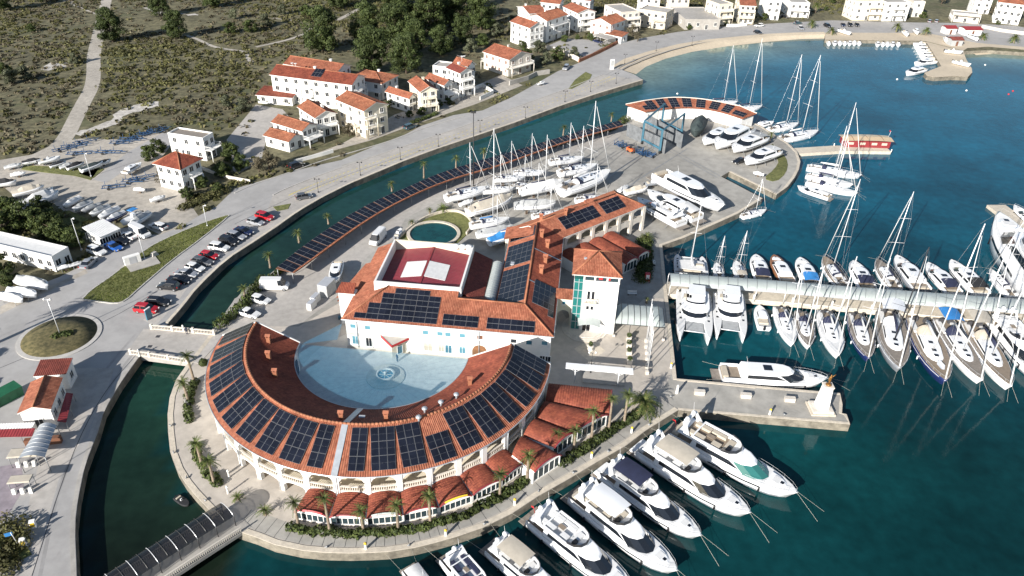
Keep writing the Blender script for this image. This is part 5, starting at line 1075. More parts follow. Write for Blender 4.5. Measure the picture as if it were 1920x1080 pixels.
# ------ the row of houses behind the coast road, left to right
house('long white three storey guest house with low orange roof and dormers', 10, (504, 140), (660, 160), 8.6, 'gx', 1.9, st=3, nf=8, ns=3, tile='tile_red', balc=(('f', 1, .35, .5, 1.3), ('f', 2, .35, .5, 1.3), ('r', 2, .1, .8, 1.5), ('r', 1, .1, .8, 1.5)), panel=3, dish=2)
house('rear wing of the guest house with two stepped orange roofs', 9, (530, 120), (632, 136), 9.0, 'gx', 1.6, st=3, nf=4, tile='tile')
house('low annex with red lean-to roof left of the long guest house', 7, (478, 178), (548, 184), 2.8, 'mono', .9, st=1, nf=3, ns=1, tile='tile_red')
house('white house with broad brown hipped roof right of the guest house', 11, (648, 146), (716, 158), 5.6, 'hip', 1.8, tile='tile_old', balc=(('f', 1, .6, 1, 1.5),))
house('cream three storey apartment house with orange gable roof close to the road', (627, 186), (682, 209), (721, 192), 8.4, 'gy', 1.6, 'cream', 'tile_old', 3, 2, 3, balc=(('l', 1, .2, .55, 1.6), ('f', 1, .0, .45, 1.0), ('f', 2, .0, .45, 1.0)), chim=0)
house('white house with brown roof and glazed top floor behind the low white villa', (556, 200), (590, 222), (619, 204), 6.2, 'gy', 1.5, tile='tile_old', nf=3, balc=(('f', 1, 0, 1, 1.2),))
house('white villa with mottled brown roof and arched terrace near the road', (507, 229), (566, 247), (595, 234), 4.8, 'gy', 1.4, tile='tile_old', balc=(('f', 1, .0, 1, 2.6),))
house('lowest white house with small orange roof at the left end of the villa', (492, 254), (541, 267), (557, 250), 3.2, 'gy', 1.2, tile='tile_old', st=1, nf=2, ns=2)
house('small white house with orange roof next to the cream apartment house', (721, 172), (767, 186), (782, 180), 4.6, 'gy', 1.3, tile='tile', ns=3, nf=2)
house('pinkish house with orange roof and stacked arched balconies facing the road', (764, 152), (787, 173), (818, 165), 7.0, 'gy', 1.5, 'cream', 'tile', 3, 2, 2, balc=(('f', 1, 0, 1, 1.4), ('f', 2, .2, .9, 1.2)))
house('white house with orange roof and arched ground floor terrace', (795, 147), (832, 161), (852, 156), 5.6, 'gy', 1.4, tile='tile', nf=2, balc=(('f', 1, -.1, 1.1, 2.8),))
house('white house with dull red roof and glazed upper veranda', (835, 127), (862, 138), (883, 130), 8.2, 'gy', 1.2, tile='tile_dark', st=3, nf=3, balc=(('f', 1, 0, 1, 1.5), ('f', 2, 0, 1, 1.3)))
house('white house with orange roof and dish behind the red roofed one', (848, 118), (878, 126), (898, 122), 7.2, 'gy', 1.6, tile='tile', panel=2, dish=2)
house('flat roofed white block left of the red roofed veranda house', 7, (808, 125), (842, 129), 6.4, 'flat', nf=2, ns=2)
house('stone house with long orange gable roof and wooden balconies', (904, 97), (955, 113), (992, 99), 6.2, 'gy', 2.0, 'stone_pale', 'tile', 2, 3, 4, balc=(('l', 1, .0, 1, 1.4), ('f', 1, .0, 1, 1.6)), pane='brown')
house('large white house with orange roof at the corner above the walled garden', (955, 40), (993, 53), (1008, 43), 8.2, 'gy', 1.6, tile='tile', st=3)
house('white house with wide pale orange roof and terraces beside the corner house', (998, 28), (1026, 40), (1066, 27), 8.8, 'gx', 1.8, tile='tile_old', st=3, balc=(('f', 1, .2, 1, 1.6), ('f', 2, .2, 1, 1.6)))
house('small white porch block with orange roof in front of the corner house', (990, 60), (1010, 66), (1021, 57), 4.6, 'gy', 1.0, tile='tile')
house('white house with patched orange roof at the back above the corner house', (968, 12), (992, 26), (1016, 18), 7.0, 'gx', 1.6, tile='tile')
house('white house with blue solar panel on its orange roof', (1054, 12), (1083, 25), (1110, 18), 8.0, 'gy', 1.4, tile='tile', st=3, panel=2, balc=(('f', 1, .1, .9, 1.4), ('f', 2, .1, .9, 1.4)))
house('white house with tawny gable roof beside the open carport', (1111, 37), (1146, 47), (1175, 37), 6.4, 'gx', 1.8, tile='tile_old', pane='brown')
house('single storey front of the white house with tawny roof', 6, (1132, 63), (1166, 70), 2.9, 'mono', .8, tile='tile_old', st=1, nf=2, ns=1)
house('beige unfinished three storey house with flat terrace roof', (1131, 10), (1164, 25), (1193, 18), 8.6, 'flat', wall='stone_pale', st=3, balc=(('f', 1, 0, 1, 1.5), ('f', 2, 0, 1, 1.5)), tile='concrete')
house('grey stone house with arched upper windows and flat roof', 11, (1197, 18), (1251, 26), 7.2, 'flat', wall='stone', nf=4, ns=3, balc=(('f', 1, .6, 1, 1.5),))
house('low grey flat roofed garage with wide open front', (1255, 14), (1284, 38), (1345, 32), 4.2, 'flat', wall='concrete', st=1, nf=4, ns=2, tile='concrete')
house('cream house with white balconies partly cut by the top edge', (1322, 0), (1349, 10), (1378, 8), 9.0, 'flat', wall='cream', st=3, nf=2, balc=(('f', 1, 0, 1, 1.4), ('f', 2, 0, 1, 1.4)))
house('yellow house with orange roof and blue tinted balconies', (1378, -6), (1388, 10), (1421, 14), 8.2, 'gx', 2.2, 'cream', 'tile', 3, balc=(('f', 1, 0, 1, 1.6), ('f', 2, 0, 1, 1.6)))
house('plain white block cut by the top edge above the beach', (1425, -12), (1438, 2), (1463, -2), 8.5, 'flat', st=3, nf=2)
house('white house behind the two round palms', (1466, -8), (1482, 6), (1518, 5), 6.5, 'flat', nf=3, balc=(('f', 1, 0, 1, 1.8),))
house('pink white apartment house with striped ground floor hedge', 11, (1606, 3), (1660, 3), 8.8, 'flat', wall='cream', st=3, nf=3, balc=(('f', 1, .5, 1, 1.4), ('f', 2, .5, 1, 1.4)))
house('cream apartment house with a white garage door', 11, (1662, 6), (1711, 6), 8.4, 'flat', st=3, nf=3, balc=(('f', 1, .3, .8, 1.4), ('f', 2, .3, .8, 1.4)))
house('narrow stone house with arched red gate', 9, (1713, 4), (1738, 5), 7.0, 'flat', wall='stone_pale', nf=1, ns=2)
house('low terrace house with stone arches near the right edge', 9, (1786, 26), (1840, 31), 3.6, 'flat', wall='stone_pale', st=1, nf=3, balc=(('f', 1, 0, 1, 2.2),))
house('tall white house with orange roof at the upper right edge', 12, (1872, 4), (1925, 10), 9.4, 'hip', 1.8, st=3, nf=4, balc=(('f', 1, .2, .7, 1.2), ('f', 2, .2, .7, 1.2)))
house('white house partly hidden behind the terrace house', 9, (1832, -6), (1866, -4), 8.0, 'flat', st=3, nf=2)
# more houses of the upper village, cut by the top edge
for (B_, C_, lab, tl) in (((1012, 4), (1050, 8), 'small orange roofed house touching the top edge left of centre village', 'tile'), ((1070, -2), (1108, 2), 'orange roof fragment at the top edge above the house with a solar panel', 'tile_red'), ((1195, -6), (1240, -3), 'orange roofed house at the top edge behind the stone house', 'tile_old'), ((1255, -4), (1296, -4), 'cream house with green shutters at the top edge', 'tile')):
    house(lab, 8, B_, C_, 7.5, 'gx', 1.6, 'cream' if 'cream' in lab else 'white', tl, nf=3)
# ------ west side
house('modern white flat roofed house with roof terrace', (310, 252), (381, 263), (405, 250), 6.2, 'flat', nf=2, ns=3, tile='teak_grey', balc=(('f', 1, 0, 1, 2.0),))
house('square white house with steep orange hipped roof and arched loggias', (285, 307), (338, 319), (377, 296), 6.3, 'hip', 2.4, tile='tile_red', nf=3, ns=3, over=.6, balc=(('f', 1, .3, .8, 1.4),), ribsp=.34)
house('white gabled shed with louvred side beside the parked cars', (155, 432), (186, 446), (221, 426), 2.9, 'mono', .7, st=1, nf=7, ns=1, tile='canvas_white', name='shed', cat='shed', chim=0)
house('long white flat roofed boat store with clutter on its roof', (-40, 455), (97, 487), (137, 465), 3.3, 'flat', st=1, nf=2, ns=8, name='storage_building', cat='building', tile='canvas_white')
ks = house('small white restaurant with patched orange roof beside the west canal', (58, 716), (32, 776), (95, 769), 3.9, 'gy', .9, tile='tile', st=1, chim=0, nf=1, ns=3, over=.25, name='restaurant', cat='building', ribsp=.3, win=True)
house('dark red roofed back part of the small restaurant with white ornaments', 3.6, (62, 706), (124, 702), 3.2, 'mono', .6, tile='tile_dark', st=1, nf=1, ns=1, over=.2, name='restaurant_annex', cat='building', ribsp=.3)
# red awning along the restaurant
aw = thing('awning', 'dark red awning along the canal side of the small restaurant', 'awning', G(122, 790)); OO = V(aw.location); p, q, r, s = G(107, 790, LZ + 2.1), G(124, 792, LZ + 1.8), G(137, 738, LZ + 1.8), G(124, 736, LZ + 2.3)
mb = MB(); ribbed(mb, [p - OO, q - OO, r - OO, s - OO], sp=.5, slab=.05); part(aw, 'roof', mb, 'dull_red')
for c in (q, r, q.lerp(r, .5)): c = c - OO; part(aw, 'post', MB().tube((c.x, c.y, 0), (c.x, c.y, c.z), .05), 'steel')
sv = thing('metal_shelter', 'silver curved metal roof over the waterside bar at far left', 'shelter', G(70, 850)); OO = V(sv.location); z_ = LZ + 2.9
a0, a1, a2, a3 = G(34, 860, z_), G(84, 857, z_), G(106, 797, z_), G(74, 797, z_)
mb = MB(); mb.loft([[a0.lerp(a1, i / 8).lerp(a3.lerp(a2, i / 8), j / 8) + V((0, 0, .55 * math.sin(PI * i / 8))) - OO for i in range(9)] for j in range(9)], 0, False, False, closed=False, sm=True); sr = part(sv, 'roof', mb, 'zinc')
for j in range(1, 8, 1): part(sr, 'seam', MB().path([a0.lerp(a1, i / 8).lerp(a3.lerp(a2, i / 8), j / 8) + V((0, 0, .55 * math.sin(PI * i / 8) + .03)) - OO for i in range(9)], .03, 4), 'steel')
for c in (a0, a1, a2, a3): c = c - OO; part(sv, 'post', MB().tube((c.x, c.y, 0), (c.x, c.y, z_ - LZ), .06), 'steel')
part(sv, 'counter', MB().box((0, 2, .6), (5, .7, 1.2), .2), 'brown')
sp_ = thing('striped_roof_bar', 'narrow bar roof with red and white corrugated strips at left edge', 'shelter', G(20, 830)); OO = V(sp_.location)
for k, (mm, y0, y1) in enumerate((('canvas_white', 792, 803), ('dull_red', 803, 818))):
    mb = MB(); ribbed(mb, [G(-20, y1 + 2, LZ + 2.4 - .3 * k) - OO, G(60, y1, LZ + 2.4 - .3 * k) - OO, G(66, y0, LZ + 2.7 - .3 * k) - OO, G(-20, y0 + 3, LZ + 2.7 - .3 * k) - OO], sp=.4, slab=.06); part(sp_, 'roof_strip', mb, mm)
for x in (-8, -3, 2, 6): part(sp_, 'post', MB().tube((x, 0, 0), (x, 0, 2.0), .05), 'steel')
# garden walls along the road
def gwall(label, pts, h=1.3, m='white', wd=.25):
    P = GP(pts); o = strip('w', P, wd, 0, m, h); O_ = P[0]; o.v = [(x - O_.x, y - O_.y, z) for x, y, z in o.v]; return single('garden_wall', o, m, label, 'wall', (O_.x, O_.y, LZ))
gwall('white garden wall stepping down to the road right of the arched terrace house', [(845, 190), (880, 172), (905, 163), (925, 176), (900, 188)])
gwall('orange capped wall of the walled car park by the beach road', [(1085, 117), (1110, 106), (1135, 94), (1157, 82)], 1.2, 'tile_old', .4)
gwall('long pale wall behind the walled car park', [(1025, 92), (1060, 103), (1085, 116)], 1.8, 'stone_pale')
gwall('low stone wall below the square hipped house', [(378, 318), (405, 328), (432, 336), (470, 343)], .9, 'stone_pale')
gwall('white wall in front of the low arched villa', [(552, 306), (575, 300), (605, 292), (625, 286)], 1.0)
gwall('grey rubble wall in front of the stone house', [(955, 160), (990, 150), (1005, 142), (1030, 138)], 1.6, 'concrete', .5)
gwall('white wall with pillars in front of the yellow house', [(1362, 50), (1380, 50), (1400, 48)], 1.2)
gwall('pale wall across the front of the terrace house on the right', [(1840, 52), (1880, 60), (1930, 66)], 1.3, 'stone_pale')
sheet('walled_car_park', GP([(1022, 88), (1060, 72), (1150, 78), (1085, 114)]), LZ + .024, 0, 'asphalt')
# ================================================================== VEHICLES
for nm, c in dict(white=(.75, .75, .74), silver=(.42, .43, .45), grey=(.12, .125, .135), black=(.012, .012, .014), navy=(.012, .02, .06), red=(.42, .012, .02), blue=(.02, .10, .38), teal=(.05, .10, .12)).items(): mat('car_' + nm, c, .22, 0, coat=.8, metal=.3 if nm in ('silver', 'grey') else 0)
mat('lamp_clear', (.7, .7, .68), .15, 0); mat('lamp_red', (.35, .01, .01), .2, 0); mat('rim', (.45, .46, .48), .3, 0, metal=.6)
CARS = {}
def rect_ring(x0, x1, w, z, r=.12): return [(x0 + r, -w, z), (x1 - r, -w, z), (x1, -w + r, z), (x1, w - r, z), (x1 - r, w, z), (x0 + r, w, z), (x0, w - r, z), (x0, -w + r, z)]
def car_proto(style):
    if style in CARS: return CARS[style]
    Ln, Wd, Ht, belt, g0, g1, t0, t1 = dict(hatch=(4.1, 1.75, 1.48, .92, -1.95, 1.05, -1.55, .25), sedan=(4.7, 1.8, 1.44, .92, -1.55, 1.15, -.95, .35), suv=(4.5, 1.86, 1.68, 1.05, -2.15, 1.15, -1.85, .45), wagon=(4.7, 1.8, 1.48, .93, -2.2, 1.1, -1.8, .3), van=(5.6, 2.0, 2.45, 1.25, -2.75, 2.2, -2.7, 1.55))[style]
    hl, hw = Ln / 2, Wd / 2; p = {}
    mb = MB(); st = [(-hl, .55, .86, .9), (-hl + .12, .36, belt - .02, .97), (-hl + .5, .3, belt, 1), (-.6, .26, belt, 1), (.8, .26, belt, 1), (hl - .75, .3, belt - .12, 1), (hl - .2, .34, belt - .25, .94), (hl, .45, belt - .42, .84)]
    if style == 'van': st = [(-hl, .5, 1.2, .97), (-hl + .1, .35, belt, 1), (0, .3, belt, 1), (1.9, .3, belt, 1), (2.5, .35, belt - .1, .97), (hl, .45, .9, .88)]
    mb.loft([[(x, -hw * k, zb), (x, -hw * k, (zb + zt) / 2 + .1), (x, -hw * k * .93, zt), (x, hw * k * .93, zt), (x, hw * k, (zb + zt) / 2 + .1), (x, hw * k, zb)] for x, zb, zt, k in st], 0, sm=False); p['body'] = (mb, ['car_white'])
    mb = MB(); r0 = rect_ring(g0, g1, hw * .9, belt - .02); r1 = rect_ring(t0, t1, hw * .74, Ht - .06, .18); mb.loft([r0, r1], 0); p['windows'] = (mb, ['tinted'])
    mb = MB(); mb.loft([rect_ring(t0 - .02, t1 + .02, hw * .755, Ht - .09, .18), rect_ring(t0 + .08, t1 - .1, hw * .68, Ht, .18)]); 
    if style == 'van': mb.loft([rect_ring(g0 + .0, 1.0, hw * .93, belt, .1), rect_ring(t0, .9, hw * .84, Ht - .06, .15)])
    for sx in ((t0 + t1) / 2,):
        for s in (-1, 1): mb.loft([[(sx - .06, s * hw * .91, belt), (sx + .06, s * hw * .91, belt), (sx + .05, s * hw * .76, Ht - .06), (sx - .05, s * hw * .76, Ht - .06)], [(sx - .06, s * hw * .87, belt), (sx + .06, s * hw * .87, belt), (sx + .05, s * hw * .72, Ht - .06), (sx - .05, s * hw * .72, Ht - .06)]])
    p['roof'] = (mb, ['car_white'])
    wx = hl - .82; wr = .33 if style != 'van' else .36
    def wheel(x, y): s = 1 if y > 0 else -1; m1 = MB(); m1.tube((x, y - s * .2, wr), (x, y + s * .02, wr), wr, wr, 12); m2 = MB(); m2.tube((x, y - s * .05, wr), (x, y + s * .03, wr), wr * .62, wr * .62, 10); return m1, m2
    hd = [MB().box((hl - .06 - (.0 if style != 'van' else .05), s * hw * .66, belt - .34), (.18, .34, .15)) for s in (-1, 1)]; tl = [MB().box((-hl + .05, s * hw * .78, belt - .12), (.14, .2, .26)) for s in (-1, 1)]; mr = [MB().box((g1 - .55, s * (hw + .1), belt + .08), (.14, .2, .13)) for s in (-1, 1)]
    M = {k: b.mesh(k, ms) for k, (b, ms) in p.items()}; ws = [[b.mesh(n, [m]) for b, n, m in zip(wheel(x, y), ('tyre', 'rim'), ('rubber', 'rim'))] for x in (-wx, wx) for y in (-hw + .02, hw - .02)]
    CARS[style] = (M, ws, [b.mesh('headlight', ['lamp_clear']) for b in hd], [b.mesh('tail_light', ['lamp_red']) for b in tl], [b.mesh('mirror', ['black']) for b in mr]); return CARS[style]
def car(label, style, col, loc, az, name='car', cat='car', group=None):
    M, ws, hd, tl, mr = car_proto(style); root = thing(name, label, cat, loc, az, group)
    for k, me in M.items():
        o = link_mesh(k, me, root)
        if k in ('body', 'roof'): o.material_slots[0].link = 'OBJECT'; o.material_slots[0].material = MATS['car_' + col]
    for t_, r_ in ws: o = link_mesh('wheel', t_, root); link_mesh('rim', r_, o)
    for me in hd: link_mesh('headlight', me, root)
    for me in tl: link_mesh('tail_light', me, root)
    for me in mr: link_mesh('mirror', me, root)
    return root
ce = [V((p.x, p.y, LZ)) for p in main_w]
def perp_az(p):
    k = min(range(1, len(ce) - 1), key=lambda i: (ce[i] - p).length); t = (ce[k + 1] - ce[k - 1]).normalized(); return math.atan2(-t.x, t.y)
row = [((497, 410), 'red', 'suv', 'red car at the far end of the canal car park'), ((480, 420), 'silver', 'hatch', 'silver car just before the red one at the far end of the canal car park'), ((458, 437), 'navy', 'sedan', 'dark blue car parked by the canal'), ((444, 446), 'silver', 'wagon', 'pale silver car between dark blue and black ones by the canal'), ((430, 456), 'black', 'suv', 'black car parked uphill of the white hatchback by the canal'), ((412, 468), 'white', 'suv', 'white car two places beyond the bright red one by the canal'), ((393, 483), 'red', 'hatch', 'bright red car in the middle of the canal row'), ((381, 494), 'grey', 'wagon', 'grey car just nearer than the bright red one by the canal'), ((367, 506), 'white', 'hatch', 'white car between two grey ones by the canal'), ((351, 517), 'silver', 'sedan', 'silver car beside the black saloon near the verge'), ((337, 529), 'black', 'sedan', 'black saloon between silver car and large people carrier'), ((318, 541), 'black', 'suv', 'large dark people carrier parked by the canal'), ((298, 570), 'black', 'wagon', 'black car near the road bridge next to the red one'), ((276, 584), 'red', 'suv', 'red car nearest to the road bridge')]
for (x, y), c_, s_k, lab in row:
    p = G(x, y); car(lab, s_k, c_, p, perp_az(p) + rnd.uniform(-.05, .05) + (0 if rnd.random() < .6 else PI), 'parked_car', 'van' if s_k == 'van' else 'car', 'cars parked along the canal')
def dirpx(a, b): p, q = G(*a), G(*b); return math.atan2(q.y - p.y, q.x - p.x)
for lab, s_k, c_, at, a, b, nm in (
    ('grey car alone at the kerb of the promenade', 'hatch', 'grey', (570, 372), (560, 374), (582, 370), 'car'),
    ('dark car parked outside the white villa', 'suv', 'black', (556, 314), (545, 317), (567, 310), 'car'),
    ('dark green off-road car by the cream apartment house', 'suv', 'teal', (769, 241), (758, 245), (780, 237), 'car'),
    ('white estate car driving past the boat trailers', 'wagon', 'white', (298, 428), (312, 432), (283, 423), 'car'),
    ('white saloon beside the small truck near the shed', 'sedan', 'white', (241, 446), (256, 450), (228, 441), 'car'),
    ('black saloon beside the blue car near the shed', 'sedan', 'black', (226, 455), (212, 452), (242, 460), 'car'),
    ('bright blue car near the white shed', 'sedan', 'blue', (214, 466), (204, 462), (228, 472), 'car'),
    ('white hatchback nearest the long boat store', 'suv', 'white', (183, 475), (168, 470), (198, 480), 'car'),
    ('silver car pointing uphill in front of the long boat store', 'sedan', 'silver', (167, 497), (158, 505), (176, 488), 'car'),
    ('small white truck with panels on its roof behind the white saloon', 'van', 'white', (264, 441), (250, 436), (272, 446), 'truck'),
    ('white van with rounded roof on the service road by the carport end', 'van', 'white', (516, 541), (505, 541), (532, 541), 'van'),
    ('white hatchback on the service road below the white van', 'hatch', 'white', (489, 566), (478, 564), (503, 570), 'car'),
    ('white coupe with dark roof nearest the crescent building', 'sedan', 'white', (467, 591), (455, 588), (484, 596), 'car'),
    ('tall white delivery van behind the red roofed hall', 'van', 'white', (709, 452), (722, 438), (698, 464), 'van'),
    ('black car in the boatyard beside the motor cruisers', 'sedan', 'black', (1386, 305), (1398, 301), (1374, 308), 'car'),
    ('silver car by the rubble wall near the beach', 'suv', 'silver', (1061, 130), (1068, 122), (1054, 137), 'car'),
    ('black car on the beach road', 'hatch', 'black', (1421, 63), (1414, 61), (1429, 65), 'car'),
    ('white car outside the yellow house', 'wagon', 'white', (1423, 50), (1432, 49), (1413, 51), 'car'),
    ('black car parked below the white house with palms', 'sedan', 'black', (1471, 33), (1463, 31), (1480, 35), 'car'),
    ('blue grey car on the beach road before the palm', 'sedan', 'teal', (1495, 45), (1485, 47), (1505, 44), 'car'),
    ('silver car nearest the beach by the low palm', 'hatch', 'silver', (1501, 55), (1495, 50), (1508, 59), 'car'),
    ('black car right of the beach road palm', 'suv', 'black', (1551, 51), (1544, 48), (1558, 54), 'car'),
    ('first of the dark cars behind the boat masts on the harbour road', 'sedan', 'navy', (1580, 49), (1577, 44), (1583, 54), 'car'),
    ('second of the dark cars behind the boat masts on the harbour road', 'suv', 'black', (1593, 49), (1590, 44), (1596, 54), 'car'),
    ('third of the dark cars behind the boat masts on the harbour road', 'hatch', 'black', (1606, 49), (1603, 44), (1609, 54), 'car'),
    ('white minibus below the pink apartment house', 'van', 'white', (1661, 37), (1652, 37), (1671, 37), 'van'),
    ('left of two silver cars by the far meadow', 'hatch', 'silver', (1742, 42), (1742, 46), (1742, 38), 'car'),
    ('right of two silver cars by the far meadow', 'hatch', 'silver', (1755, 42), (1755, 46), (1755, 38), 'car'),
    ('dark car parked in the walled car park', 'sedan', 'navy', (1121, 80), (1114, 78), (1128, 82), 'car')):
    car(lab, s_k, c_, G(*at), dirpx(a, b), nm if nm in ('van', 'truck') else 'car', nm)
# carport of the walled car park
cpk = thing('car_shelter', 'small grey flat carport in the walled car park', 'carport', G(1133, 80), dirpx((1115, 74), (1145, 84)))
part(cpk, 'roof', MB().box((0, 0, 2.6), (9, 5.5, .2)), 'concrete')
for x in (-4, 0, 4):
    for y in (-2.4, 2.4): part(cpk, 'post', MB().tube((x, y, 0), (x, y, 2.5), .08), 'steel')
# forklift
fk = thing('forklift', 'orange forklift truck in the boatyard near the blue gantry', 'forklift', G(1184, 286), dirpx((1175, 284), (1192, 290)))
part(fk, 'body', MB().box((-.3, 0, .8), (2.0, 1.2, .8), 0, 0, (.9, .9)), 'orange'); part(fk, 'counterweight', MB().box((-1.2, 0, .9), (.5, 1.2, 1.0)), 'orange'); part(fk, 'seat', MB().box((-.5, 0, 1.4), (.5, .6, .5)), 'black')
for y in (-.5, .5): part(fk, 'mast', MB().box((.95, y * .8, 1.6), (.14, .12, 2.8)), 'dark'); part(fk, 'fork', MB().box((1.6, y * .6, .15), (1.2, .12, .06)), 'steel'); part(fk, 'cage_post', MB().tube((-.9, y, 1.2), (-.8, y, 2.2), .04), 'dark'); part(fk, 'cage_post', MB().tube((.5, y, 1.2), (.4, y, 2.2), .04), 'dark')
part(fk, 'cage_roof', MB().box((-.2, 0, 2.2), (1.4, 1.1, .08)), 'dark')
for x in (-.9, .6):
    for y in (-.55, .55): part(fk, 'wheel', MB().tube((x, y - .12, .35), (x, y + .12, .35), .35, .35, 12), 'rubber')
# ================================================================== BOATS
TS = [0, .08, .2, .35, .5, .64, .76, .86, .94, 1.0]
HBK = {'motor': [.90, .94, .98, 1, .99, .94, .82, .62, .34, .03], 'sail': [.70, .80, .92, 1, .99, .90, .74, .52, .27, .03], 'cat': [.85, .95, 1, 1, 1, .96, .86, .66, .38, .05]}
def hullgeo(Ln, B, fb, kind, draft=.6, rake=.08, sheer=.35):
    hb = [k * B / 2 for k in HBK[kind]]
    def sec(i, f):                                            # f: 0 keel .. 1 sheer
        t = TS[i]; zt = fb * (1 + sheer * t * t); x = -Ln / 2 + t * Ln; return x, hb[i], zt
    rings = []
    for i, t in enumerate(TS):
        x, b, zt = sec(i, 1); rk = rake * Ln * max(0, (t - .6) / .4) ** 1.5
        P = [(b, zt, 0), (b * .985, zt * .5, .45), (b * .86, .03, .85), (b * .55, -draft * .6, 1), (0, -draft, 1.1)]
        port = [(x - rk * k, y, z) for y, z, k in P]; rings.append(port + [(px, -y, z) for px, y, z in reversed(port[:-1])])
    return rings, hb, [fb * (1 + sheer * t * t) for t in TS]
def hull_mesh(rings): mb = MB(); mb.loft(rings, 0, True, True, closed=True, sm=True); return mb
def deck_mesh(Ln, hb, zs, k=.93, dz=.03, i0=0, i1=10, t=.04):
    mb = MB(); mb.loft([[(-Ln / 2 + TS[i] * Ln * (1 if i < 9 else .985), s * hb[i] * k, zs[i] + dz - (t if a else 0)) for a, s in ((0, 1), (0, -1), (1, -1), (1, 1))] for i in range(i0, i1)]); return mb
def hband(Ln, B, rings, z0f, z1f, i0, i1, off=.02, side=None):
    """strip along the topsides between two height fractions"""
    out = []
    for s in ((1, -1) if side is None else (side,)):
        mb = MB(); R = []
        for i in range(i0, i1 + 1):
            a, b = V(rings[i][0]), V(rings[i][1]); c_ = V(rings[i][2]); P_ = lambda z_: a.lerp(b, (1 - z_) * 2) if z_ >= .5 else c_.lerp(b, z_ * 2); p, q = P_(z1f), P_(z0f); R.append([(p.x, s * (p.y + off), p.z), (q.x, s * (q.y + off), q.z)])
        mb.loft(R if s > 0 else [[b, a] for a, b in R], 0, False, False, closed=False); out.append(mb)
    return out
def outline(x0, x1, w, nose, n=6, stern=0):
    P = [(x0, -w * (1 - stern)), (x1 - nose, -w)]
    for k in range(1, n): a = PI * k / n; P.append((x1 - nose + nose * math.sin(a), -w * math.cos(a)))
    return P + [(x1 - nose, w), (x0, w * (1 - stern))]
def sup(x0, x1, w, z0, z1, fr, rr=0, tp=.85, nose=1.0, crown=0):
    r0 = [(x, y, z0) for x, y in outline(x0, x1, w, nose)]; r1 = [(x, y, z1) for x, y in outline(x0 + rr, x1 - fr, w * tp, nose * .9)]; return r0, r1
def lerp_ring(a, b, f, k=1.0):
    cx = sum(p[0] for p in a) / len(a); out = []
    for p, q in zip(a, b): v = V(p).lerp(V(q), f); out.append((cx + (v.x - cx) * (1 + (k - 1) * .5), v.y * k, v.z))
    return out
def block(root, name, r0, r1, m, band=None, bm='tinted', bname='window_band', sm=False, roof=None):
    mb = MB(); mb.loft([r0, r1], 0, False, True); o = part(root, name, mb, m)
    if roof: mb = MB(); c = lerp_ring(r1, r1, 0, .9); mb.loft([[(x, y, z + .015) for x, y, z in r1], [(x, y, z + roof) for x, y, z in c]], 0, False, True); part(o, 'roof', mb, m)
    if band:
        f0, f1 = band[:2]; a, b = lerp_ring(r0, r1, f0, 1.015), lerp_ring(r0, r1, f1, 1.015); mb = MB()
        k0, k1 = (band[2], band[3]) if len(band) > 2 else (0, len(a) - 1)
        mb.loft([a[k0:k1 + 1], b[k0:k1 + 1]], 0, False, False, closed=False); part(o, bname, mb, bm)
    return o
def rail(root, Ln, hb, zs, i0, h=.6, k=.95, r=.025):
    mb = MB()
    for s in (1, -1):
        pts = [V((-Ln / 2 + TS[i] * Ln * (1 if i < 9 else .985), s * hb[i] * k, zs[i] + h)) for i in range(i0, 10)]; mb.path(pts, r, 4)
        for p in pts[::1]: mb.tube(p, p - V((0, 0, h)), r * .8, r * .8, 3)
    part(root, 'guard_rail', mb, 'mast')
def fenders(root, Ln, hb, zs, idx=(2, 4, 6), m='black'):
    for i in idx:
        for s in (1, -1): part(root, 'fender', MB().tube((-Ln / 2 + TS[i] * Ln, s * (hb[i] + .14), zs[i] * .75), (-Ln / 2 + TS[i] * Ln, s * (hb[i] + .14), zs[i] * .3), .14, .14, 6), m)
def place(s, b, z=1.0, base=0.0):
    p, q = (G(*s, z - .9), G(*b, z + 1.3)) if z > 3.5 else (G(*s, z), G(*b, z + .6)); c = (p + q) / 2; d = q - p; return V((c.x, c.y, base)), math.atan2(d.y, d.x), math.hypot(d.x, d.y)
def stands(root, Ln, B, zb):
    """jack stands under a boat ashore; the root stands on the ground, hull raised by zb"""
    for x in (-.3, .0, .28):
        for s in (1, -1): part(root, 'stand', MB().tube((x * Ln, s * B * .5, 0), (x * Ln, s * B * .3, zb + .1), .06, .06, 5), 'steel')
    for x in (-.2, .15): part(root, 'keel_block', MB().box((x * Ln, 0, max(.1, (zb - .7) / 2)), (.5, .5, max(.2, zb - .7))), 'bark')
class Lift:
    pass
def shift(root, dz):
    for ch in root.children:
        if not ch.name.startswith(('stand', 'keel_block')): ch.location.z += dz

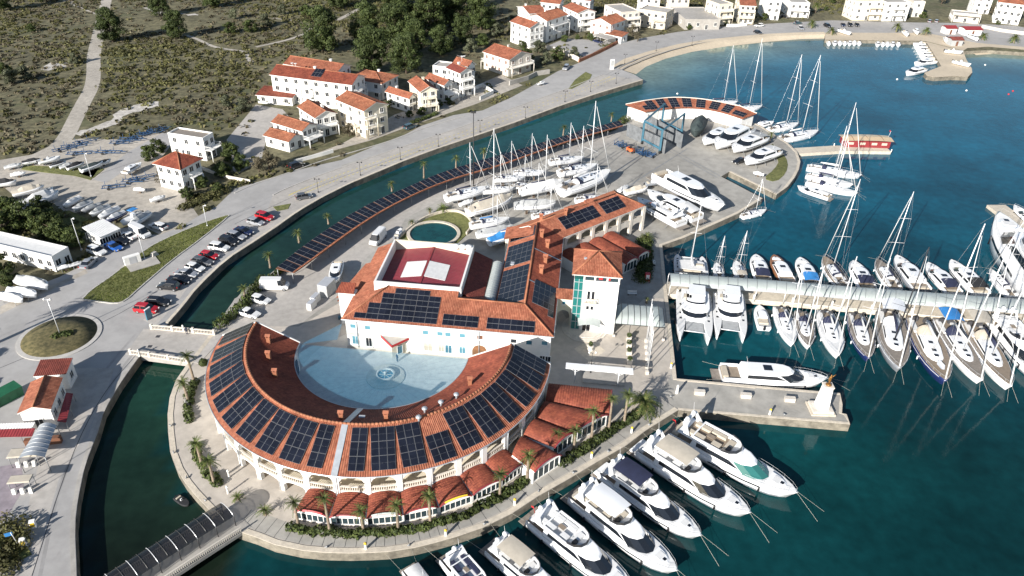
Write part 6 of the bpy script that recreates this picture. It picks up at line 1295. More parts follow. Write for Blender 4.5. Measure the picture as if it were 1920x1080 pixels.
def motor_yacht(label, s, b, beam=.258, fb=1.55, fly='open', top=None, hullm='gel', deckm='gel_deck', seats='cushion', glass='tinted', group=None, z=1.2, ashore=0, tender=False, flag=False, Lx=None, cabin='gel', hw=True, domes=2, name='motor_yacht', small=False):
    loc, az, Ln = place(s, b, z, LZ if ashore else 0)
    if Lx: d = V((math.cos(az), math.sin(az), 0)); loc = loc + d * ((Lx - Ln) / 2); Ln = Lx
    B = Ln * beam; root = thing(name, label, 'yacht' if Ln > 11 else 'motorboat', loc, az, group); k = Ln / 20
    fb = fb * k * (1 if Ln > 14 else 1.15); rings, hb, zs = hullgeo(Ln, B, fb, 'motor', .5 * k)
    h = part(root, 'hull', hull_mesh(rings), hullm); part(root, 'deck', deck_mesh(Ln, hb, zs, .93, .03), deckm); X = lambda t: -Ln / 2 + t * Ln
    for m_ in hband(Ln, B, rings, .06, .12, 0, 8): part(h, 'boot_stripe', m_, 'gel_navy' if hullm == 'gel' else 'gel')
    if hw:
        for m_ in hband(Ln, B, rings, .58, .74, 3, 6): part(h, 'hull_window', m_, 'tinted')
    mb = MB(); mb.box((X(0) - .035 * Ln, 0, .35 * k), (.09 * Ln, B * .84, .16 * k)); sp = part(root, 'swim_platform', mb, 'teak_grey')
    part(root, 'cockpit_floor', deck_mesh(Ln, hb, zs, .80, .05, 0, 3), 'teak')
    for s_ in (1, -1): mb = MB(); mb.box((X(.09), s_ * B * .43, zs[1] + .3 * k), (.17 * Ln, .10 * k, .6 * k)); part(root, 'coaming', mb, cabin)
    mb = MB(); mb.box((X(.03), 0, zs[0] + .3 * k), (.05 * Ln, B * .6, .5 * k)); part(root, 'aft_sofa', mb, seats)
    z0 = zs[3]; zc = z0 + 1.55 * k; r0, r1 = sup(X(.17), X(.81), B * .415, z0 - .1, zc, .15 * Ln, .02 * Ln, .84, .17 * Ln)
    dh = block(root, 'deckhouse', r0, r1, cabin, (.14, .92, 1, 7), glass, 'windscreen', roof=.07 * k)
    for i_, j_ in ((0, 1), (7, 8)):
        a_, b_ = lerp_ring(r0, r1, .38, 1.015), lerp_ring(r0, r1, .80, 1.015); mb = MB(); p0_, p1_ = (V(a_[i_]), V(a_[j_])); q0_, q1_ = V(b_[i_]), V(b_[j_]); f_a, f_b = (.12, .99) if i_ == 0 else (.01, .88); mb.poly([p0_.lerp(p1_, f_a), p0_.lerp(p1_, f_b), q0_.lerp(q1_, f_b - (.1 if i_ == 0 else 0)), q0_.lerp(q1_, f_a + (.1 if i_ else 0))]); part(dh, 'side_window', mb, 'tinted')
    # raised foredeck lounge
    q0, q1 = sup(X(.78), X(.935), B * .26, zs[7] - .05, zs[7] + .26 * k, .04 * Ln, 0, .82, .12 * Ln); block(root, 'foredeck', q0, q1, cabin)
    mb = MB(); mb.box((X(.835), 0, zs[7] + .28 * k), (.05 * Ln, B * .28, .08 * k)); part(root, 'sun_pad', mb, 'canvas_white')
    mb = MB(); mb.box((X(.878), 0, zs[7] + .27 * k), (.5 * k, .5 * k, .06 * k)); part(root, 'hatch', mb, 'tinted')
    if fly:
        a0, a1 = X(.06), X(.53); f0, f1 = sup(a0, a1 + .02 * Ln, B * .42, zc, zc + .12 * k, 0, 0, 1, .14 * Ln); block(root, 'flybridge_deck', f0, f1, cabin)
        o0, o1 = sup(a0 + .10 * Ln, a1, B * .40, zc + .1 * k, zc + .75 * k, -.01 * Ln, .02 * Ln, 1.04, .13 * Ln); n_ = len(o0); mb = MB(); inn0 = lerp_ring(o0, o0, 0, .9); inn1 = lerp_ring(o1, o1, 0, .9)
        mb.loft([o0[:-1] + o0[-1:], o1], 0, False, False); mb.loft([o1, inn1], 0, False, False); mb.loft([inn1, inn0], 0, False, False); fc = part(root, 'flybridge_coaming', mb, cabin)
        mb = MB(); e = lerp_ring(o1, o1, 0, .97); mb.loft([[p for p in e[1:-1]], [(x - .25 * k, y * .98, zz + .38 * k) for x, y, zz in e[1:-1]]], 0, False, False, closed=False); part(fc, 'windscreen', mb, 'canopy_smoke')
        zf = zc + .14 * k
        part(root, 'flybridge_floor', MB().box(((a0 + a1) / 2 - .01 * Ln, 0, zf), (.36 * Ln, B * .66, .03)), 'teak' if seats == 'cushion' else deckm)
        for x, y, sx, sy in ((.20, .22, .13, .16), (.20, -.22, .13, .16), (.33, .24, .12, .14), (.36, -.20, .07, .18), (.44, 0, .05, .5)): part(root, 'seat', MB().box((X(x), y * B, zf + .25 * k), (sx * Ln, sy * B, .45 * k)), seats)
        part(root, 'table', MB().box((X(.29), -.02 * B, zf + .45 * k), (.06 * Ln, .16 * B, .06 * k)), 'teak'); part(root, 'helm', MB().box((X(.455), -.18 * B, zf + .5 * k), (.03 * Ln, .18 * B, .5 * k)), 'black')
        # radar arch
        mb = MB(); ax = X(.14); hA = zc + 2.0 * k
        for s_ in (1, -1): mb.loft([[(ax + dx, s_ * B * .40 + dy, zc + .1 * k) for dx, dy in ((-.5 * k, -.1), (.5 * k, -.1), (.5 * k, .1), (-.5 * k, .1))], [(ax - .9 * k + dx, s_ * B * .32 + dy, hA) for dx, dy in ((-.3 * k, -.08), (.3 * k, -.08), (.3 * k, .08), (-.3 * k, .08))]])
        mb.box((ax - .9 * k, 0, hA), (.6 * k, B * .68, .16 * k)); ar = part(root, 'radar_arch', mb, cabin)
        for j in range(domes): part(ar, 'radar_dome', MB().lathe([(.1, 0), (.33, .1), (.36, .3), (.25, .52), (.02, .6)], (ax - .9 * k, (j - (domes - 1) / 2) * B * .36, hA + .08 * k), 10), 'gel')
        mb = MB(); mb.tube((ax - .9 * k, B * .2, hA), (ax - 1.2 * k, B * .2, hA + 2.2 * k), .025, .015, 4); part(ar, 'antenna', mb, 'gel')
        if top:
            kind, tm = top; x0, x1 = (X(.13), X(.42)) if kind == 'bimini' else (X(.16), X(.46)); zt = zc + 2.05 * k; mb = MB(); K = 8
            mb.loft([[(x0 + (x1 - x0) * i / K, y * B * .37, zt + .16 * k * math.sin(PI * i / K) + (.14 * k * (1 - y * y))) for i in range(K + 1)] for y in (-1, -.5, 0, .5, 1)], 0, False, False, closed=False, sm=True); 
            t_ = part(root, 'bimini' if kind == 'bimini' else 'hardtop', mb, tm)
            if kind != 'bimini': r_ = sup(x0, x1, B * .385, zt - .16 * k, zt + .02 * k, .1, 0, .97, .05 * Ln); block(root, 'hardtop_edge', r_[0], r_[1], cabin)
            for s_ in (1, -1):
                for x in (x0 + .4 * k, x1 - .4 * k): part(t_, 'strut', MB().tube((x, s_ * B * .37, zc + .5 * k), (x, s_ * B * .36, zt), .035, .035, 5), 'alu')
    else:
        c0, c1 = lerp_ring(r1, r1, 0, .93), lerp_ring(r1, r1, 0, .80); mb = MB(); mb.loft([[(x, y, zc + .01) for x, y, _ in c0], [(x, y, zc + .22 * k) for x, y, _ in c1]], 0, False, True); part(root, 'cabin_roof', mb, cabin)
        if top: mb = MB(); mb.loft([[(X(.04), y * B * .4, zc - .3 * k + .2 * (1 - y * y)) for y in (-1, -.5, 0, .5, 1)], [(X(.3), y * B * .38, zc + .25 * k + .2 * (1 - y * y)) for y in (-1, -.5, 0, .5, 1)]], 0, False, False, closed=False, sm=True); part(root, 'canvas_cover', mb, top[1])
        mb = MB(); mb.box((X(.42), 0, zc + .26 * k), (.08 * Ln, B * .30, .05)); part(root, 'sunroof', mb, 'tinted')
        part(root, 'antenna', MB().tube((X(.25), .2 * B, zc), (X(.22), .2 * B, zc + 1.8 * k), .03, .015, 4), 'gel')
    if not small: rail(root, Ln, hb, zs, 5, .55 * k, r=.014)
    if not small and not ashore: fenders(root, Ln, hb, zs, (2, 4, 6), 'black')
    if tender: mb = MB(); mb.loft([[(X(-.03) + dx, y, .75 * k + .25 * k * math.cos(dx)) for dx in (-.7 * k, 0, .7 * k)] for y in (-B * .33, -B * .2, B * .2, B * .36)], 0, False, False, closed=False); mb.box((X(-.035), 0, .75 * k), (1.5 * k, B * .62, .5 * k), 0, 0, (.8, .9)); part(root, 'tender', mb, 'gel')
    if flag: mb = MB(); mb.tube((X(0), 0, zs[0]), (X(-.02), 0, zs[0] + 1.6 * k), .03); mb.box((X(-.03), 0, zs[0] + 1.3 * k), (.5 * k, .03, .35 * k)); part(root, 'ensign', mb, 'red')
    part(root, 'anchor', MB().box((X(.985), 0, zs[9] - .15 * k), (.5 * k, .3 * k, .25 * k)), 'steel')
    if not ashore and not small and Ln > 10:
        for sy in (-1, 1):
            a = V((X(.99), .1 * sy, zs[9] - .1)); part(root, 'mooring_line', MB().tube(a, a + V((4.5, sy * 1.2, -zs[9] - .1)), .017, .017, 3), 'rope')
            a = V((X(0), sy * B * .4, zs[0])); part(root, 'stern_line', MB().tube(a, a + V((-3.0, sy * .6, LZ - zs[0])), .02, .02, 3), 'rope')
    if ashore: stands(root, Ln, B, ashore); shift(root, ashore)
    return root
def sailboat(label, s, b, beam=.29, fb=1.05, hullm='gel', deckm='gel_deck', mast=1.25, mm='mast', cover='canvas_navy', hood='canvas_navy', group=None, z=1.0, ashore=0, bimini=None, mizzen=False, jib=True, cover_all=None, name='sailing_yacht', dinghy=False, stripe='gel_navy', Lx=None):
    loc, az, Ln = place(s, b, z, LZ if ashore else 0)
    if Lx: d = V((math.cos(az), math.sin(az), 0)); loc = loc + d * ((Lx - Ln) / 2); Ln = Lx
    beam = max(beam, .32) if ashore else beam; B = Ln * beam; k = Ln / 13; root = thing(name, label, 'sailboat', loc, az, group); fb *= k ** .7
    rings, hb, zs = hullgeo(Ln, B, fb, 'sail', .55 * k, .07, .25); X = lambda t: -Ln / 2 + t * Ln
    h = part(root, 'hull', hull_mesh(rings), hullm); part(root, 'deck', deck_mesh(Ln, hb, zs, .94, .03), deckm)
    for m_ in hband(Ln, B, rings, .80, .88, 0, 8): part(h, 'stripe', m_, stripe)
    if ashore:
        mb = MB(); mb.loft([[(x, y, zz) for x, y in ((X(.38), -.12), (X(.56), -.12), (X(.56), .12), (X(.38), .12))] for zz in (-.3, -1.6 * k)]); part(root, 'keel', mb, 'gel_grey')
    r0, r1 = sup(X(.30), X(.74), B * .29, zs[4] - .02, zs[4] + .42 * k, .06 * Ln, .01 * Ln, .82, .16 * Ln); co = block(root, 'coachroof', r0, r1, 'gel', (.35, .75, 0, 1), 'tinted')
    a, b2 = lerp_ring(r0, r1, .35, 1.015), lerp_ring(r0, r1, .75, 1.015); mb = MB(); mb.loft([a[-2:], b2[-2:]], 0, False, False, closed=False); part(co, 'window_band', mb, 'tinted')
    for t_ in (.46, .58, .66): part(co, 'hatch', MB().box((X(t_), 0, zs[4] + .43 * k), (.45 * k, .5 * k, .05)), 'tinted')
    part(root, 'cockpit', MB().box((X(.15), 0, zs[1] + .04), (.22 * Ln, B * .34, .05)), 'teak')
    for s_ in (1, -1): part(root, 'cockpit_seat', MB().box((X(.17), s_ * B * .25, zs[1] + .18), (.22 * Ln, B * .14, .32 * k)), 'gel_deck'); part(root, 'steering_wheel', MB().tube((X(.09), s_ * B * .17, zs[1] + .6), (X(.095), s_ * B * .17, zs[1] + .6), .4 * k, .4 * k, 10), 'dark')
    if hood:
        mb = MB(); K = 6; mb.loft([[(X(x), B * .27 * math.cos(PI * i / K), zs[3] + (.25 + hh * math.sin(PI * i / K)) * k) for i in range(K + 1)] for x, hh in ((.265, .95), (.31, .9), (.355, .35))], 0, False, False, closed=False, sm=True); part(root, 'sprayhood', mb, hood)
    if bimini: mb = MB(); mb.loft([[(X(x), y * B * .36, zs[1] + (1.9 + .2 * (1 - y * y)) * k) for y in (-1, -.5, 0, .5, 1)] for x in (.03, .14, .25)], 0, False, False, closed=False, sm=True); part(root, 'bimini', mb, bimini)
    def rig(xm, hm, suffix=''):
        zt = zs[4] + hm; ms = part(root, 'mast', MB().tube((xm, 0, zs[4]), (xm - .012 * hm, 0, zt), .12 * k ** .5, .075 * k ** .5, 7), mm)
        mb = MB()
        for f, w_ in ((.38, .55), (.68, .42)): 
            for s_ in (1, -1): mb.tube((xm - .012 * hm * f, 0, zs[4] + hm * f), (xm - .012 * hm * f - .3 * k, s_ * B * w_ * .75, zs[4] + hm * f + .1), .045, .03, 4)
        part(ms, 'spreaders', mb, mm)
        bl = .34 * Ln if not suffix else .2 * Ln; zb = zs[4] + 1.25 * k; bo = part(root, 'boom', MB().tube((xm, 0, zb), (xm - bl, 0, zb + .15), .09, .08, 6), mm)
        mb = MB(); mb.loft([[(xm - bl * f, .17 * k * math.cos(2 * PI * i / 8) * (1 - .4 * f), zb + .22 * k + .26 * k * math.sin(2 * PI * i / 8) * (1.1 - .5 * f)) for i in range(8)] for f in (.02, .3, .6, .97)], 0, True, True, sm=True); part(bo, 'sail_cover', mb, cover)
        mb = MB(); top = V((xm - .012 * hm, 0, zt - .1)); r = .010
        for s_ in (1, -1):
            c = V((xm - .3 * k, s_ * B * .46, zs[4])); m1 = V((xm - .012 * hm * .38 - .3 * k, s_ * B * .41, zs[4] + hm * .38)); m2 = V((xm - .012 * hm * .68 - .3 * k, s_ * B * .31, zs[4] + hm * .68)); mb.path([c, m1, m2, top], r, 3); mb.tube(c, V((xm, 0, zs[4] + hm * .66)), r, r, 3)
        if not suffix: mb.tube(top, V((X(.01), 0, zs[0])), r, r, 3); 
        part(ms, 'rigging', mb, 'rigging')
        return top
    hm = mast * Ln; top = rig(X(.56), hm)
    if jib: f = V((X(.97), 0, zs[9])); part(root, 'furled_jib', MB().tube(f, f.lerp(top, .93), .10 * k, .05, 6), 'canvas_white')
    if mizzen: rig(X(.14), hm * .62, 'm')
    rail(root, Ln, hb, zs, 1, .6, .97, .016)
    if dinghy: mb = MB(); mb.loft([[(X(.80) + dx, dy * (1 - abs(dx) / 2.2), zs[7] + .45 + .1 * abs(dy)) for dy in (-.7, -.35, 0, .35, .7)] for dx in (-1.4, -.7, 0, .7, 1.3)], 0, False, False, closed=False); part(root, 'dinghy', mb, 'gel')
    if cover_all:
        mb = MB(); mb.loft([[(-Ln / 2 + TS[i] * Ln * .98, hb[i] * 1.02 * y, zs[i] * .75 + (1 - abs(y) ** 1.3) * (1.5 if 1 < i < 7 else 1.0) * k + (.25 if abs(y) < .9 else 0)) for y in (1, .95, .6, .25, 0, -.25, -.6, -.95, -1)] for i in range(10)], 0, False, False, closed=False, sm=False); part(root, 'winter_cover', mb, cover_all)
    if not ashore:
        fenders(root, Ln, hb, zs, (2, 5), 'gel')
        for sy in (-1, 1): a = V((X(.97), .15 * sy, zs[9])); part(root, 'mooring_line', MB().tube(a, a + V((3.0, sy * .8, -zs[9] - .1)), .015, .015, 3), 'rope')
    else: stands(root, Ln, B, ashore); shift(root, ashore)
    return root
def catamaran(label, s, b, beam=.55, mast=0, group=None, cover='gel'):
    loc, az, Ln = place(s, b, 1.0); B = Ln * beam; root = thing('catamaran', label, 'catamaran', loc, az, group); k = Ln / 12; X = lambda t: -Ln / 2 + t * Ln
    for s_ in (1, -1):
        rings, hb, zs = hullgeo(Ln, B * .25, 1.35 * k, 'cat', .5, .03, .12); mb = hull_mesh(rings); mb.v = [(x, y + s_ * B * .36, z) for x, y, z in mb.v]; h = part(root, 'hull', mb, 'gel')
        mb = deck_mesh(Ln, hb, zs, .92); mb.v = [(x, y + s_ * B * .36, z) for x, y, z in mb.v]; part(h, 'deck', mb, 'gel_deck')
        for t_ in (.3, .5, .62, .75): part(h, 'hatch', MB().box((X(t_), s_ * B * .37, zs[4] + .06), (.5, .45, .05)), 'tinted')
        mb = MB(); mb.box((X(.55), s_ * (B * .36 + B * .125), .9 * k), (.3 * Ln, .03, .22 * k)); part(h, 'hull_window', mb, 'tinted')
        for j in range(2): part(h, 'step', MB().box((X(.03 + .03 * j), s_ * B * .36, .5 + .4 * j), (.05 * Ln, B * .2, .12)), 'teak_grey')
    zd = 1.42 * k; part(root, 'bridge_deck', MB().box((X(.36), 0, 1.15 * k), (.60 * Ln, B * .52, .5 * k)), 'gel')
    r0, r1 = sup(X(.20), X(.66), B * .36, zd, zd + 1.0 * k, .09 * Ln, .0, .86, .14 * Ln); block(root, 'cabin', r0, r1, 'gel', (.35, .85), 'tinted')
    q0, q1 = sup(X(.07), X(.60), B * .38, zd + 1.0 * k, zd + 1.16 * k, .02 * Ln, 0, .98, .12 * Ln); block(root, 'roof', q0, q1, cover)
    part(root, 'cockpit_floor', MB().box((X(.12), 0, zd + .02), (.16 * Ln, B * .5, .04)), 'teak'); part(root, 'seat', MB().box((X(.07), 0, zd + .3), (.05 * Ln, B * .5, .5)), 'cushion')
    part(root, 'helm_seat', MB().box((X(.30), -B * .22, zd + 1.45 * k), (.09 * Ln, B * .2, .5 * k)), 'cushion')
    mb = MB(); mb.box((X(.77), 0, 1.32 * k), (.22 * Ln, B * .46, .03)); part(root, 'trampoline', mb, 'canvas_grey'); part(root, 'crossbeam', MB().tube((X(.88), -B * .36, 1.35 * k), (X(.88), B * .36, 1.35 * k), .11), 'mast')
    if mast:
        xm = X(.58); zt = zd + mast * Ln; ms = part(root, 'mast', MB().tube((xm, 0, zd + 1.1 * k), (xm - .3, 0, zt), .14, .08, 7), 'mast'); bo = part(root, 'boom', MB().tube((xm, 0, zd + 2.2 * k), (X(.10), 0, zd + 2.3 * k), .1), 'mast')
        mb = MB(); mb.loft([[(X(.12 + .44 * f), .22 * math.cos(2 * PI * i / 8), zd + 2.5 * k + .3 * math.sin(2 * PI * i / 8)) for i in range(8)] for f in (0, .5, 1)]); part(bo, 'sail_cover', mb, 'canvas_white')
        mb = MB(); top = V((xm - .3, 0, zt)); 
        for s_ in (1, -1): mb.tube(top, (X(.45), s_ * B * .47, zd), .015, .015, 3)
        mb.tube(top, (X(.88), 0, 1.4 * k), .015, .015, 3); part(ms, 'rigging', mb, 'rigging'); part(ms, 'spreaders', MB().tube((xm - .15, -B * .16, zd + mast * Ln * .5), (xm - .15, B * .16, zd + mast * Ln * .5), .04, .04, 4), 'mast')
    else:
        r = sup(X(.18), X(.46), B * .26, zd + 1.17 * k, zd + 1.7 * k, .03 * Ln, 0, .95, .05 * Ln); block(root, 'flybridge', r[0], r[1], 'gel', (.5, .95)); part(root, 'hardtop', MB().box((X(.3), 0, zd + 2.9 * k), (.24 * Ln, B * .44, .12)), 'gel')
        for x in (.2, .4):
            for s_ in (1, -1): part(root, 'strut', MB().tube((X(x), s_ * B * .2, zd + 1.6 * k), (X(x), s_ * B * .2, zd + 2.9 * k), .04), 'alu')
    fenders(root, Ln, [B * .49] * 10, [1.3 * k] * 10, (2, 5)); return root
def small_boat(label, s, b, style='open', hullm='gel', deckm='gel_deck', group=None, z=.6, beam=.33, ashore=0, cover=None, Lx=None, name='small_boat'):
    loc, az, Ln = place(s, b, z + ashore, LZ if ashore else 0); Ln = Lx or Ln; B = Ln * beam; root = thing(name, label, 'boat', loc, az, group); k = Ln / 7; fb = .85 * k
    rings, hb, zs = hullgeo(Ln, B, fb, 'motor', .35 * k, .08, .4); X = lambda t: -Ln / 2 + t * Ln
    part(root, 'hull', hull_mesh(rings), hullm)
    if style != 'covered':
        part(root, 'deck', deck_mesh(Ln, hb, zs, .9, .03, 4), deckm); part(root, 'cockpit_floor', deck_mesh(Ln, hb, zs, .78, .04, 0, 5), 'canvas_grey' if deckm == 'gel_deck' else deckm)
        part(root, 'outboard', MB().box((X(-.03), 0, fb * .9), (.4 * k, .4 * k, .8 * k), 0, 0, (.7, .7)), 'black')
    if style in ('cabin', 'wood'): r = sup(X(.34), X(.74), B * .33, zs[4] - .02, zs[4] + .75 * k, .12 * Ln, .0, .82, .12 * Ln); block(root, 'cabin', r[0], r[1], 'gel', (.35, .85), roof=.06); r = sup(X(.12), X(.34), B * .3, zs[2], zs[2] + .35 * k, 0, 0, 1, .02); block(root, 'seat', r[0], r[1], 'cushion')
    if style == 'open':
        part(root, 'console', MB().box((X(.45), 0, zs[4] + .35 * k), (.7 * k, .8 * k, .8 * k), 0, 0, (.7, .8)), 'gel'); mb = MB(); mb.box((X(.51), 0, zs[4] + .85 * k), (.06, .8 * k, .35 * k), ry=-.4); part(root, 'windscreen', mb, 'tinted'); part(root, 'seat', MB().box((X(.2), 0, zs[2] + .25 * k), (.6 * k, B * .6, .4 * k)), 'cushion')
    if style == 'top': part(root, 'console', MB().box((X(.42), 0, zs[4] + .4 * k), (.9 * k, .9 * k, 1.0 * k)), 'gel'); t_ = part(root, 'canopy', MB().box((X(.38), 0, zs[4] + 1.9 * k), (2.2 * k, B * .8, .1), 0, 0, (.9, .9)), cover or 'canvas_blue'); [part(t_, 'strut', MB().tube((X(x), s_ * B * .3, zs[4]), (X(x), s_ * B * .33, zs[4] + 1.9 * k), .03), 'alu') for x in (.26, .5) for s_ in (1, -1)]
    if style == 'covered':
        mb = MB(); pk = 1.0 * k * rnd.uniform(.8, 1.25)
        mb.loft([[(-Ln / 2 + TS[i] * Ln * .99, hb[i] * 1.03 * y, zs[i] * .7 + (1 - abs(y) ** 1.5) * pk * (1.2 if 2 < i < 6 else .75 if i < 8 else .35) + rnd.uniform(-.05, .05)) for y in (1, .97, .6, .25, 0, -.25, -.6, -.97, -1)] for i in range(10)], 0, True, False, closed=False, sm=False); part(root, 'cover', mb, cover or 'canvas_grey')
    if ashore:
        for x in (-.25, .25):
            for s_ in (1, -1): part(root, 'stand', MB().tube((x * Ln, s_ * B * .4, 0), (x * Ln, s_ * B * .3, ashore + .1), .06, .06, 5), 'steel')
        part(root, 'keel_block', MB().box((0, 0, .2), (.4, .4, max(.2, ashore - .2))), 'bark'); shift(root, ashore)
    return root
# ================================================================== THE FLEET
MY = motor_yacht; gq = 'yachts moored stern-to at the crescent quay'
MY('large white flybridge yacht with tan flybridge seats and green windscreen, nearest the stone pier', (1268, 803), (1497, 922), glass='tinted_green', group=gq, flag=True, z=1.6)
MY('white flybridge yacht with cream hardtop and tender on its stern', (1205, 838), (1408, 962), top=('hardtop', 'canvas_beige'), group=gq, tender=True, seats='gel_deck')
MY('white flybridge yacht shaded by a navy bimini', (1136, 880), (1316, 1003), top=('bimini', 'canvas_navy'), group=gq, tender=True, seats='gel_deck')
MY('white flybridge yacht with beige aft canopy and enclosed framed bridge', (1082, 925), (1271, 1070), top=('hardtop', 'gel'), group=gq, seats='canvas_beige')
MY('white yacht with open pale flybridge lounge and red ensign', (1003, 966), (1190, 1108), group=gq, seats='gel_deck', flag=True)
MY('white yacht with grey beige bimini cut by the bottom edge', (925, 1022), (1085, 1150), top=('bimini', 'canvas_beige'), group=gq, seats='gel_deck')
MY('white yacht with dark sun pads and a tall radar dome mast at the bottom edge', (842, 1042), (965, 1180), group=gq, seats='canvas_navy', domes=1)
MY('white boat under a pale cover at the bottom edge, leftmost in its row', (768, 1062), (850, 1170), fly=None, top=('cover', 'canvas_white'), group=gq)
MY('sleek white sport yacht with black roof lying along the stone pier', (1352, 698), (1554, 706), fly=None, top=None, z=1.3, fb=1.35, seats='cushion')
MY('huge white superyacht with its bow at the right edge', (1990, 600), (1862, 408), beam=.22, fb=2.0, z=2.5, Lx=42, seats='gel_deck')
MY('white motor yacht beyond the short jetty at the right edge', (1960, 430), (1903, 380), beam=.28, z=1.5)
# ---- near side of the roofed pontoon
gp = 'boats on the near side of the roofed pontoon'
catamaran('white catamaran with plain hardtop closest to the plaza quay', (1300, 556), (1303, 634), .47, 0, gp)
catamaran('white power catamaran second from the plaza quay', (1365, 556), (1371, 630), .45, 0, gp)
small_boat('small white cabin boat with twin black outboards beside the power catamaran', (1433, 614), (1424, 570), 'cabin', group=gp, z=.8, beam=.4, name='motorboat')
SB = sailboat
SB('white sailing yacht with pink covered cockpit, first sailboat right of the small cabin boat', (1461, 576), (1488, 642), group=gp, cover='canvas_white', mast=1.15)
SB('slim white yacht with grey teak deck, second sailboat right of the small cabin boat', (1502, 584), (1518, 647), group=gp, deckm='teak_grey', mast=1.2)
SB('white sailing yacht with plain white deck between two grey decked ones', (1546, 584), (1573, 665), group=gp, cover='canvas_white', mast=1.15)
SB('navy hulled sailing yacht with grey teak deck and white coachroof', (1604, 589), (1630, 671), group=gp, hullm='gel_navy', deckm='teak_grey', cover='canvas_white', mast=1.15, stripe='gel')
SB('grey motor sailer with glazed white wheelhouse and dark mast', (1663, 583), (1687, 692), group=gp, hullm='gel_grey', deckm='teak_grey', hood='gel', bimini='gel', mm='mast_dark', mast=1.0, stripe='gel')
SB('big navy ketch with tan deck and dinghy on the foredeck', (1718, 598), (1774, 716), group=gp, hullm='gel_navy', deckm='teak', hood='cushion', mast=1.3, dinghy=True, stripe='gel', cover='canvas_white')
SB('big white sailing yacht with bright blue bimini and brown deck', (1764, 600), (1842, 714), group=gp, deckm='teak_grey', bimini='canvas_blue', mast=1.25, beam=.25, cover='canvas_white')
SB('white sailing yacht with beige sprayhood beside the one with blue bimini', (1818, 606), (1896, 726), group=gp, deckm='teak', hood='canvas_beige', mast=1.15, beam=.25, bimini='canvas_beige')
MY('white motor yacht with long dark side windows at the right edge of the roofed pontoon', (1868, 600), (1960, 712), group=gp, seats='gel_deck')
# ---- far side of the roofed pontoon
gf = 'boats on the far side of the roofed pontoon'
catamaran('white sailing catamaran at the landward end behind the roofed pontoon', (1297, 513), (1294, 474), .95, 1.9, gf, 'canvas_white')
SB('small white sloop behind the pontoon, next to the sailing catamaran', (1350, 518), (1345, 486), group=gf, mast=1.35, beam=.36)
SB('beamy white motor sailer with beige cockpit tent behind the pontoon', (1392, 523), (1381, 483), group=gf, mast=1.2, beam=.34, bimini='canvas_beige', hood='canvas_beige')
MY('white sports cruiser with navy cockpit cover behind the pontoon, left of the wooden boat', (1432, 523), (1418, 472), .37, fly=None, top=('c', 'canvas_navy'), group=gf, small=True)
MY('varnished wooden motor boat with white cabin behind the pontoon', (1478, 526), (1452, 473), .35, fly=None, hullm='wood', deckm='wood', group=gf, hw=False, small=True)
MY('white cruiser with bright blue cockpit cover behind the pontoon', (1524, 532), (1501, 478), .37, fly=None, top=('c', 'canvas_blue'), group=gf, small=True)
SB('tall masted yacht with tan teak deck behind the pontoon', (1582, 537), (1546, 477), group=gf, deckm='teak', mast=1.75, beam=.34)
MY('white cruiser with navy aft canopy between two tall masted yachts', (1628, 538), (1601, 484), .38, fly=None, top=('c', 'canvas_navy'), group=gf, small=True)
SB('tall masted white yacht with grey deck behind the pontoon', (1680, 541), (1646, 482), group=gf, deckm='teak_grey', mast=1.6, beam=.34)
MY('dark grey sports yacht behind the pontoon', (1729, 543), (1682, 476), .33, fly=None, hullm='gel_grey', group=gf, small=True)
MY('white cruiser with long navy canvas roof behind the pontoon', (1790, 547), (1741, 488), .35, fly=None, top=('c', 'canvas_navy'), group=gf, small=True)
MY('white speedboat with black open cockpit behind the pontoon, nearest the superyacht', (1841, 549), (1784, 484), .33, fly=None, top=('c', 'canvas_black'), group=gf, small=True)
SB('yacht with a thick bare mast behind the pontoon at far right', (1900, 556), (1858, 500), group=gf, mast=1.6)
# ---- at the round spit
gs = 'boats moored at the rounded spit'
SB('white sloop farthest along the rounded spit, next to the fuel jetty', (1513, 312), (1617, 326), group=gs, mast=1.35, beam=.27, cover='canvas_white')
SB('middle white sloop at the rounded spit', (1512, 327), (1601, 343), group=gs, mast=1.25, beam=.27)
SB('white sloop with black sprayhood at the rounded spit', (1512, 340), (1609, 359), group=gs, mast=1.0, beam=.27, cover='canvas_white')
MY('white motor yacht nearest the camera at the rounded spit, bow towards the shore', (1557, 367), (1496, 343), .33, fly=None, top=('c', 'canvas_white'), small=True)
SB('white sloop with tall mast moored behind the workshop end', (1442, 243), (1498, 228), mast=1.75, beam=.3, group=gs, cover='canvas_white')
SB('white sloop with tall mast just in front of its neighbour behind the workshop end', (1462, 261), (1535, 243), mast=1.5, beam=.29, group=gs, cover='canvas_white')
MY('white motorboat tucked in at the end wall of the workshop', (1420, 233), (1452, 222), .33, fly=None, small=True, group=gs)
SB('lone small sloop moored off the slipway quay', (1391, 403), (1438, 388), mast=1.15, beam=.33, cover='canvas_navy')
for i, (sx, sy, bx, by, mt) in enumerate(((1322, 200, 1345, 196, 1.6), (1372, 212, 1400, 206, 1.9))): SB(('left' if not i else 'right') + ' of two sloops whose masts rise behind the workshop roof', (sx, sy - 7), (bx, by - 7), mast=mt, Lx=12, group='sloops behind the workshop')
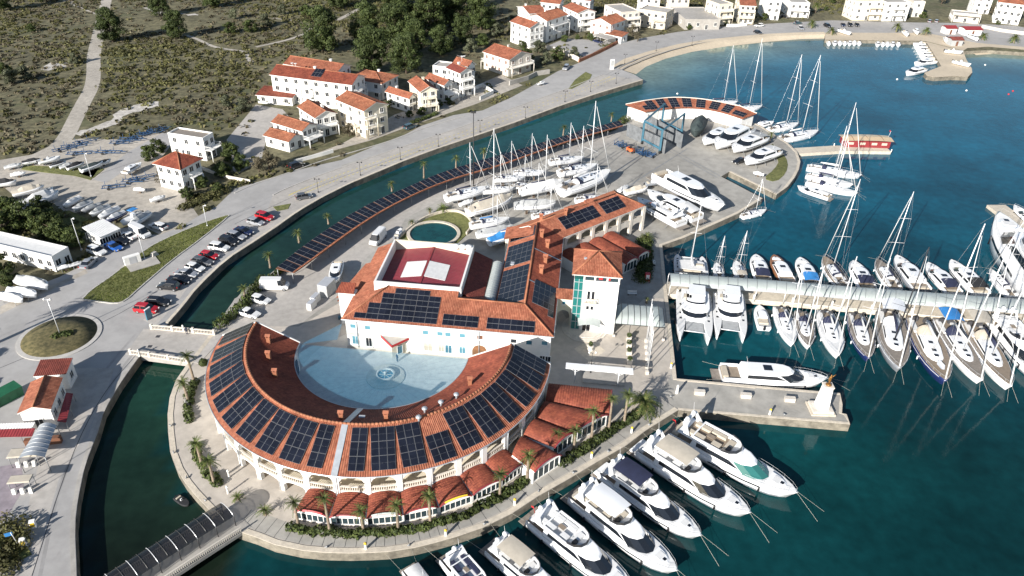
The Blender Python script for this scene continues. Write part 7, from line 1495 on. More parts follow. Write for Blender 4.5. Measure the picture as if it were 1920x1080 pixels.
# ---- boats ashore in the yard
gy = 'sailing yachts laid up ashore'; a1 = 1.7; zA = LZ + 2.6
for lab, s, b, kw in (
    ('laid-up sloop nearest the carport in the boatyard', (1030, 308), (1096, 286), dict(mast=1.00)),
    ('laid-up sloop just below the one nearest the carport', (1048, 329), (1121, 300), dict(mast=0.96)),
    ('longest laid-up sloop with dark keel facing the open yard', (1052, 364), (1156, 309), dict(Lx=18.5, mast=1.1, cover='canvas_white')),
    ('laid-up yacht wrapped in a white cover', (976, 364), (1058, 333), dict(cover_all='canvas_white', mast=1.08)),
    ('laid-up yacht half under a pale grey sheet', (964, 390), (1043, 372), dict(cover_all='canvas_grey', mast=1.04)),
    ('laid-up sloop close behind the arcade wing roof', (1078, 379), (1146, 360), dict(mast=1.00)),
    ('laid-up sloop behind the orange roof of the long building', (998, 410), (1058, 386), dict(mast=0.96)),
    ('laid-up sloop third from the carport in the boatyard', (962, 328), (1023, 312), dict(mast=1.24)),
    ('laid-up sloop with brown deck in the middle of the boatyard', (958, 353), (1004, 334), dict(deckm='teak', mast=1.28)),
    ('low white racing sloop at the landward edge of the boatyard', (836, 376), (918, 342), dict(mast=1.04)),
    ('laid-up yacht under a long beige cover', (878, 402), (962, 360), dict(cover_all='canvas_beige', mast=1.40)),
    ('laid-up sloop with blue hatches beside the round pool lawn', (882, 427), (957, 399), dict(mast=1.04, cover='canvas_blue')),
    ('laid-up yacht under a grey cover by the round pool lawn', (894, 444), (962, 416), dict(cover_all='canvas_grey', mast=0.96)),
    ('laid-up sloop with tall mast between beige cover and carport', (925, 340), (985, 322), dict(mast=1.20)),
    ('laid-up sloop with shallow white hull behind the beige covered one', (905, 362), (965, 342), dict(mast=1.20, hood=None))):
    SB(lab, s, b, group=gy, ashore=a1, z=zA, **kw)
small_boat('boat under bright blue cover behind the orange roofs', (917, 456), (976, 432), 'covered', group=None, ashore=1.2, cover='canvas_blue', z=1.8, beam=.3, name='covered_boat')
small_boat('white wrapped boat standing on its stern side near the pool palms', (862, 384), (888, 372), 'covered', ashore=1.2, cover='canvas_white', z=1.8, name='covered_boat')
MY('big white sports yacht ashore on the slipway yard', (1234, 334), (1360, 382), .27, fly=None, ashore=1.2, z=LZ + 2.4, fb=1.5, small=True)
MY('white cruiser ashore under a white cover, bow to the yard, beside the big sports yacht', (1308, 410), (1213, 356), .27, fly=None, top=('c', 'canvas_white'), ashore=1.1, z=LZ + 2, small=True)
MY('white flybridge cruiser ashore closest to the arcade wing', (1278, 420), (1195, 370), .28, ashore=1.1, z=LZ + 2, seats='gel_deck', small=True)
small_boat('small boat ashore with white cover next to the arcade wing ridge', (1160, 360), (1178, 347), 'covered', ashore=.8, cover='canvas_white', z=1.5)
small_boat('low beige boat ashore left of the big sports yacht', (1172, 364), (1215, 352), 'covered', ashore=.7, cover='canvas_beige', z=1.5)
small_boat('dark inflatable boat on a cradle by the big sports yacht', (1208, 350), (1240, 342), 'open', hullm='gel_grey', ashore=.6, z=1.2)
small_boat('dark green shrink-wrapped boat standing in front of the workshop', (1318, 220), (1299, 256), 'covered', 'canvas_green', ashore=1.0, cover='canvas_green', z=2.2, beam=.34, name='covered_boat', Lx=13)
MY('white cruiser ashore left of three in front of the workshop', (1365, 245), (1318, 264), .34, fly=None, ashore=1.2, z=LZ + 2, small=True)
MY('sports yacht with black windows ashore, middle of three by the workshop', (1402, 243), (1340, 272), .3, fly=None, ashore=1.2, z=LZ + 2, small=True)
MY('white cruiser under grey shrink-wrap ashore, right of three by the workshop', (1430, 258), (1373, 278), .33, fly=None, top=('c', 'canvas_grey'), ashore=1.2, z=LZ + 2, small=True)
MY('white cruiser with dark hull band ashore above the black car', (1456, 283), (1396, 301), .32, fly=None, top=('c', 'canvas_white'), ashore=1.2, z=LZ + 2, small=True)
small_boat('white sail dinghy hull ashore on the rounded spit', (1432, 330), (1412, 322), 'covered', ashore=.6, cover='canvas_white', z=1.4)
MY('white workboat cabin cruiser on a trailer behind the west annex', (634, 492), (624, 527), .32, fly=None, ashore=1.0, z=LZ + 1.6, small=True)
small_boat('dark tender ashore beside the delivery van', (742, 452), (752, 430), 'open', hullm='gel_grey', ashore=.5, z=1.2)
# ---- west storage yard
gw = 'covered boats stored beside the coast road'
for i, (s, b, cv_, h_) in enumerate((((150, 372), (118, 386), 'canvas_white', 'gel'), ((172, 380), (135, 392), 'canvas_grey', 'gel'), ((188, 384), (152, 395), 'canvas_grey', 'gel_grey'), ((204, 388), (168, 402), 'canvas_grey', 'gel'), ((222, 392), (184, 408), 'canvas_white', 'gel'), ((234, 400), (198, 414), 'canvas_white', 'gel_navy'), ((280, 402), (244, 422), 'canvas_grey', 'gel'))):
    small_boat(f'covered speedboat, {("first", "second", "third", "fourth", "fifth", "sixth", "seventh")[i]} from the left in the row by the road', s, b, 'covered', h_, 'gel_deck', gw, 1.6, .32, .8, cv_, name='covered_boat')
small_boat('white boat with blue sun roof in the stored row by the road', (268, 402), (226, 418), 'top', 'gel', 'gel_deck', gw, 1.6, .32, .8)
for lab, s, b, st_, cv_, L_ in (('long boat wrapped in silver sheet in the west yard', (42, 390), (112, 362), 'covered', 'canvas_white', None), ('boat under a beige tarpaulin behind the silver wrapped one', (24, 368), (84, 350), 'covered', 'canvas_beige', None), ('boat under a black tarpaulin at the left edge of the west yard', (-20, 350), (32, 340), 'covered', 'canvas_black', None), ('white sports boat in the upper group of the west yard', (72, 307), (114, 294), 'open', None, None), ('black covered boat left of the white sports boat', (42, 308), (78, 298), 'covered', 'canvas_black', None), ('black covered boat right of the white sports boat', (94, 314), (124, 302), 'covered', 'canvas_black', None), ('grey boat between two black covered ones', (112, 316), (140, 305), 'covered', 'canvas_grey', None), ('white boat with black cover in the upper group', (126, 318), (158, 304), 'covered', 'canvas_black', None), ('green covered boat at the right end of the upper group', (152, 322), (194, 304), 'covered', 'canvas_green', None), ('white boat with fine striped cover in front of the boat store', (36, 528), (92, 538), 'covered', 'canvas_grey', None), ('white boat at the left edge below the boat store', (0, 556), (44, 562), 'covered', 'canvas_white', None), ('white inflatable hulls leaning by the boat store corner', (108, 506), (134, 494), 'covered', 'canvas_white', None), ('upturned grey inflatable by the boat store corner', (130, 500), (156, 488), 'covered', 'canvas_grey', None), ('small white dinghy among the blue trailers', (252, 356), (272, 354), 'covered', 'canvas_white', None)):
    small_boat(lab, s, b, st_, ashore=.7, cover=cv_, z=1.5, beam=.34)
MY('white cabin cruiser on a trailer on the concrete lane', (232, 322), (264, 300), .34, fly=None, ashore=.9, z=LZ + 1.6, small=True)
small_boat('small white fishing boat on a trailer near the rubble wall', (1008, 160), (1022, 154), 'cabin', ashore=.6, z=1.2)
small_boat('black inflatable with tan seat tied to the west canal wall', (330, 930), (352, 942), 'open', 'canvas_black', 'canvas_black', z=.4, beam=.42, name='inflatable_boat')
for lab, s, b, cv_ in (('pale boat under torn sheet at the far left edge of the west yard', (-14, 376), (30, 384), 'canvas_beige'), ('red and white workboat at the left edge of the west yard', (0, 396), (40, 404), 'dull_red'), ('grey covered boat behind the dark trees of the west yard', (66, 372), (100, 352), 'canvas_grey'), ('small covered boat at the upper left corner of the yard', (20, 330), (48, 322), 'canvas_white'), ('covered boat left of the black covered pair', (8, 316), (40, 306), 'canvas_grey'), ('boat under black sheet next to the rack of blue trailers', (178, 312), (208, 298), 'canvas_black'), ('white covered boat between the row and the square house', (282, 378), (310, 366), 'canvas_white'), ('long pale boat below the boat store beside the lamp post', (18, 548), (70, 552), 'canvas_white')):
    small_boat(lab, s, b, 'covered', ashore=.7, cover=cv_, z=1.5, beam=.34)
# ---- far harbour
gh = 'small boats in the far harbour'; ordn = ('first', 'second', 'third', 'fourth', 'fifth', 'sixth', 'seventh', 'eighth', 'ninth')
for i, x in enumerate((1553, 1564, 1574, 1583, 1592, 1601, 1610)): small_boat(f'small white boat, {ordn[i]} from the left in the left cluster along the far harbour quay', (x, 76), (x + 3, 84), ('open', 'cabin', 'covered')[i % 3], group=gh, cover='canvas_white', Lx=6.2)
for i, x in enumerate((1645, 1655, 1664, 1673, 1684)): small_boat(f'small white boat, {ordn[i]} from the left in the right cluster along the far harbour quay', (x, 78), (x + 2, 86), ('cabin', 'open', 'covered')[i % 3], group=gh, cover='canvas_white', Lx=6.5)
for i, y in enumerate((82, 88, 93, 98, 103, 109)): small_boat(f'small white boat, {ordn[i]} from the shore along the left side of the far jetty', (1738 + i * 3.5, y), (1712 + i * 2.5, y - 1), ('open', 'cabin', 'cabin')[i % 3], group=gh, Lx=7.5)
MY('white motor cruiser near the end of the far jetty', (1753, 113), (1715, 115), .32, fly=None, small=True, group=gh)
MY('white boat lying off the tip of the far jetty', (1732, 128), (1700, 134), .34, fly=None, small=True, group=gh)
for i, (s, b) in enumerate((((1692, 60), (1704, 68)), ((1712, 55), (1724, 66)), ((1770, 68), (1778, 84)), ((1812, 68), (1838, 76)), ((1776, 98), (1800, 98)), ((1788, 118), (1818, 122)), ((1570, 58), (1598, 64)))):
    small_boat(('left of two boats hauled out on the far beach with blue keel', 'right of two boats hauled out on the far beach', 'white boat on the sand beside the far harbour huts', 'white cabin boat in front of the red roofed hut', 'upturned white boat on the far jetty', 'white boat with striped cover on the far jetty', 'long white boat ashore beside the low palm')[i], s, b, 'cabin' if i in (1, 3) else 'open', ashore=.5, z=1.4, Lx=7)
# ================================================================== VEGETATION
_w1 = 'first second third fourth fifth sixth seventh eighth ninth tenth eleventh twelfth thirteenth fourteenth fifteenth sixteenth seventeenth eighteenth nineteenth'.split()
def nth(i): return _w1[i] if i < 19 else ('twentieth' if i == 19 else 'twenty-' + _w1[i - 20])
def proj(p): d = V(p) - V((0, 0, CAMH)); return 960 + FPX * d.dot(_r) / d.dot(_f), 540 - FPX * d.dot(_u) / d.dot(_f)
def height_at(b, ty):
    g = G(*b); lo, hi = 0, 40
    for _ in range(24):
        m_ = (lo + hi) / 2
        if proj(g + V((0, 0, m_)))[1] > ty: lo = m_
        else: hi = m_
    return lo
def palm_meshes(seed, n=34, fl=2.1, fan=True):
    r = random.Random(seed); mb = MB()
    for k in range(n):
        a = k * 2.4 + r.uniform(-.3, .3); e0 = r.uniform(-.35, 1.25); ln = fl * r.uniform(.8, 1.1); d = V((math.cos(a), math.sin(a), 0)); pts = []
        for j in range(6): t = j / 5; pts.append(d * (ln * (t * math.cos(e0 * (1 - t * .3)))) + V((0, 0, ln * (math.sin(e0) * t - .55 * t * t))))
        side = V((-d.y, d.x, 0))
        for j in range(1, 6):
            p, q = pts[j - 1], pts[j]; w_ = .42 * fl / 2.1 * (1 - .12 * j) * (.8 if fan else 1)
            for s in (1, -1):
                for f in (.0, .5): c = p.lerp(q, f); tip = c + (q - p) * .75 + side * (s * w_) + V((0, 0, -.12 * w_)); mb.poly([c, c + (q - p) * .42, tip])
    sk = MB()
    for k in range(22): a = k * 2.4; d = V((math.cos(a), math.sin(a), 0)); b0 = d * .16; sk.poly([b0 + V((-.1 * d.y, .1 * d.x, 0)), b0 + V((.1 * d.y, -.1 * d.x, 0)), d * .5 + V((0, 0, -.9 - .3 * (k % 3)))])
    return mb.mesh('crown', ['leaf_palm']), sk.mesh('dry_skirt', ['leaf_dry'])
PALM = [palm_meshes(s) for s in range(4)]; BIGP = palm_meshes(9, 60, 3.3, False)
def trunk_mesh(h, r0=.2, r1=.15, bend=.0):
    mb = MB(); n = 8; R = []
    for j in range(n + 1): t = j / n; rr = r0 + (r1 - r0) * t + (.03 if j % 2 else 0) + (.08 if j == 0 else 0); R.append([(bend * t * t + rr * math.cos(2 * PI * k / 8), rr * math.sin(2 * PI * k / 8), h * t) for k in range(8)])
    mb.loft(R, 0, True, True, sm=True); return mb
pc_ = [0]
def palm(label, b, h, big=False, group=None, sc_=1.0, loc=None):
    root = thing('palm_tree', label, 'palm', loc or G(*b), rnd.uniform(0, 6), group); bend = rnd.uniform(-.3, .3) * min(1, h / 5); part(root, 'trunk', trunk_mesh(h, .22 if not big else .42, .15 if not big else .36, bend), 'palm_bark'); c, s = BIGP if big else PALM[pc_[0] % 4]; pc_[0] += 1
    k = rnd.uniform(.9, 1.1) * sc_ * (1 if big else .7)
    for me, nm in ((c, 'crown'), (s, 'dry_skirt')): o = link_mesh(nm, me, root, (bend, 0, h)); o.scale = (k, k, k)
    return root
for lab, b, ty in (('tall palm at the island end of the road bridge', (364, 715), 667), ('palm in the narrow bed just below the tall bridge palm', (353, 752), 718), ('palm farther from the camera in the left promenade bed', (379, 872), 831), ('palm nearer the camera in the left promenade bed', (402, 906), 862)): palm(lab, b, height_at(b, ty), group='palms on the left promenade')
for i, (b, ty) in enumerate((((560, 987), 943), ((619, 999), 937), ((682, 999), 957), ((747, 995), 946), ((807, 982), 930), ((937, 932), 888), ((988, 903), 855), ((1044, 844), 815), ((1076, 842), 806), ((1109, 821), 772), ((1141, 806), 747), ((1170, 793), 740))):
    palm(f'palm in front of the pavilions, {ordn[i] if i < 9 else ("tenth", "eleventh", "twelfth")[i - 9]} from the left', b, height_at(b, ty), group='palms before the pavilions')
palm('broad date palm at the corner of the plaza and pavilions', (1205, 769), 2.0, True, sc_=1.0)
palm('low fan palm in a round bed left of the footbridge steps', (446, 936), .5, sc_=.75); palm('low fan palm in a round bed right of the footbridge steps', (498, 965), .9, sc_=.9)
for i, (b, ty) in enumerate((((460, 562), 540), ((507, 502), 477), ((561, 455), 435), ((616, 420), 405), ((735, 359), 344), ((795, 334), 307), ((855, 315), 296), ((907, 297), 282), ((1056, 254), 238), ((1146, 228), 214))): palm(f'palm behind the carport by the canal, {ordn[i] if i < 9 else "tenth"} from the road bridge', b, height_at(b, ty), group='palms along the canal')
palm('bushy palm on the lawn behind the round pool', (831, 396), .8, True, sc_=.6); palm('yucca like palm left of the bushy pool palm', (806, 402), 1.2, sc_=.8); palm('small palm at the left lawn corner by the pool', (772, 424), 1.2, sc_=.7)
palm('palm at the root of the rounded spit', (1443, 266), 2.6); palm('palm beside the barrel pavilions behind the tower', (1212, 452), 1.0, True, sc_=.75); palm('potted palm beside the iron canopy', (1212, 568), .9, sc_=.6)
for i, (b, h_) in enumerate((((1521, 52), 2.5), ((1558, 64), 2), ((1680, 60), 3), ((1735, 66), 2.5), ((1842, 74), 2), ((1900, 80), 2.5), ((1488, 24), 4), ((1528, 24), 4), ((1590, 28), 3))): palm(f'round headed palm on the far beach road, {ordn[i]} of the seafront palms', b, h_, True, 'palms by the far beach', .8)
sx_ = V((math.cos(SHADOW_AZ), math.sin(SHADOW_AZ), 0)); off_ = lambda px, h: G(*px) - sx_ * (h / math.tan(SUN_EL))
palm('tall palm beside the roundabout that throws a long shadow over the road', None, 9, True, loc=off_((165, 566), 9.5))
# broadleaf, pine and olive trees
def tree_mesh(seed, h, w_, leaf, size, n=30, per=70, low=.25):
    r = random.Random(seed); cs, rs = [], []
    for k in range(n):
        t = r.uniform(0, 1); z = h * (low + (1 - low) * t * .92); rad = w_ * .5 * math.sin(PI * min(1, .22 + .74 * t)) ** .7; a = r.uniform(0, 2 * PI); q = rad * r.uniform(.2, .95); s = w_ * r.uniform(.10, .19)
        cs.append((q * math.cos(a), q * math.sin(a), z)); rs.append((s * 1.15, s * 1.15, s * .8))
    me = leaf_mesh('crown', leaves(cs, rs, per, size, seed), leaf)
    mb = MB(); mb.tube((0, 0, -.3), (0, 0, h * .55), w_ * .035, w_ * .022, 7); mb.tube((0, 0, h * .5), (.2, .1, h * .85), w_ * .022, w_ * .008, 6)
    for k in range(9): c = cs[(k * 3) % n]; mb.tube((0, 0, max(h * .15, c[2] * .6)), c, w_ * .014, w_ * .005, 4)
    return me, mb.mesh('trunk', ['bark'])
PINES = [tree_mesh(s, 14, 11, 'leaf_pine', .25, 60, 190, .14) for s in (1, 2, 3, 4)]; BUSHT = [tree_mesh(s + 20, 4.5, 5, 'leaf_hedge', .17, 26, 130, .12) for s in range(3)]; OLIVE = [tree_mesh(s + 40, 4.5, 5, 'leaf_olive', .18, 22, 110, .2) for s in range(2)]; BARE = [tree_mesh(s + 60, 4.5, 5, 'leaf_dry', .16, 26, 45, .2) for s in range(2)]
def tree(label, b, k, kinds, name='pine_tree', cat='tree', group=None, loc=None, i=[0]):
    c, t = kinds[i[0] % len(kinds)]; i[0] += 1; root = thing(name, label, cat, loc or G(*b), rnd.uniform(0, 6), group); s = k if isinstance(k, tuple) else (k, k, k)
    for me, nm in ((t, 'trunk'), (c, 'crown')): o = link_mesh(nm, me, root); o.scale = s
    return root
gpn = 'pines on the hillside'
for lab, b, k in (('big round pine standing alone above the guest house', (606, 97), 1.25), ('tall pine with bare lower trunk right behind the guest house', (700, 137), 1.2), ('pine beside the tall bare trunked one', (762, 138), 1.05), ('dense pine in the middle of the grove', (742, 88), 1.25), ('pine at the left side of the grove', (688, 78), 1.15), ('pine at the rear left of the grove', (752, 58), 1.2), ('pine at the rear middle of the grove', (805, 62), 1.3), ('pine at the rear right of the grove', (845, 48), 1.35), ('pine at the right of the grove beyond a clearing', (902, 56), 1.2), ('pine in the top row of the grove, left', (735, 14), 1.1), ('pine in the top row of the grove, middle', (800, 20), 1.2), ('pine in the top row of the grove, right', (862, 22), 1.1), ('pine by the top edge left of the grove', (636, 16), 1.0), ('dark pine right beside the dirt track', (212, 79), .95), ('small dark tree top centre left on the slope', (300, 30), .75), ('brownish tree at the end of the footpath', (332, 71), .8), ('pine touching the top edge beside the path', (398, 14), .8), ('pine at the upper left corner', (6, 20), .8), ('pine trunk at the top edge left of the track', (88, 4), .8), ('pine behind the stone house above the road', (866, 82), .8), ('pine between grove and stone house', (826, 104), .85), ('pine right of the rear grove', (780, 100), .95)): tree(lab, b, k, PINES, group=gpn)
for i, (b, k) in enumerate(sorted([((50, 150), 1.0), ((22, 158), 1.1), ((8, 140), .9), ((142, 120), .8), ((60, 60), .7), ((440, 36), 1), ((470, 60), 1.1), ((500, 50), 1.1), ((530, 28), 1), ((575, 30), 1.1), ((432, 62), 1), ((455, 212), 1), ((425, 200), .8), ((905, 86), 1.1), ((880, 100), 1.2), ((850, 92), 1.1), ((930, 70), 1.2), ((960, 62), 1), ((1010, 100), 1.1), ((985, 118), 1.2), ((1045, 112), 1.1), ((1022, 122), 1), ((1075, 108), .9)])):
    tree(f'olive coloured bush tree on the slope, {nth(i)} from the left', b, k * 1.05, OLIVE if i % 3 else BUSHT, 'bush_tree', group='bush trees on the slope')
gd = 'dark trees around the west yard'
for i, (b, k) in enumerate(sorted((((20, 415), 1.3), ((45, 425), 1.4), ((70, 432), 1.2), ((95, 440), 1.2), ((118, 452), 1.1), ((140, 462), 1.0), ((10, 440), 1.3), ((100, 422), .9), ((78, 402), 1.0), ((0, 518), 1.1), ((20, 535), .8), ((280, 300), .9), ((300, 285), .9), ((432, 300), 1.1), ((452, 318), .9), ((418, 330), .9), ((352, 372), .7), ((380, 352), .7), ((410, 362), .6)))): tree(f'dark bushy tree of the west yard clumps, {nth(i)} from the left', b, k, BUSHT, 'bush_tree', group=gd)
for i, (b, k) in enumerate(sorted((((505, 318), 1.2), ((486, 322), .9), ((655, 256), .9), ((305, 345), .8), ((700, 175), .9), ((1185, 68), 1.1), ((1215, 46), 1.2), ((1195, 78), .8), ((622, 178), .8), ((1765, 8), 1.5), ((1862, 28), 1.4)))): tree(f'leafless brown tree by the houses, {nth(i)} from the left', b, k, BARE, 'bare_tree', group='bare winter trees')
for i, b in enumerate(sorted(((768, 220), (790, 216), (822, 200), (840, 196), (548, 190), (735, 200), (1058, 78), (1082, 74), (1108, 76), (1360, 46), (1292, 56), (1410, 38), (1432, 38), (1548, 20), (1590, 12), (1625, 30), (1645, 30), (1870, 46), (1890, 40), (980, 90), (1240, 48), (1560, 6), (1700, 34), (1730, 34)))): tree(f'garden shrub beside the village houses, {nth(i)} from the left', b, rnd.uniform(.45, .75), BUSHT, 'garden_shrub', 'shrub', 'garden shrubs')
for i, (px, h_) in enumerate((((25, 660), 7), ((30, 705), 7), ((20, 612), 7.5), ((0, 720), 8))): tree(('second farthest', 'third farthest', 'farthest', 'nearest')[i] + ' of the trees outside the left edge shading the road', None, 1.5, BUSHT, 'roadside_tree', 'tree', 'roadside trees left of the frame', loc=off_(px, h_) - V((2, 0, 0)))
# hedges: leaf volumes along a line
def hedge(label, pts, wd_, h, leaf='leaf_hedge', dens=26, world=False, name='hedge', z0=LZ, size=.2):
    P = resample(pts if world else GP(pts), 1.0); O_ = P[0].copy(); cs = [(p.x - O_.x + rnd.uniform(-.25, .25), p.y - O_.y + rnd.uniform(-.25, .25), h * rnd.uniform(.3, .55)) for p in P]; rs = [(wd_ * rnd.uniform(.45, .62), wd_ * rnd.uniform(.45, .62), h * rnd.uniform(.4, .65)) for p in P]
    o = link_mesh(name, leaf_mesh(name, leaves(cs, rs, int(dens * wd_ * 2), size, len(pts) * 7 + int(abs(O_.x) * 10)), leaf), None, (O_.x, O_.y, z0)); return tag(o, label, 'hedge')
for i in range(7): c = 261 + 9 * i; hedge(f'clipped green hedge under the {ordn[i]} pavilion from the left', [RP(33.0 + .35 * math.sin(PI * j / 3), c - 4.0 + 8.0 * j / 3) for j in range(4)], 1.5, 1.0, dens=34, world=True)
hedge('green planting under the palms along the east pavilions', [(1055, 868), (1085, 850), (1120, 828), (1150, 808), (1195, 778)], 2.0, .9, dens=30); hedge('green planting between crescent hedge and wide pavilion', [(895, 948), (925, 934), (955, 920), (985, 905)], 1.3, .8)
hedge('planting bed below the bridge palms', [(364, 718), (356, 745), (352, 765), (357, 790)], 1.7, .8); hedge('planting bed on the left promenade', [(368, 838), (375, 868), (390, 892), (412, 910)], 1.6, .8); hedge('dark clipped hedge mass behind the tower', [(1205, 456), (1208, 480), (1210, 505), (1203, 525)], 4.0, 1.4, dens=30); hedge('shrubs at the road end of the carport', [(415, 612), (432, 596), (447, 585), (470, 560), (490, 530)], 2.6, 1.6); hedge('round shrub by the end of the crescent', [(382, 683), (384, 682)], 1.5, 1.3, 'leaf_hedge', 80)
hd_ = offset_line(CP_BACK, -1.6); hd_ = [V((p.x, p.y, LZ)) for p in hd_]; hedge('long loose hedge between carport and canal', hd_, 1.5, 1.5, dens=20, world=True, size=.25)
hedge('striped row of clipped cypresses by the guest house annex', [(483, 192), (515, 194), (545, 197)], 1.5, 2.2); hedge('hedge and shrubs in front of the pink house', [(775, 232), (800, 222), (818, 215)], 1.8, 1.2); hedge('shrubs in the middle of the roundabout', [(104, 634), (112, 631), (122, 630), (130, 628)], 1.8, 1.0); hedge('scrubby verge beside the storage yard exit', [(345, 392), (360, 385), (390, 372), (420, 360)], 3, 1.4, 'leaf_scrub'); hedge('dark shrub bed below the wash walls', [(1165, 232), (1172, 228)], 3, 2); hedge('clipped box hedge below the pink apartment house', [(1614, 36), (1653, 37)], 2.5, 2.0)
hedge('overgrown garden at the lower left corner', [(5, 985), (20, 1000), (35, 990), (40, 1020), (10, 1040), (20, 1070), (-20, 1030)], 3.2, 1.2, 'leaf_scrub', 18)
# scrub on the hillside: countless shrubs, one mass
pav = [(p.x, p.y) for p in PAVED]; yard_ = [(p.x, p.y) for p in GP([(-60, 312), (0, 300), (60, 290), (105, 268), (150, 260), (240, 262), (335, 248), (345, 365), (372, 405), (300, 440), (120, 400), (60, 395), (-60, 350)])]
keep = [(o.location.x, o.location.y, 7.5) for o in C.objects if o.parent is None and o.get('category') in ('house', 'building', 'shed') and o.location.y > 100]
trk = [(p.x, p.y, 3.2) for p in resample(smooth_line(GP([(206, -40), (200, 0), (188, 50), (182, 75), (175, 105), (176, 140), (172, 165), (155, 195), (140, 225), (122, 262)]), 2), 4)] + [(p.x, p.y, 2) for q in ([(350, 66), (400, 88), (460, 96)], [(480, 88), (540, 75), (582, 52)], [(632, 38), (690, 8)], [(150, 250), (215, 225), (290, 195)], [(160, 246), (250, 205)]) for p in resample(GP(q), 3)]
hole = np.array(keep + trk); g = np.random.default_rng(5); nS = 30000; land_ = [(p.x, p.y) for p in main_poly]; hb_ = [(p.x, p.y) for p in GP([(1180, 145), (1150, 125), (1200, 90), (1540, 55), (2200, 70), (2200, 160), (1700, 160)])]; X_ = g.uniform(-300, 190, nS); Y_ = g.uniform(128, 470, nS); cs, rs, ci = [], [], []
den = np.sin(X_ * .045 + 1.3 * np.sin(Y_ * .03)) + np.sin(Y_ * .061 + X_ * .02) + g.normal(0, .8, nS)
plots = [[(p.x, p.y) for p in GP(q)] for q in ([(415, 268), (480, 190), (545, 205), (560, 300), (440, 335)], [(500, 110), (900, 90), (1010, 60), (1100, 60), (1150, 80), (1000, 165), (560, 320), (480, 190)], [(1010, 62), (1160, 20), (2200, 10), (2200, 120), (1200, 80), (1080, 118)], [(270, 300), (350, 230), (430, 255), (420, 345), (330, 350)])]
for x, y, d_k in zip(X_, Y_, den):
    if d_k < -.9 or not inpoly(x, y, land_) or inpoly(x, y, hb_): continue
    if inpoly(x, y, pav) or inpoly(x, y, yard_): continue
    if any(inpoly(x, y, q) for q in plots) and g.random() > .12: continue
    if ((hole[:, 0] - x) ** 2 + (hole[:, 1] - y) ** 2 < hole[:, 2] ** 2).any(): continue
    s = g.uniform(.35, 1.0) * (1.55 if d_k > 1.3 else 1); cs.append((x, y, LZ + s * .2)); rs.append((s * 1.6, s * 1.6, s * (.4 if d_k < 1.6 else .8))); ci.append(0 if d_k > .2 else 1)
cs, rs, ci = np.array(cs), np.array(rs), np.array(ci)
for k_, (nm, lf, per) in enumerate((('scrub', 'leaf_scrub', 18), ('dry_scrub', 'leaf_dry', 14))):
    o = link_mesh(nm, leaf_mesh(nm, leaves(cs[ci == k_], rs[ci == k_], per, .46, k_), lf)); tag(o, ('dense low green scrub' if not k_ else 'dry brownish low scrub') + ' covering the hillside', 'scrub', None, 'stuff')
# rough grass on verges
vg = [(p.x, p.y) for p in VERGE]; gx_ = [p for p in g.uniform((min(q[0] for q in vg), min(q[1] for q in vg)), (max(q[0] for q in vg), max(q[1] for q in vg)), (9000, 2)) if inpoly(p[0], p[1], vg)]
rb_ = g.uniform(-6, 6, (2500, 2)); gx_ += [] and [(RC.x + a, RC.y + b) for a, b in rb_[:900] if a * a + b * b < 34]
o = link_mesh('verge_grass', leaf_mesh('verge_grass', leaves([(p[0], p[1], LZ + .14) for p in gx_], [(.25, .25, .05)] * len(gx_), 4, .07, 3), 'grass_blade')); tag(o, 'short rough grass on the verge and roundabout', 'grass', None, 'stuff')
# ================================================================== SMALL THINGS
def lamp_post(label, b, h, twin=True, m='iron', group=None, head='white'):
    root = thing('street_lamp', label, 'lamp', G(*b), 0, group); part(root, 'pole', MB().tube((0, 0, 0), (0, 0, h), .09 if h > 5 else .06, .05, 7), m); part(root, 'base', MB().box((0, 0, .15), (.3, .3, .3)), m)
    for s in ((1, -1) if twin else (1,)): part(root, 'arm', MB().tube((0, 0, h), (s * .55, 0, h + .1), .04, .04, 5), m); part(root, 'lantern', MB().lathe([(.06, 0), (.17, .1), (.2, .3), (.05, .42)], (s * .55, 0, h - .1), 8), head)
    return root
for i, b in enumerate(((597, 361), (676, 329), (751, 300), (822, 275), (900, 248), (985, 222), (1059, 191), (1107, 172), (1155, 157), (1171, 120), (1230, 96), (1297, 85))): lamp_post(f'short black twin lantern, {ordn[i] if i < 9 else ("tenth", "eleventh", "twelfth")[i - 9]} from the left along the promenade', b, 3.6, group='promenade lanterns', head='iron')
lamp_post('tall white lamp post in the middle of the roundabout', (113.75, 629), 7.8, m='mast'); lamp_post('white lamp post next to the white shed', (153, 469), 7.6, False, 'mast'); lamp_post('white lamp post on the grass verge', (272, 487), 6.0, False, 'mast'); lamp_post('pale lamp post in the upper boat yard', (171, 331), 6.2, False, 'mast'); lamp_post('lamp post at the top end of the grass verge', (389, 424), 5.2, False, 'mast'); lamp_post('lantern on the plaza by the planters', (1107, 700), 4.5); 
fm_ = thing('flood_mast', 'tall dark mast standing alone among the laid-up yachts', 'mast', G(888, 349)); part(fm_, 'pole', MB().tube((0, 0, 0), (0, 0, 20), .16, .1, 7), 'iron'); part(fm_, 'floodlight', MB().box((0, 0, 19.8), (1.2, .4, .4)), 'iron')
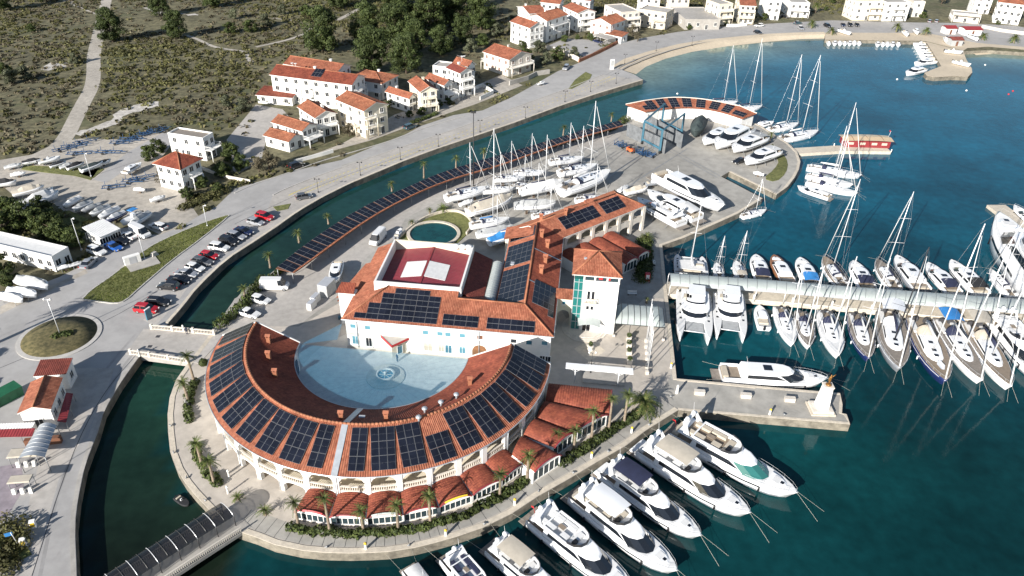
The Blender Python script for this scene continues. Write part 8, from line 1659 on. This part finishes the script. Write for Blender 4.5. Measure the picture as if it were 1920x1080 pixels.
# bollards with yellow caps, mooring bitts, service boxes
for i, b in enumerate(((686, 1029), (836, 1004), (965, 946), (1109, 858), (1184, 811), (1258, 690), (1443, 777))):
    root = thing('service_bollard', f'white service bollard with yellow cap, {ordn[i]} along the quay from the footbridge', 'bollard', G(*b), 0, 'service bollards on the quay'); part(root, 'post', MB().lathe([(.22, 0), (.2, .1), (.17, .9), (.17, .95)], n=10), 'white'); part(root, 'cap', MB().lathe([(.2, .95), (.2, 1.15), (.05, 1.25)], n=10), 'yellow')
for i, b in enumerate(((613, 1027), (767, 1024), (908, 984), (1010, 922), (1075, 888), (1140, 848), (1217, 798), (1470, 779), (1258, 745), (1240, 600), (320, 800), (326, 850), (350, 897), (385, 940), (405, 958))):
    mb = MB(); mb.lathe([(.16, 0), (.11, .12), (.11, .35), (.02, .42)], n=8); mb.tube((-.3, 0, .3), (.3, 0, .3), .07, .07, 6); single('mooring_bitt', mb, 'steel', f'dark mooring bitt, {ordn[i] if i < 9 else nth(i)} of those along the crescent quay', 'bollard', G(*b), rnd.uniform(0, 3), 'mooring bitts')
for i, b in enumerate(((1311, 739), (1398, 745), (1480, 752))): mb = MB(); mb.box((0, 0, .35), (1.7, .7, .7)); mb.box((0, 0, .74), (1.8, .8, .08)); single('bench_box', mb, 'stone_pale', ('left', 'middle', 'right')[i] + ' white bench block on the stone pier', 'bench', G(*b), dirpx((1300, 738), (1480, 753)), 'bench blocks on the pier')
mb = MB(); mb.lathe([(.3, 0), (.28, .2), (.2, 1.4), (.25, 1.5), (.1, 1.8)], n=10); single('stone_post', mb, 'white', 'white stone post at the root of the pier', 'post', G(1269, 737))
for i, (b, az_) in enumerate((((1162, 455), 1.5), ((1226, 495), 1.5), ((1185, 553), 0), ((910, 942), .5))):
    root = thing('bench', ('white bench by the arcade wing pavilions', 'white bench on the quay behind the tower', 'white bench north of the iron canopy', 'white bench by the crescent hedge')[i], 'bench', G(*b), az_)
    for k in range(3): part(root, 'slat', MB().box((0, -.2 + .18 * k, .45), (1.9, .14, .05)), 'white')
    for k in range(2): part(root, 'back_slat', MB().box((0, .3, .65 + .2 * k), (1.9, .05, .14)), 'white')
    for x in (-.8, .8): part(root, 'leg', MB().box((x, 0, .22), (.08, .5, .44)), 'iron')
# planters on the plaza
for i, b in enumerate(((1179, 637), (1179, 650), (1179, 664), (1180, 681))):
    root = thing('planter', ('farthest', 'second', 'third', 'nearest')[i] + ' white box planter with small shrub on the plaza', 'planter', G(*b), MA, 'planters on the plaza'); part(root, 'box', MB().box((0, 0, .4), (.9, .9, .8), 0, 0, (1.1, 1.1)), 'stone_pale'); link_mesh('shrub', leaf_mesh('shrub', leaves([(0, 0, 1.1)], [(.5, .5, .55)], 160, .12, i), 'leaf_hedge'), root)
root = thing('plaza_urn', 'stone urn with plant on the paving diamond before the tower', 'urn', G(1107, 655)); part(root, 'urn', MB().lathe([(.7, 0), (.7, .12), (.35, .2), (.65, .8), (.75, .9), (.3, .85)], n=14), 'stone_pale'); link_mesh('plant', leaf_mesh('plant', leaves([(0, 0, 1.3)], [(.4, .4, .6)], 160, .12, 5), 'leaf_hedge'), root)
mb = MB(); mb.poly([G(1076, 654) + V((0, 0, .012)), G(1105, 678) + V((0, 0, .012)), G(1136, 658) + V((0, 0, .012)), G(1108, 636) + V((0, 0, .012))]); struct('paving_diamond', mb, 'stone')
# people
def person(label, b, az, top='cloth_dark', h=1.72):
    g_ = G(*b); V_ = [(0, 0, .95), (0, .0, 1.2), (0, 0, 1.42), (0, 0, 1.52), (0, .02, 1.66), (0, .19, 1.38), (.03, .25, 1.1), (.1, .25, .88), (0, -.19, 1.38), (-.03, -.25, 1.1), (.05, -.25, .88), (.02, .1, .9), (.06, .11, .5), (0, .11, .08), (.14, .11, .05), (-.02, -.1, .9), (-.02, -.11, .5), (-.12, -.11, .08), (.02, -.11, .05)]
    E_ = [(0, 1), (1, 2), (2, 3), (3, 4), (2, 5), (5, 6), (6, 7), (2, 8), (8, 9), (9, 10), (0, 11), (11, 12), (12, 13), (13, 14), (0, 15), (15, 16), (16, 17), (17, 18)]; R_ = [.15, .16, .15, .06, .105, .07, .055, .045, .07, .055, .045, .1, .08, .055, .05, .1, .08, .055, .05]
    me = bpy.data.meshes.new('person'); me.from_pydata(V_, E_, []); me.materials.append(MATS[top]); o = bpy.data.objects.new('person', me); C.objects.link(o); sk = o.modifiers.new('skin', 'SKIN'); lay = me.skin_vertices[0] if me.skin_vertices else me.attributes and None
    if lay is None: return o
    for k, r in enumerate(R_): lay.data[k].radius = (r, r); lay.data[k].use_root = k == 0
    o.modifiers.new('sub', 'SUBSURF').levels = 1; o.modifiers['sub'].render_levels = 1; o.location = (g_.x, g_.y, LZ + .02); o.rotation_euler = (0, 0, az); tag(o, label, 'person'); return o
try:
    person('person in dark clothes walking across the courtyard', (745, 678), 1.0); person('person in black standing at the road bridge balustrade', (351, 627), 2.0)
except Exception as e: print('person skipped', e)
# blue boat trailers in the west yard
def trailer(label, b, az, ln=6):
    root = thing('boat_trailer', label, 'trailer', G(*b), az, 'blue boat trailers')
    for s in (1, -1): part(root, 'rail', MB().box((0, s * .8, .6), (ln, .14, .16)), 'trailer_blue'); part(root, 'wheel', MB().tube((-ln * .2, s * 1.0 - .1, .35), (-ln * .2, s * 1.0 + .1, .35), .35, .35, 10), 'rubber')
    for x in (-.45, -.1, .25): part(root, 'crossbar', MB().box((x * ln, 0, .6), (.14, 1.8, .14)), 'trailer_blue')
    for x in (-.35, .15):
        for s in (1, -1): part(root, 'upright', MB().tube((x * ln, s * .8, .6), (x * ln, s * 1.0, 1.7), .06), 'trailer_blue')
    part(root, 'drawbar', MB().tube((ln * .5, 0, .6), (ln * .72, 0, .55), .08), 'trailer_blue')
for i, b in enumerate(((214, 353), (250, 342), (268, 336), (122, 282), (140, 276), (160, 268), (205, 288), (225, 270), (245, 264), (262, 258), (280, 252), (296, 246), (150, 290))): trailer(f'empty blue boat trailer, {ordn[i] if i < 9 else nth(i)} in the upper west yard', b, rnd.uniform(-.4, 1.0), rnd.uniform(5, 7))
# dark cradles and jack stands by the panel walls
for i, b in enumerate(((1205, 290), (1213, 292), (1221, 294), (1199, 286), (1168, 276), (1160, 272))): trailer(f'boat cradle parked by the grey panel wall, {ordn[i]} from the right', b, rnd.uniform(0, 1.5), 3.5)
# skip, bins, containers
mb = MB(); mb.box((0, 0, .9), (5.5, 2.3, 1.8), 0, 0, (1.05, 1.1)); sk_ = thing('skip', 'green steel skip at the left edge', 'skip', G(6, 752), 1.0); part(sk_, 'body', mb, 'green_skip'); [part(sk_, 'rib', MB().box((x, s * 1.22, .9), (.12, .08, 1.7)), 'green_skip') for x in (-2, -.7, .7, 2) for s in (1, -1)]
for i, (b, sz) in enumerate((((614, 549), (3.4, 2.2, 2.6)), ((592, 566), (2.2, 1.0, 1.5)), ((585, 577), (2.0, 1.0, 1.4)))): root = thing('service_box', ('tall grey service cabinet', 'white refuse container', 'near white refuse container')[i] + ' on the service road by the west annex', 'container', G(*b), 1.25); part(root, 'box', MB().box((0, 0, sz[2] / 2), sz, 0, 0, (.97, .95)), 'canvas_grey' if not i else 'white'); part(root, 'lid', MB().box((0, 0, sz[2] + .05), (sz[0] * .98, sz[1] * .98, .1)), 'alu')
root = thing('electric_cabinet', 'white electric cabinet on the concrete pad in the grass verge', 'cabinet', G(250, 494), .7); part(root, 'pad', MB().box((1.5, -1.5, .12), (6, 4, .24)), 'concrete'); part(root, 'cabinet', MB().box((0, 0, 1.0), (3.2, 1.0, 1.9)), 'white'); part(root, 'door', MB().box((0, -.52, 1.0), (1.4, .04, 1.6)), 'alu'); part(root, 'rock', MB().box((4.5, .5, .5), (1.6, 1.1, .9), .4, 0, (.6, .6)), 'limestone')
root = thing('info_sign', 'tall white sign board standing on the beach quay', 'sign', G(1147, 130), .3); part(root, 'board', MB().box((0, 0, 1.9), (1.6, .3, 3.8)), 'white'); part(root, 'panel', MB().box((0, -.17, 2.3), (1.2, .02, 2.0)), 'canvas_grey')
root = thing('advert_board', 'turquoise advertising board next to the red car by the bridge', 'sign', G(281, 598), 1.2); part(root, 'board', MB().box((0, 0, 1.2), (1.3, .25, 2.2)), 'glass_blue'); part(root, 'top', MB().box((0, 0, 2.35), (1.3, .26, .15)), 'white')
mb = MB(); root = thing('vending_machine', 'red vending machine on the quay behind the tower', 'machine', G(1213, 526), 0); part(root, 'body', MB().box((0, 0, .9), (1.0, .8, 1.8)), 'red'); part(root, 'front', MB().box((0, -.42, 1.1), (.7, .03, 1.1)), 'white')
# harbour huts on the far beach
for i, (b, sz, wm, rm) in enumerate((((1777, 62), (5, 4, 2.6), 'white', 'dull_red'), ((1817, 64), (8, 5, 2.6), 'white', 'dull_red'), ((1788, 84), (5, 4, 2.6), 'canvas_grey', 'tile_dark'))):
    root = thing('harbour_hut', ('small white hut with red roof on the far harbour quay', 'long white hut with red roof on the far harbour quay', 'grey hut with brown roof on the far jetty')[i], 'hut', G(*b), .1); part(root, 'wall', MB().box((0, 0, sz[2] / 2), sz), wm); mb = MB(); ribbed(mb, [(-sz[0] / 2 - .3, -sz[1] / 2 - .3, sz[2]), (sz[0] / 2 + .3, -sz[1] / 2 - .3, sz[2]), (sz[0] / 2 + .3, 0, sz[2] + .9), (-sz[0] / 2 - .3, 0, sz[2] + .9)], sp=.5, per=2); ribbed(mb, [(sz[0] / 2 + .3, sz[1] / 2 + .3, sz[2]), (-sz[0] / 2 - .3, sz[1] / 2 + .3, sz[2]), (-sz[0] / 2 - .3, 0, sz[2] + .9), (sz[0] / 2 + .3, 0, sz[2] + .9)], sp=.5, per=2); part(root, 'roof', mb, rm); part(root, 'door', MB().box((0, -sz[1] / 2 - .02, 1), (1, .06, 2)), 'brown')
for i, b in enumerate(((1682, 149), (1812, 170), (1847, 122), (1899, 171), (1891, 177), (1270, 176))): mb = MB(); mb.lathe([(.1, -.3), (.35, -.1), (.4, .1), (.2, .35), (.04, .4)], n=8); single('mooring_buoy', mb, 'white' if i not in (3, 4) else 'red', ('white buoy off the far jetty tip', 'white buoy in the middle of the bay', 'white buoy near the right far beach', 'upper red buoy near the right edge', 'lower red buoy near the right edge', 'white buoy above the workshop roof')[i], 'buoy', G(*b, 0))
# parking bays (yellow ticks) and patched asphalt
pm = MB(); pm.box((0, 0, 0), (.9, .16, .006)); pm_ = pm.mesh('bay_mark', ['yellow_paint'])
for ln_, off0 in ((KERB, -3.4), (KERB, -5.6)):
    for p, q in zip(offset_line(KERB, off0)[4:], offset_line(KERB, off0)[5:]):
        for k in range(3): o = bpy.data.objects.new('bay_mark', pm_); C.objects.link(o); c = V(p).lerp(V(q), k / 3 + .1); o.location = (c.x, c.y, LZ + .016); o.rotation_euler = (0, 0, math.atan2(q.y - p.y, q.x - p.x) + .3); o['kind'] = 'structure'
for P_, m_ in (([(120, 690), (215, 690), (190, 760), (110, 900), (60, 1080), (20, 1080), (70, 880)], 'promenade'), ([(232, 700), (256, 676), (222, 722), (190, 782), (178, 822), (165, 822), (180, 775)], 'promenade'), ([(268, 600), (320, 560), (350, 520), (362, 525), (330, 570), (290, 612)], 'promenade'), ([(0, 575), (120, 525), (160, 505), (165, 512), (60, 560), (0, 590)], 'gravel'), ([(640, 310), (780, 268), (782, 272), (645, 316)], 'yard')): sheet('asphalt_patch', GP(P_), LZ + .0062 + .0001 * (P_[0][0] % 20), 0, m_)
for P_ in ([(0, 690), (120, 640), (280, 560), (420, 450)], [(60, 1080), (130, 860), (190, 740), (260, 660)], [(440, 420), (600, 345), (760, 290)]): struct('road_seam', strip('road_seam', smooth_line(GP(P_), 2), .12, LZ + .009, 'dark'), 'dark')

mb = MB(); mb.prism([(p.x, p.y) for p in smooth_line(GP([(1448, 270), (1466, 285), (1478, 305), (1474, 325), (1455, 342), (1430, 335), (1452, 318), (1462, 300), (1440, 280)]), 1)], LZ, LZ + .1); struct('spit_lawn', mb, 'grass')

# terrace at the lower left: tinted floor, small shades, litter bins with flags
mat('terrace', (.27, .235, .26), .85, .15, .8)
sheet('bar_terrace', GP([(-30, 880), (40, 868), (45, 915), (10, 975), (-30, 985)]), LZ + .011, 0, 'terrace')
for i, (b, sz) in enumerate((((54, 868), (4.2, 2.0)), ((47, 918), (3.0, 1.6)))):
    root = thing('sun_shade', ('pale green shade over counters below the silver shelter', 'small beige shade on the bar terrace')[i], 'shade', G(*b), .15); part(root, 'roof', MB().box((0, 0, 2.2), (sz[0], sz[1], .12), 0, 0, (.95, .8)), 'canvas_beige')
    for x in (-1, 1):
        for y in (-1, 1): part(root, 'post', MB().tube((x * sz[0] * .45, y * sz[1] * .4, 0), (x * sz[0] * .45, y * sz[1] * .4, 2.2), .05), 'steel')
    for x in (-1, 0, 1): part(root, 'chair', MB().box((x * 1.1, -.6, .45), (.5, .5, .9), 0, 0, (.9, .5)), 'white')
for i, b in enumerate(((64, 988), (46, 1022))):
    root = thing('yellow_bin', ('small white and yellow litter bin beside the garden', 'tall yellow sign bin with blue flag beside the garden')[i], 'bin', G(*b), .4); part(root, 'body', MB().box((0, 0, .6), (.7, .6, 1.2)), 'white'); part(root, 'panel', MB().box((0, -.32, .7), (.5, .04, .7)), 'yellow')
    if i: part(root, 'flagpole', MB().tube((-.6, 0, 0), (-.9, .3, 2.6), .04), 'mast'); part(root, 'flag', MB().box((-1.2, .3, 2.3), (.9, .05, .6)), 'canvas_blue')
for i, b in enumerate(((352, 758), (356, 762))): root = thing('cafe_chair', ('white cafe table chair on the promenade bed edge', 'dark cafe chair beside the white one on the promenade')[i], 'chair', G(*b), i * 1.3); part(root, 'seat', MB().box((0, 0, .45), (.5, .5, .06)), 'white' if not i else 'black'); part(root, 'backrest', MB().box((-.24, 0, .72), (.05, .5, .5)), 'white' if not i else 'black'); [part(root, 'leg', MB().tube((x, y, 0), (x, y, .45), .025), 'steel') for x in (-.2, .2) for y in (-.2, .2)]
for i, b in enumerate(((345, 622), (262, 668), (430, 895), (428, 925))): root = thing('white_pillar', ('white gate pillar at the far end of the bridge', 'lamp pillar at the near end of the bridge', 'white stone pillar on the left promenade', 'small white bust pillar on the left promenade')[i], 'pillar', G(*b)); part(root, 'shaft', MB().lathe([(.2, 0), (.14, .2), (.12, 1.1), (.2, 1.25)], n=8), 'white'); part(root, 'top', MB().lathe([(.05, 1.25), (.17, 1.4), (.02, 1.6)], n=8), 'white')

mat('asphalt_worn', (.30, .292, .285), .9, .12, .4, big=.15)
for P_, w_ in (([(-20, 640), (100, 585), (220, 520), (330, 455), (440, 400), (560, 345), (700, 300), (860, 250), (1000, 205), (1120, 150), (1200, 105), (1330, 72), (1500, 55), (1700, 52)], .55), ([(-20, 652), (105, 595), (228, 527), (338, 461), (446, 406), (566, 350), (706, 304), (866, 254), (1006, 208), (1126, 153), (1206, 107), (1336, 74), (1500, 57), (1700, 54)], .55), ([(30, 1080), (70, 900), (130, 780), (200, 690), (260, 620)], .5), ([(75, 1080), (110, 910), (165, 790), (225, 695), (280, 622)], .5)): struct('tyre_track', strip('tyre_track', smooth_line(GP(P_), 2), w_, LZ + .0045 + .0004 * int(P_[0][1] % 4), 'asphalt_worn'), 'asphalt_worn')
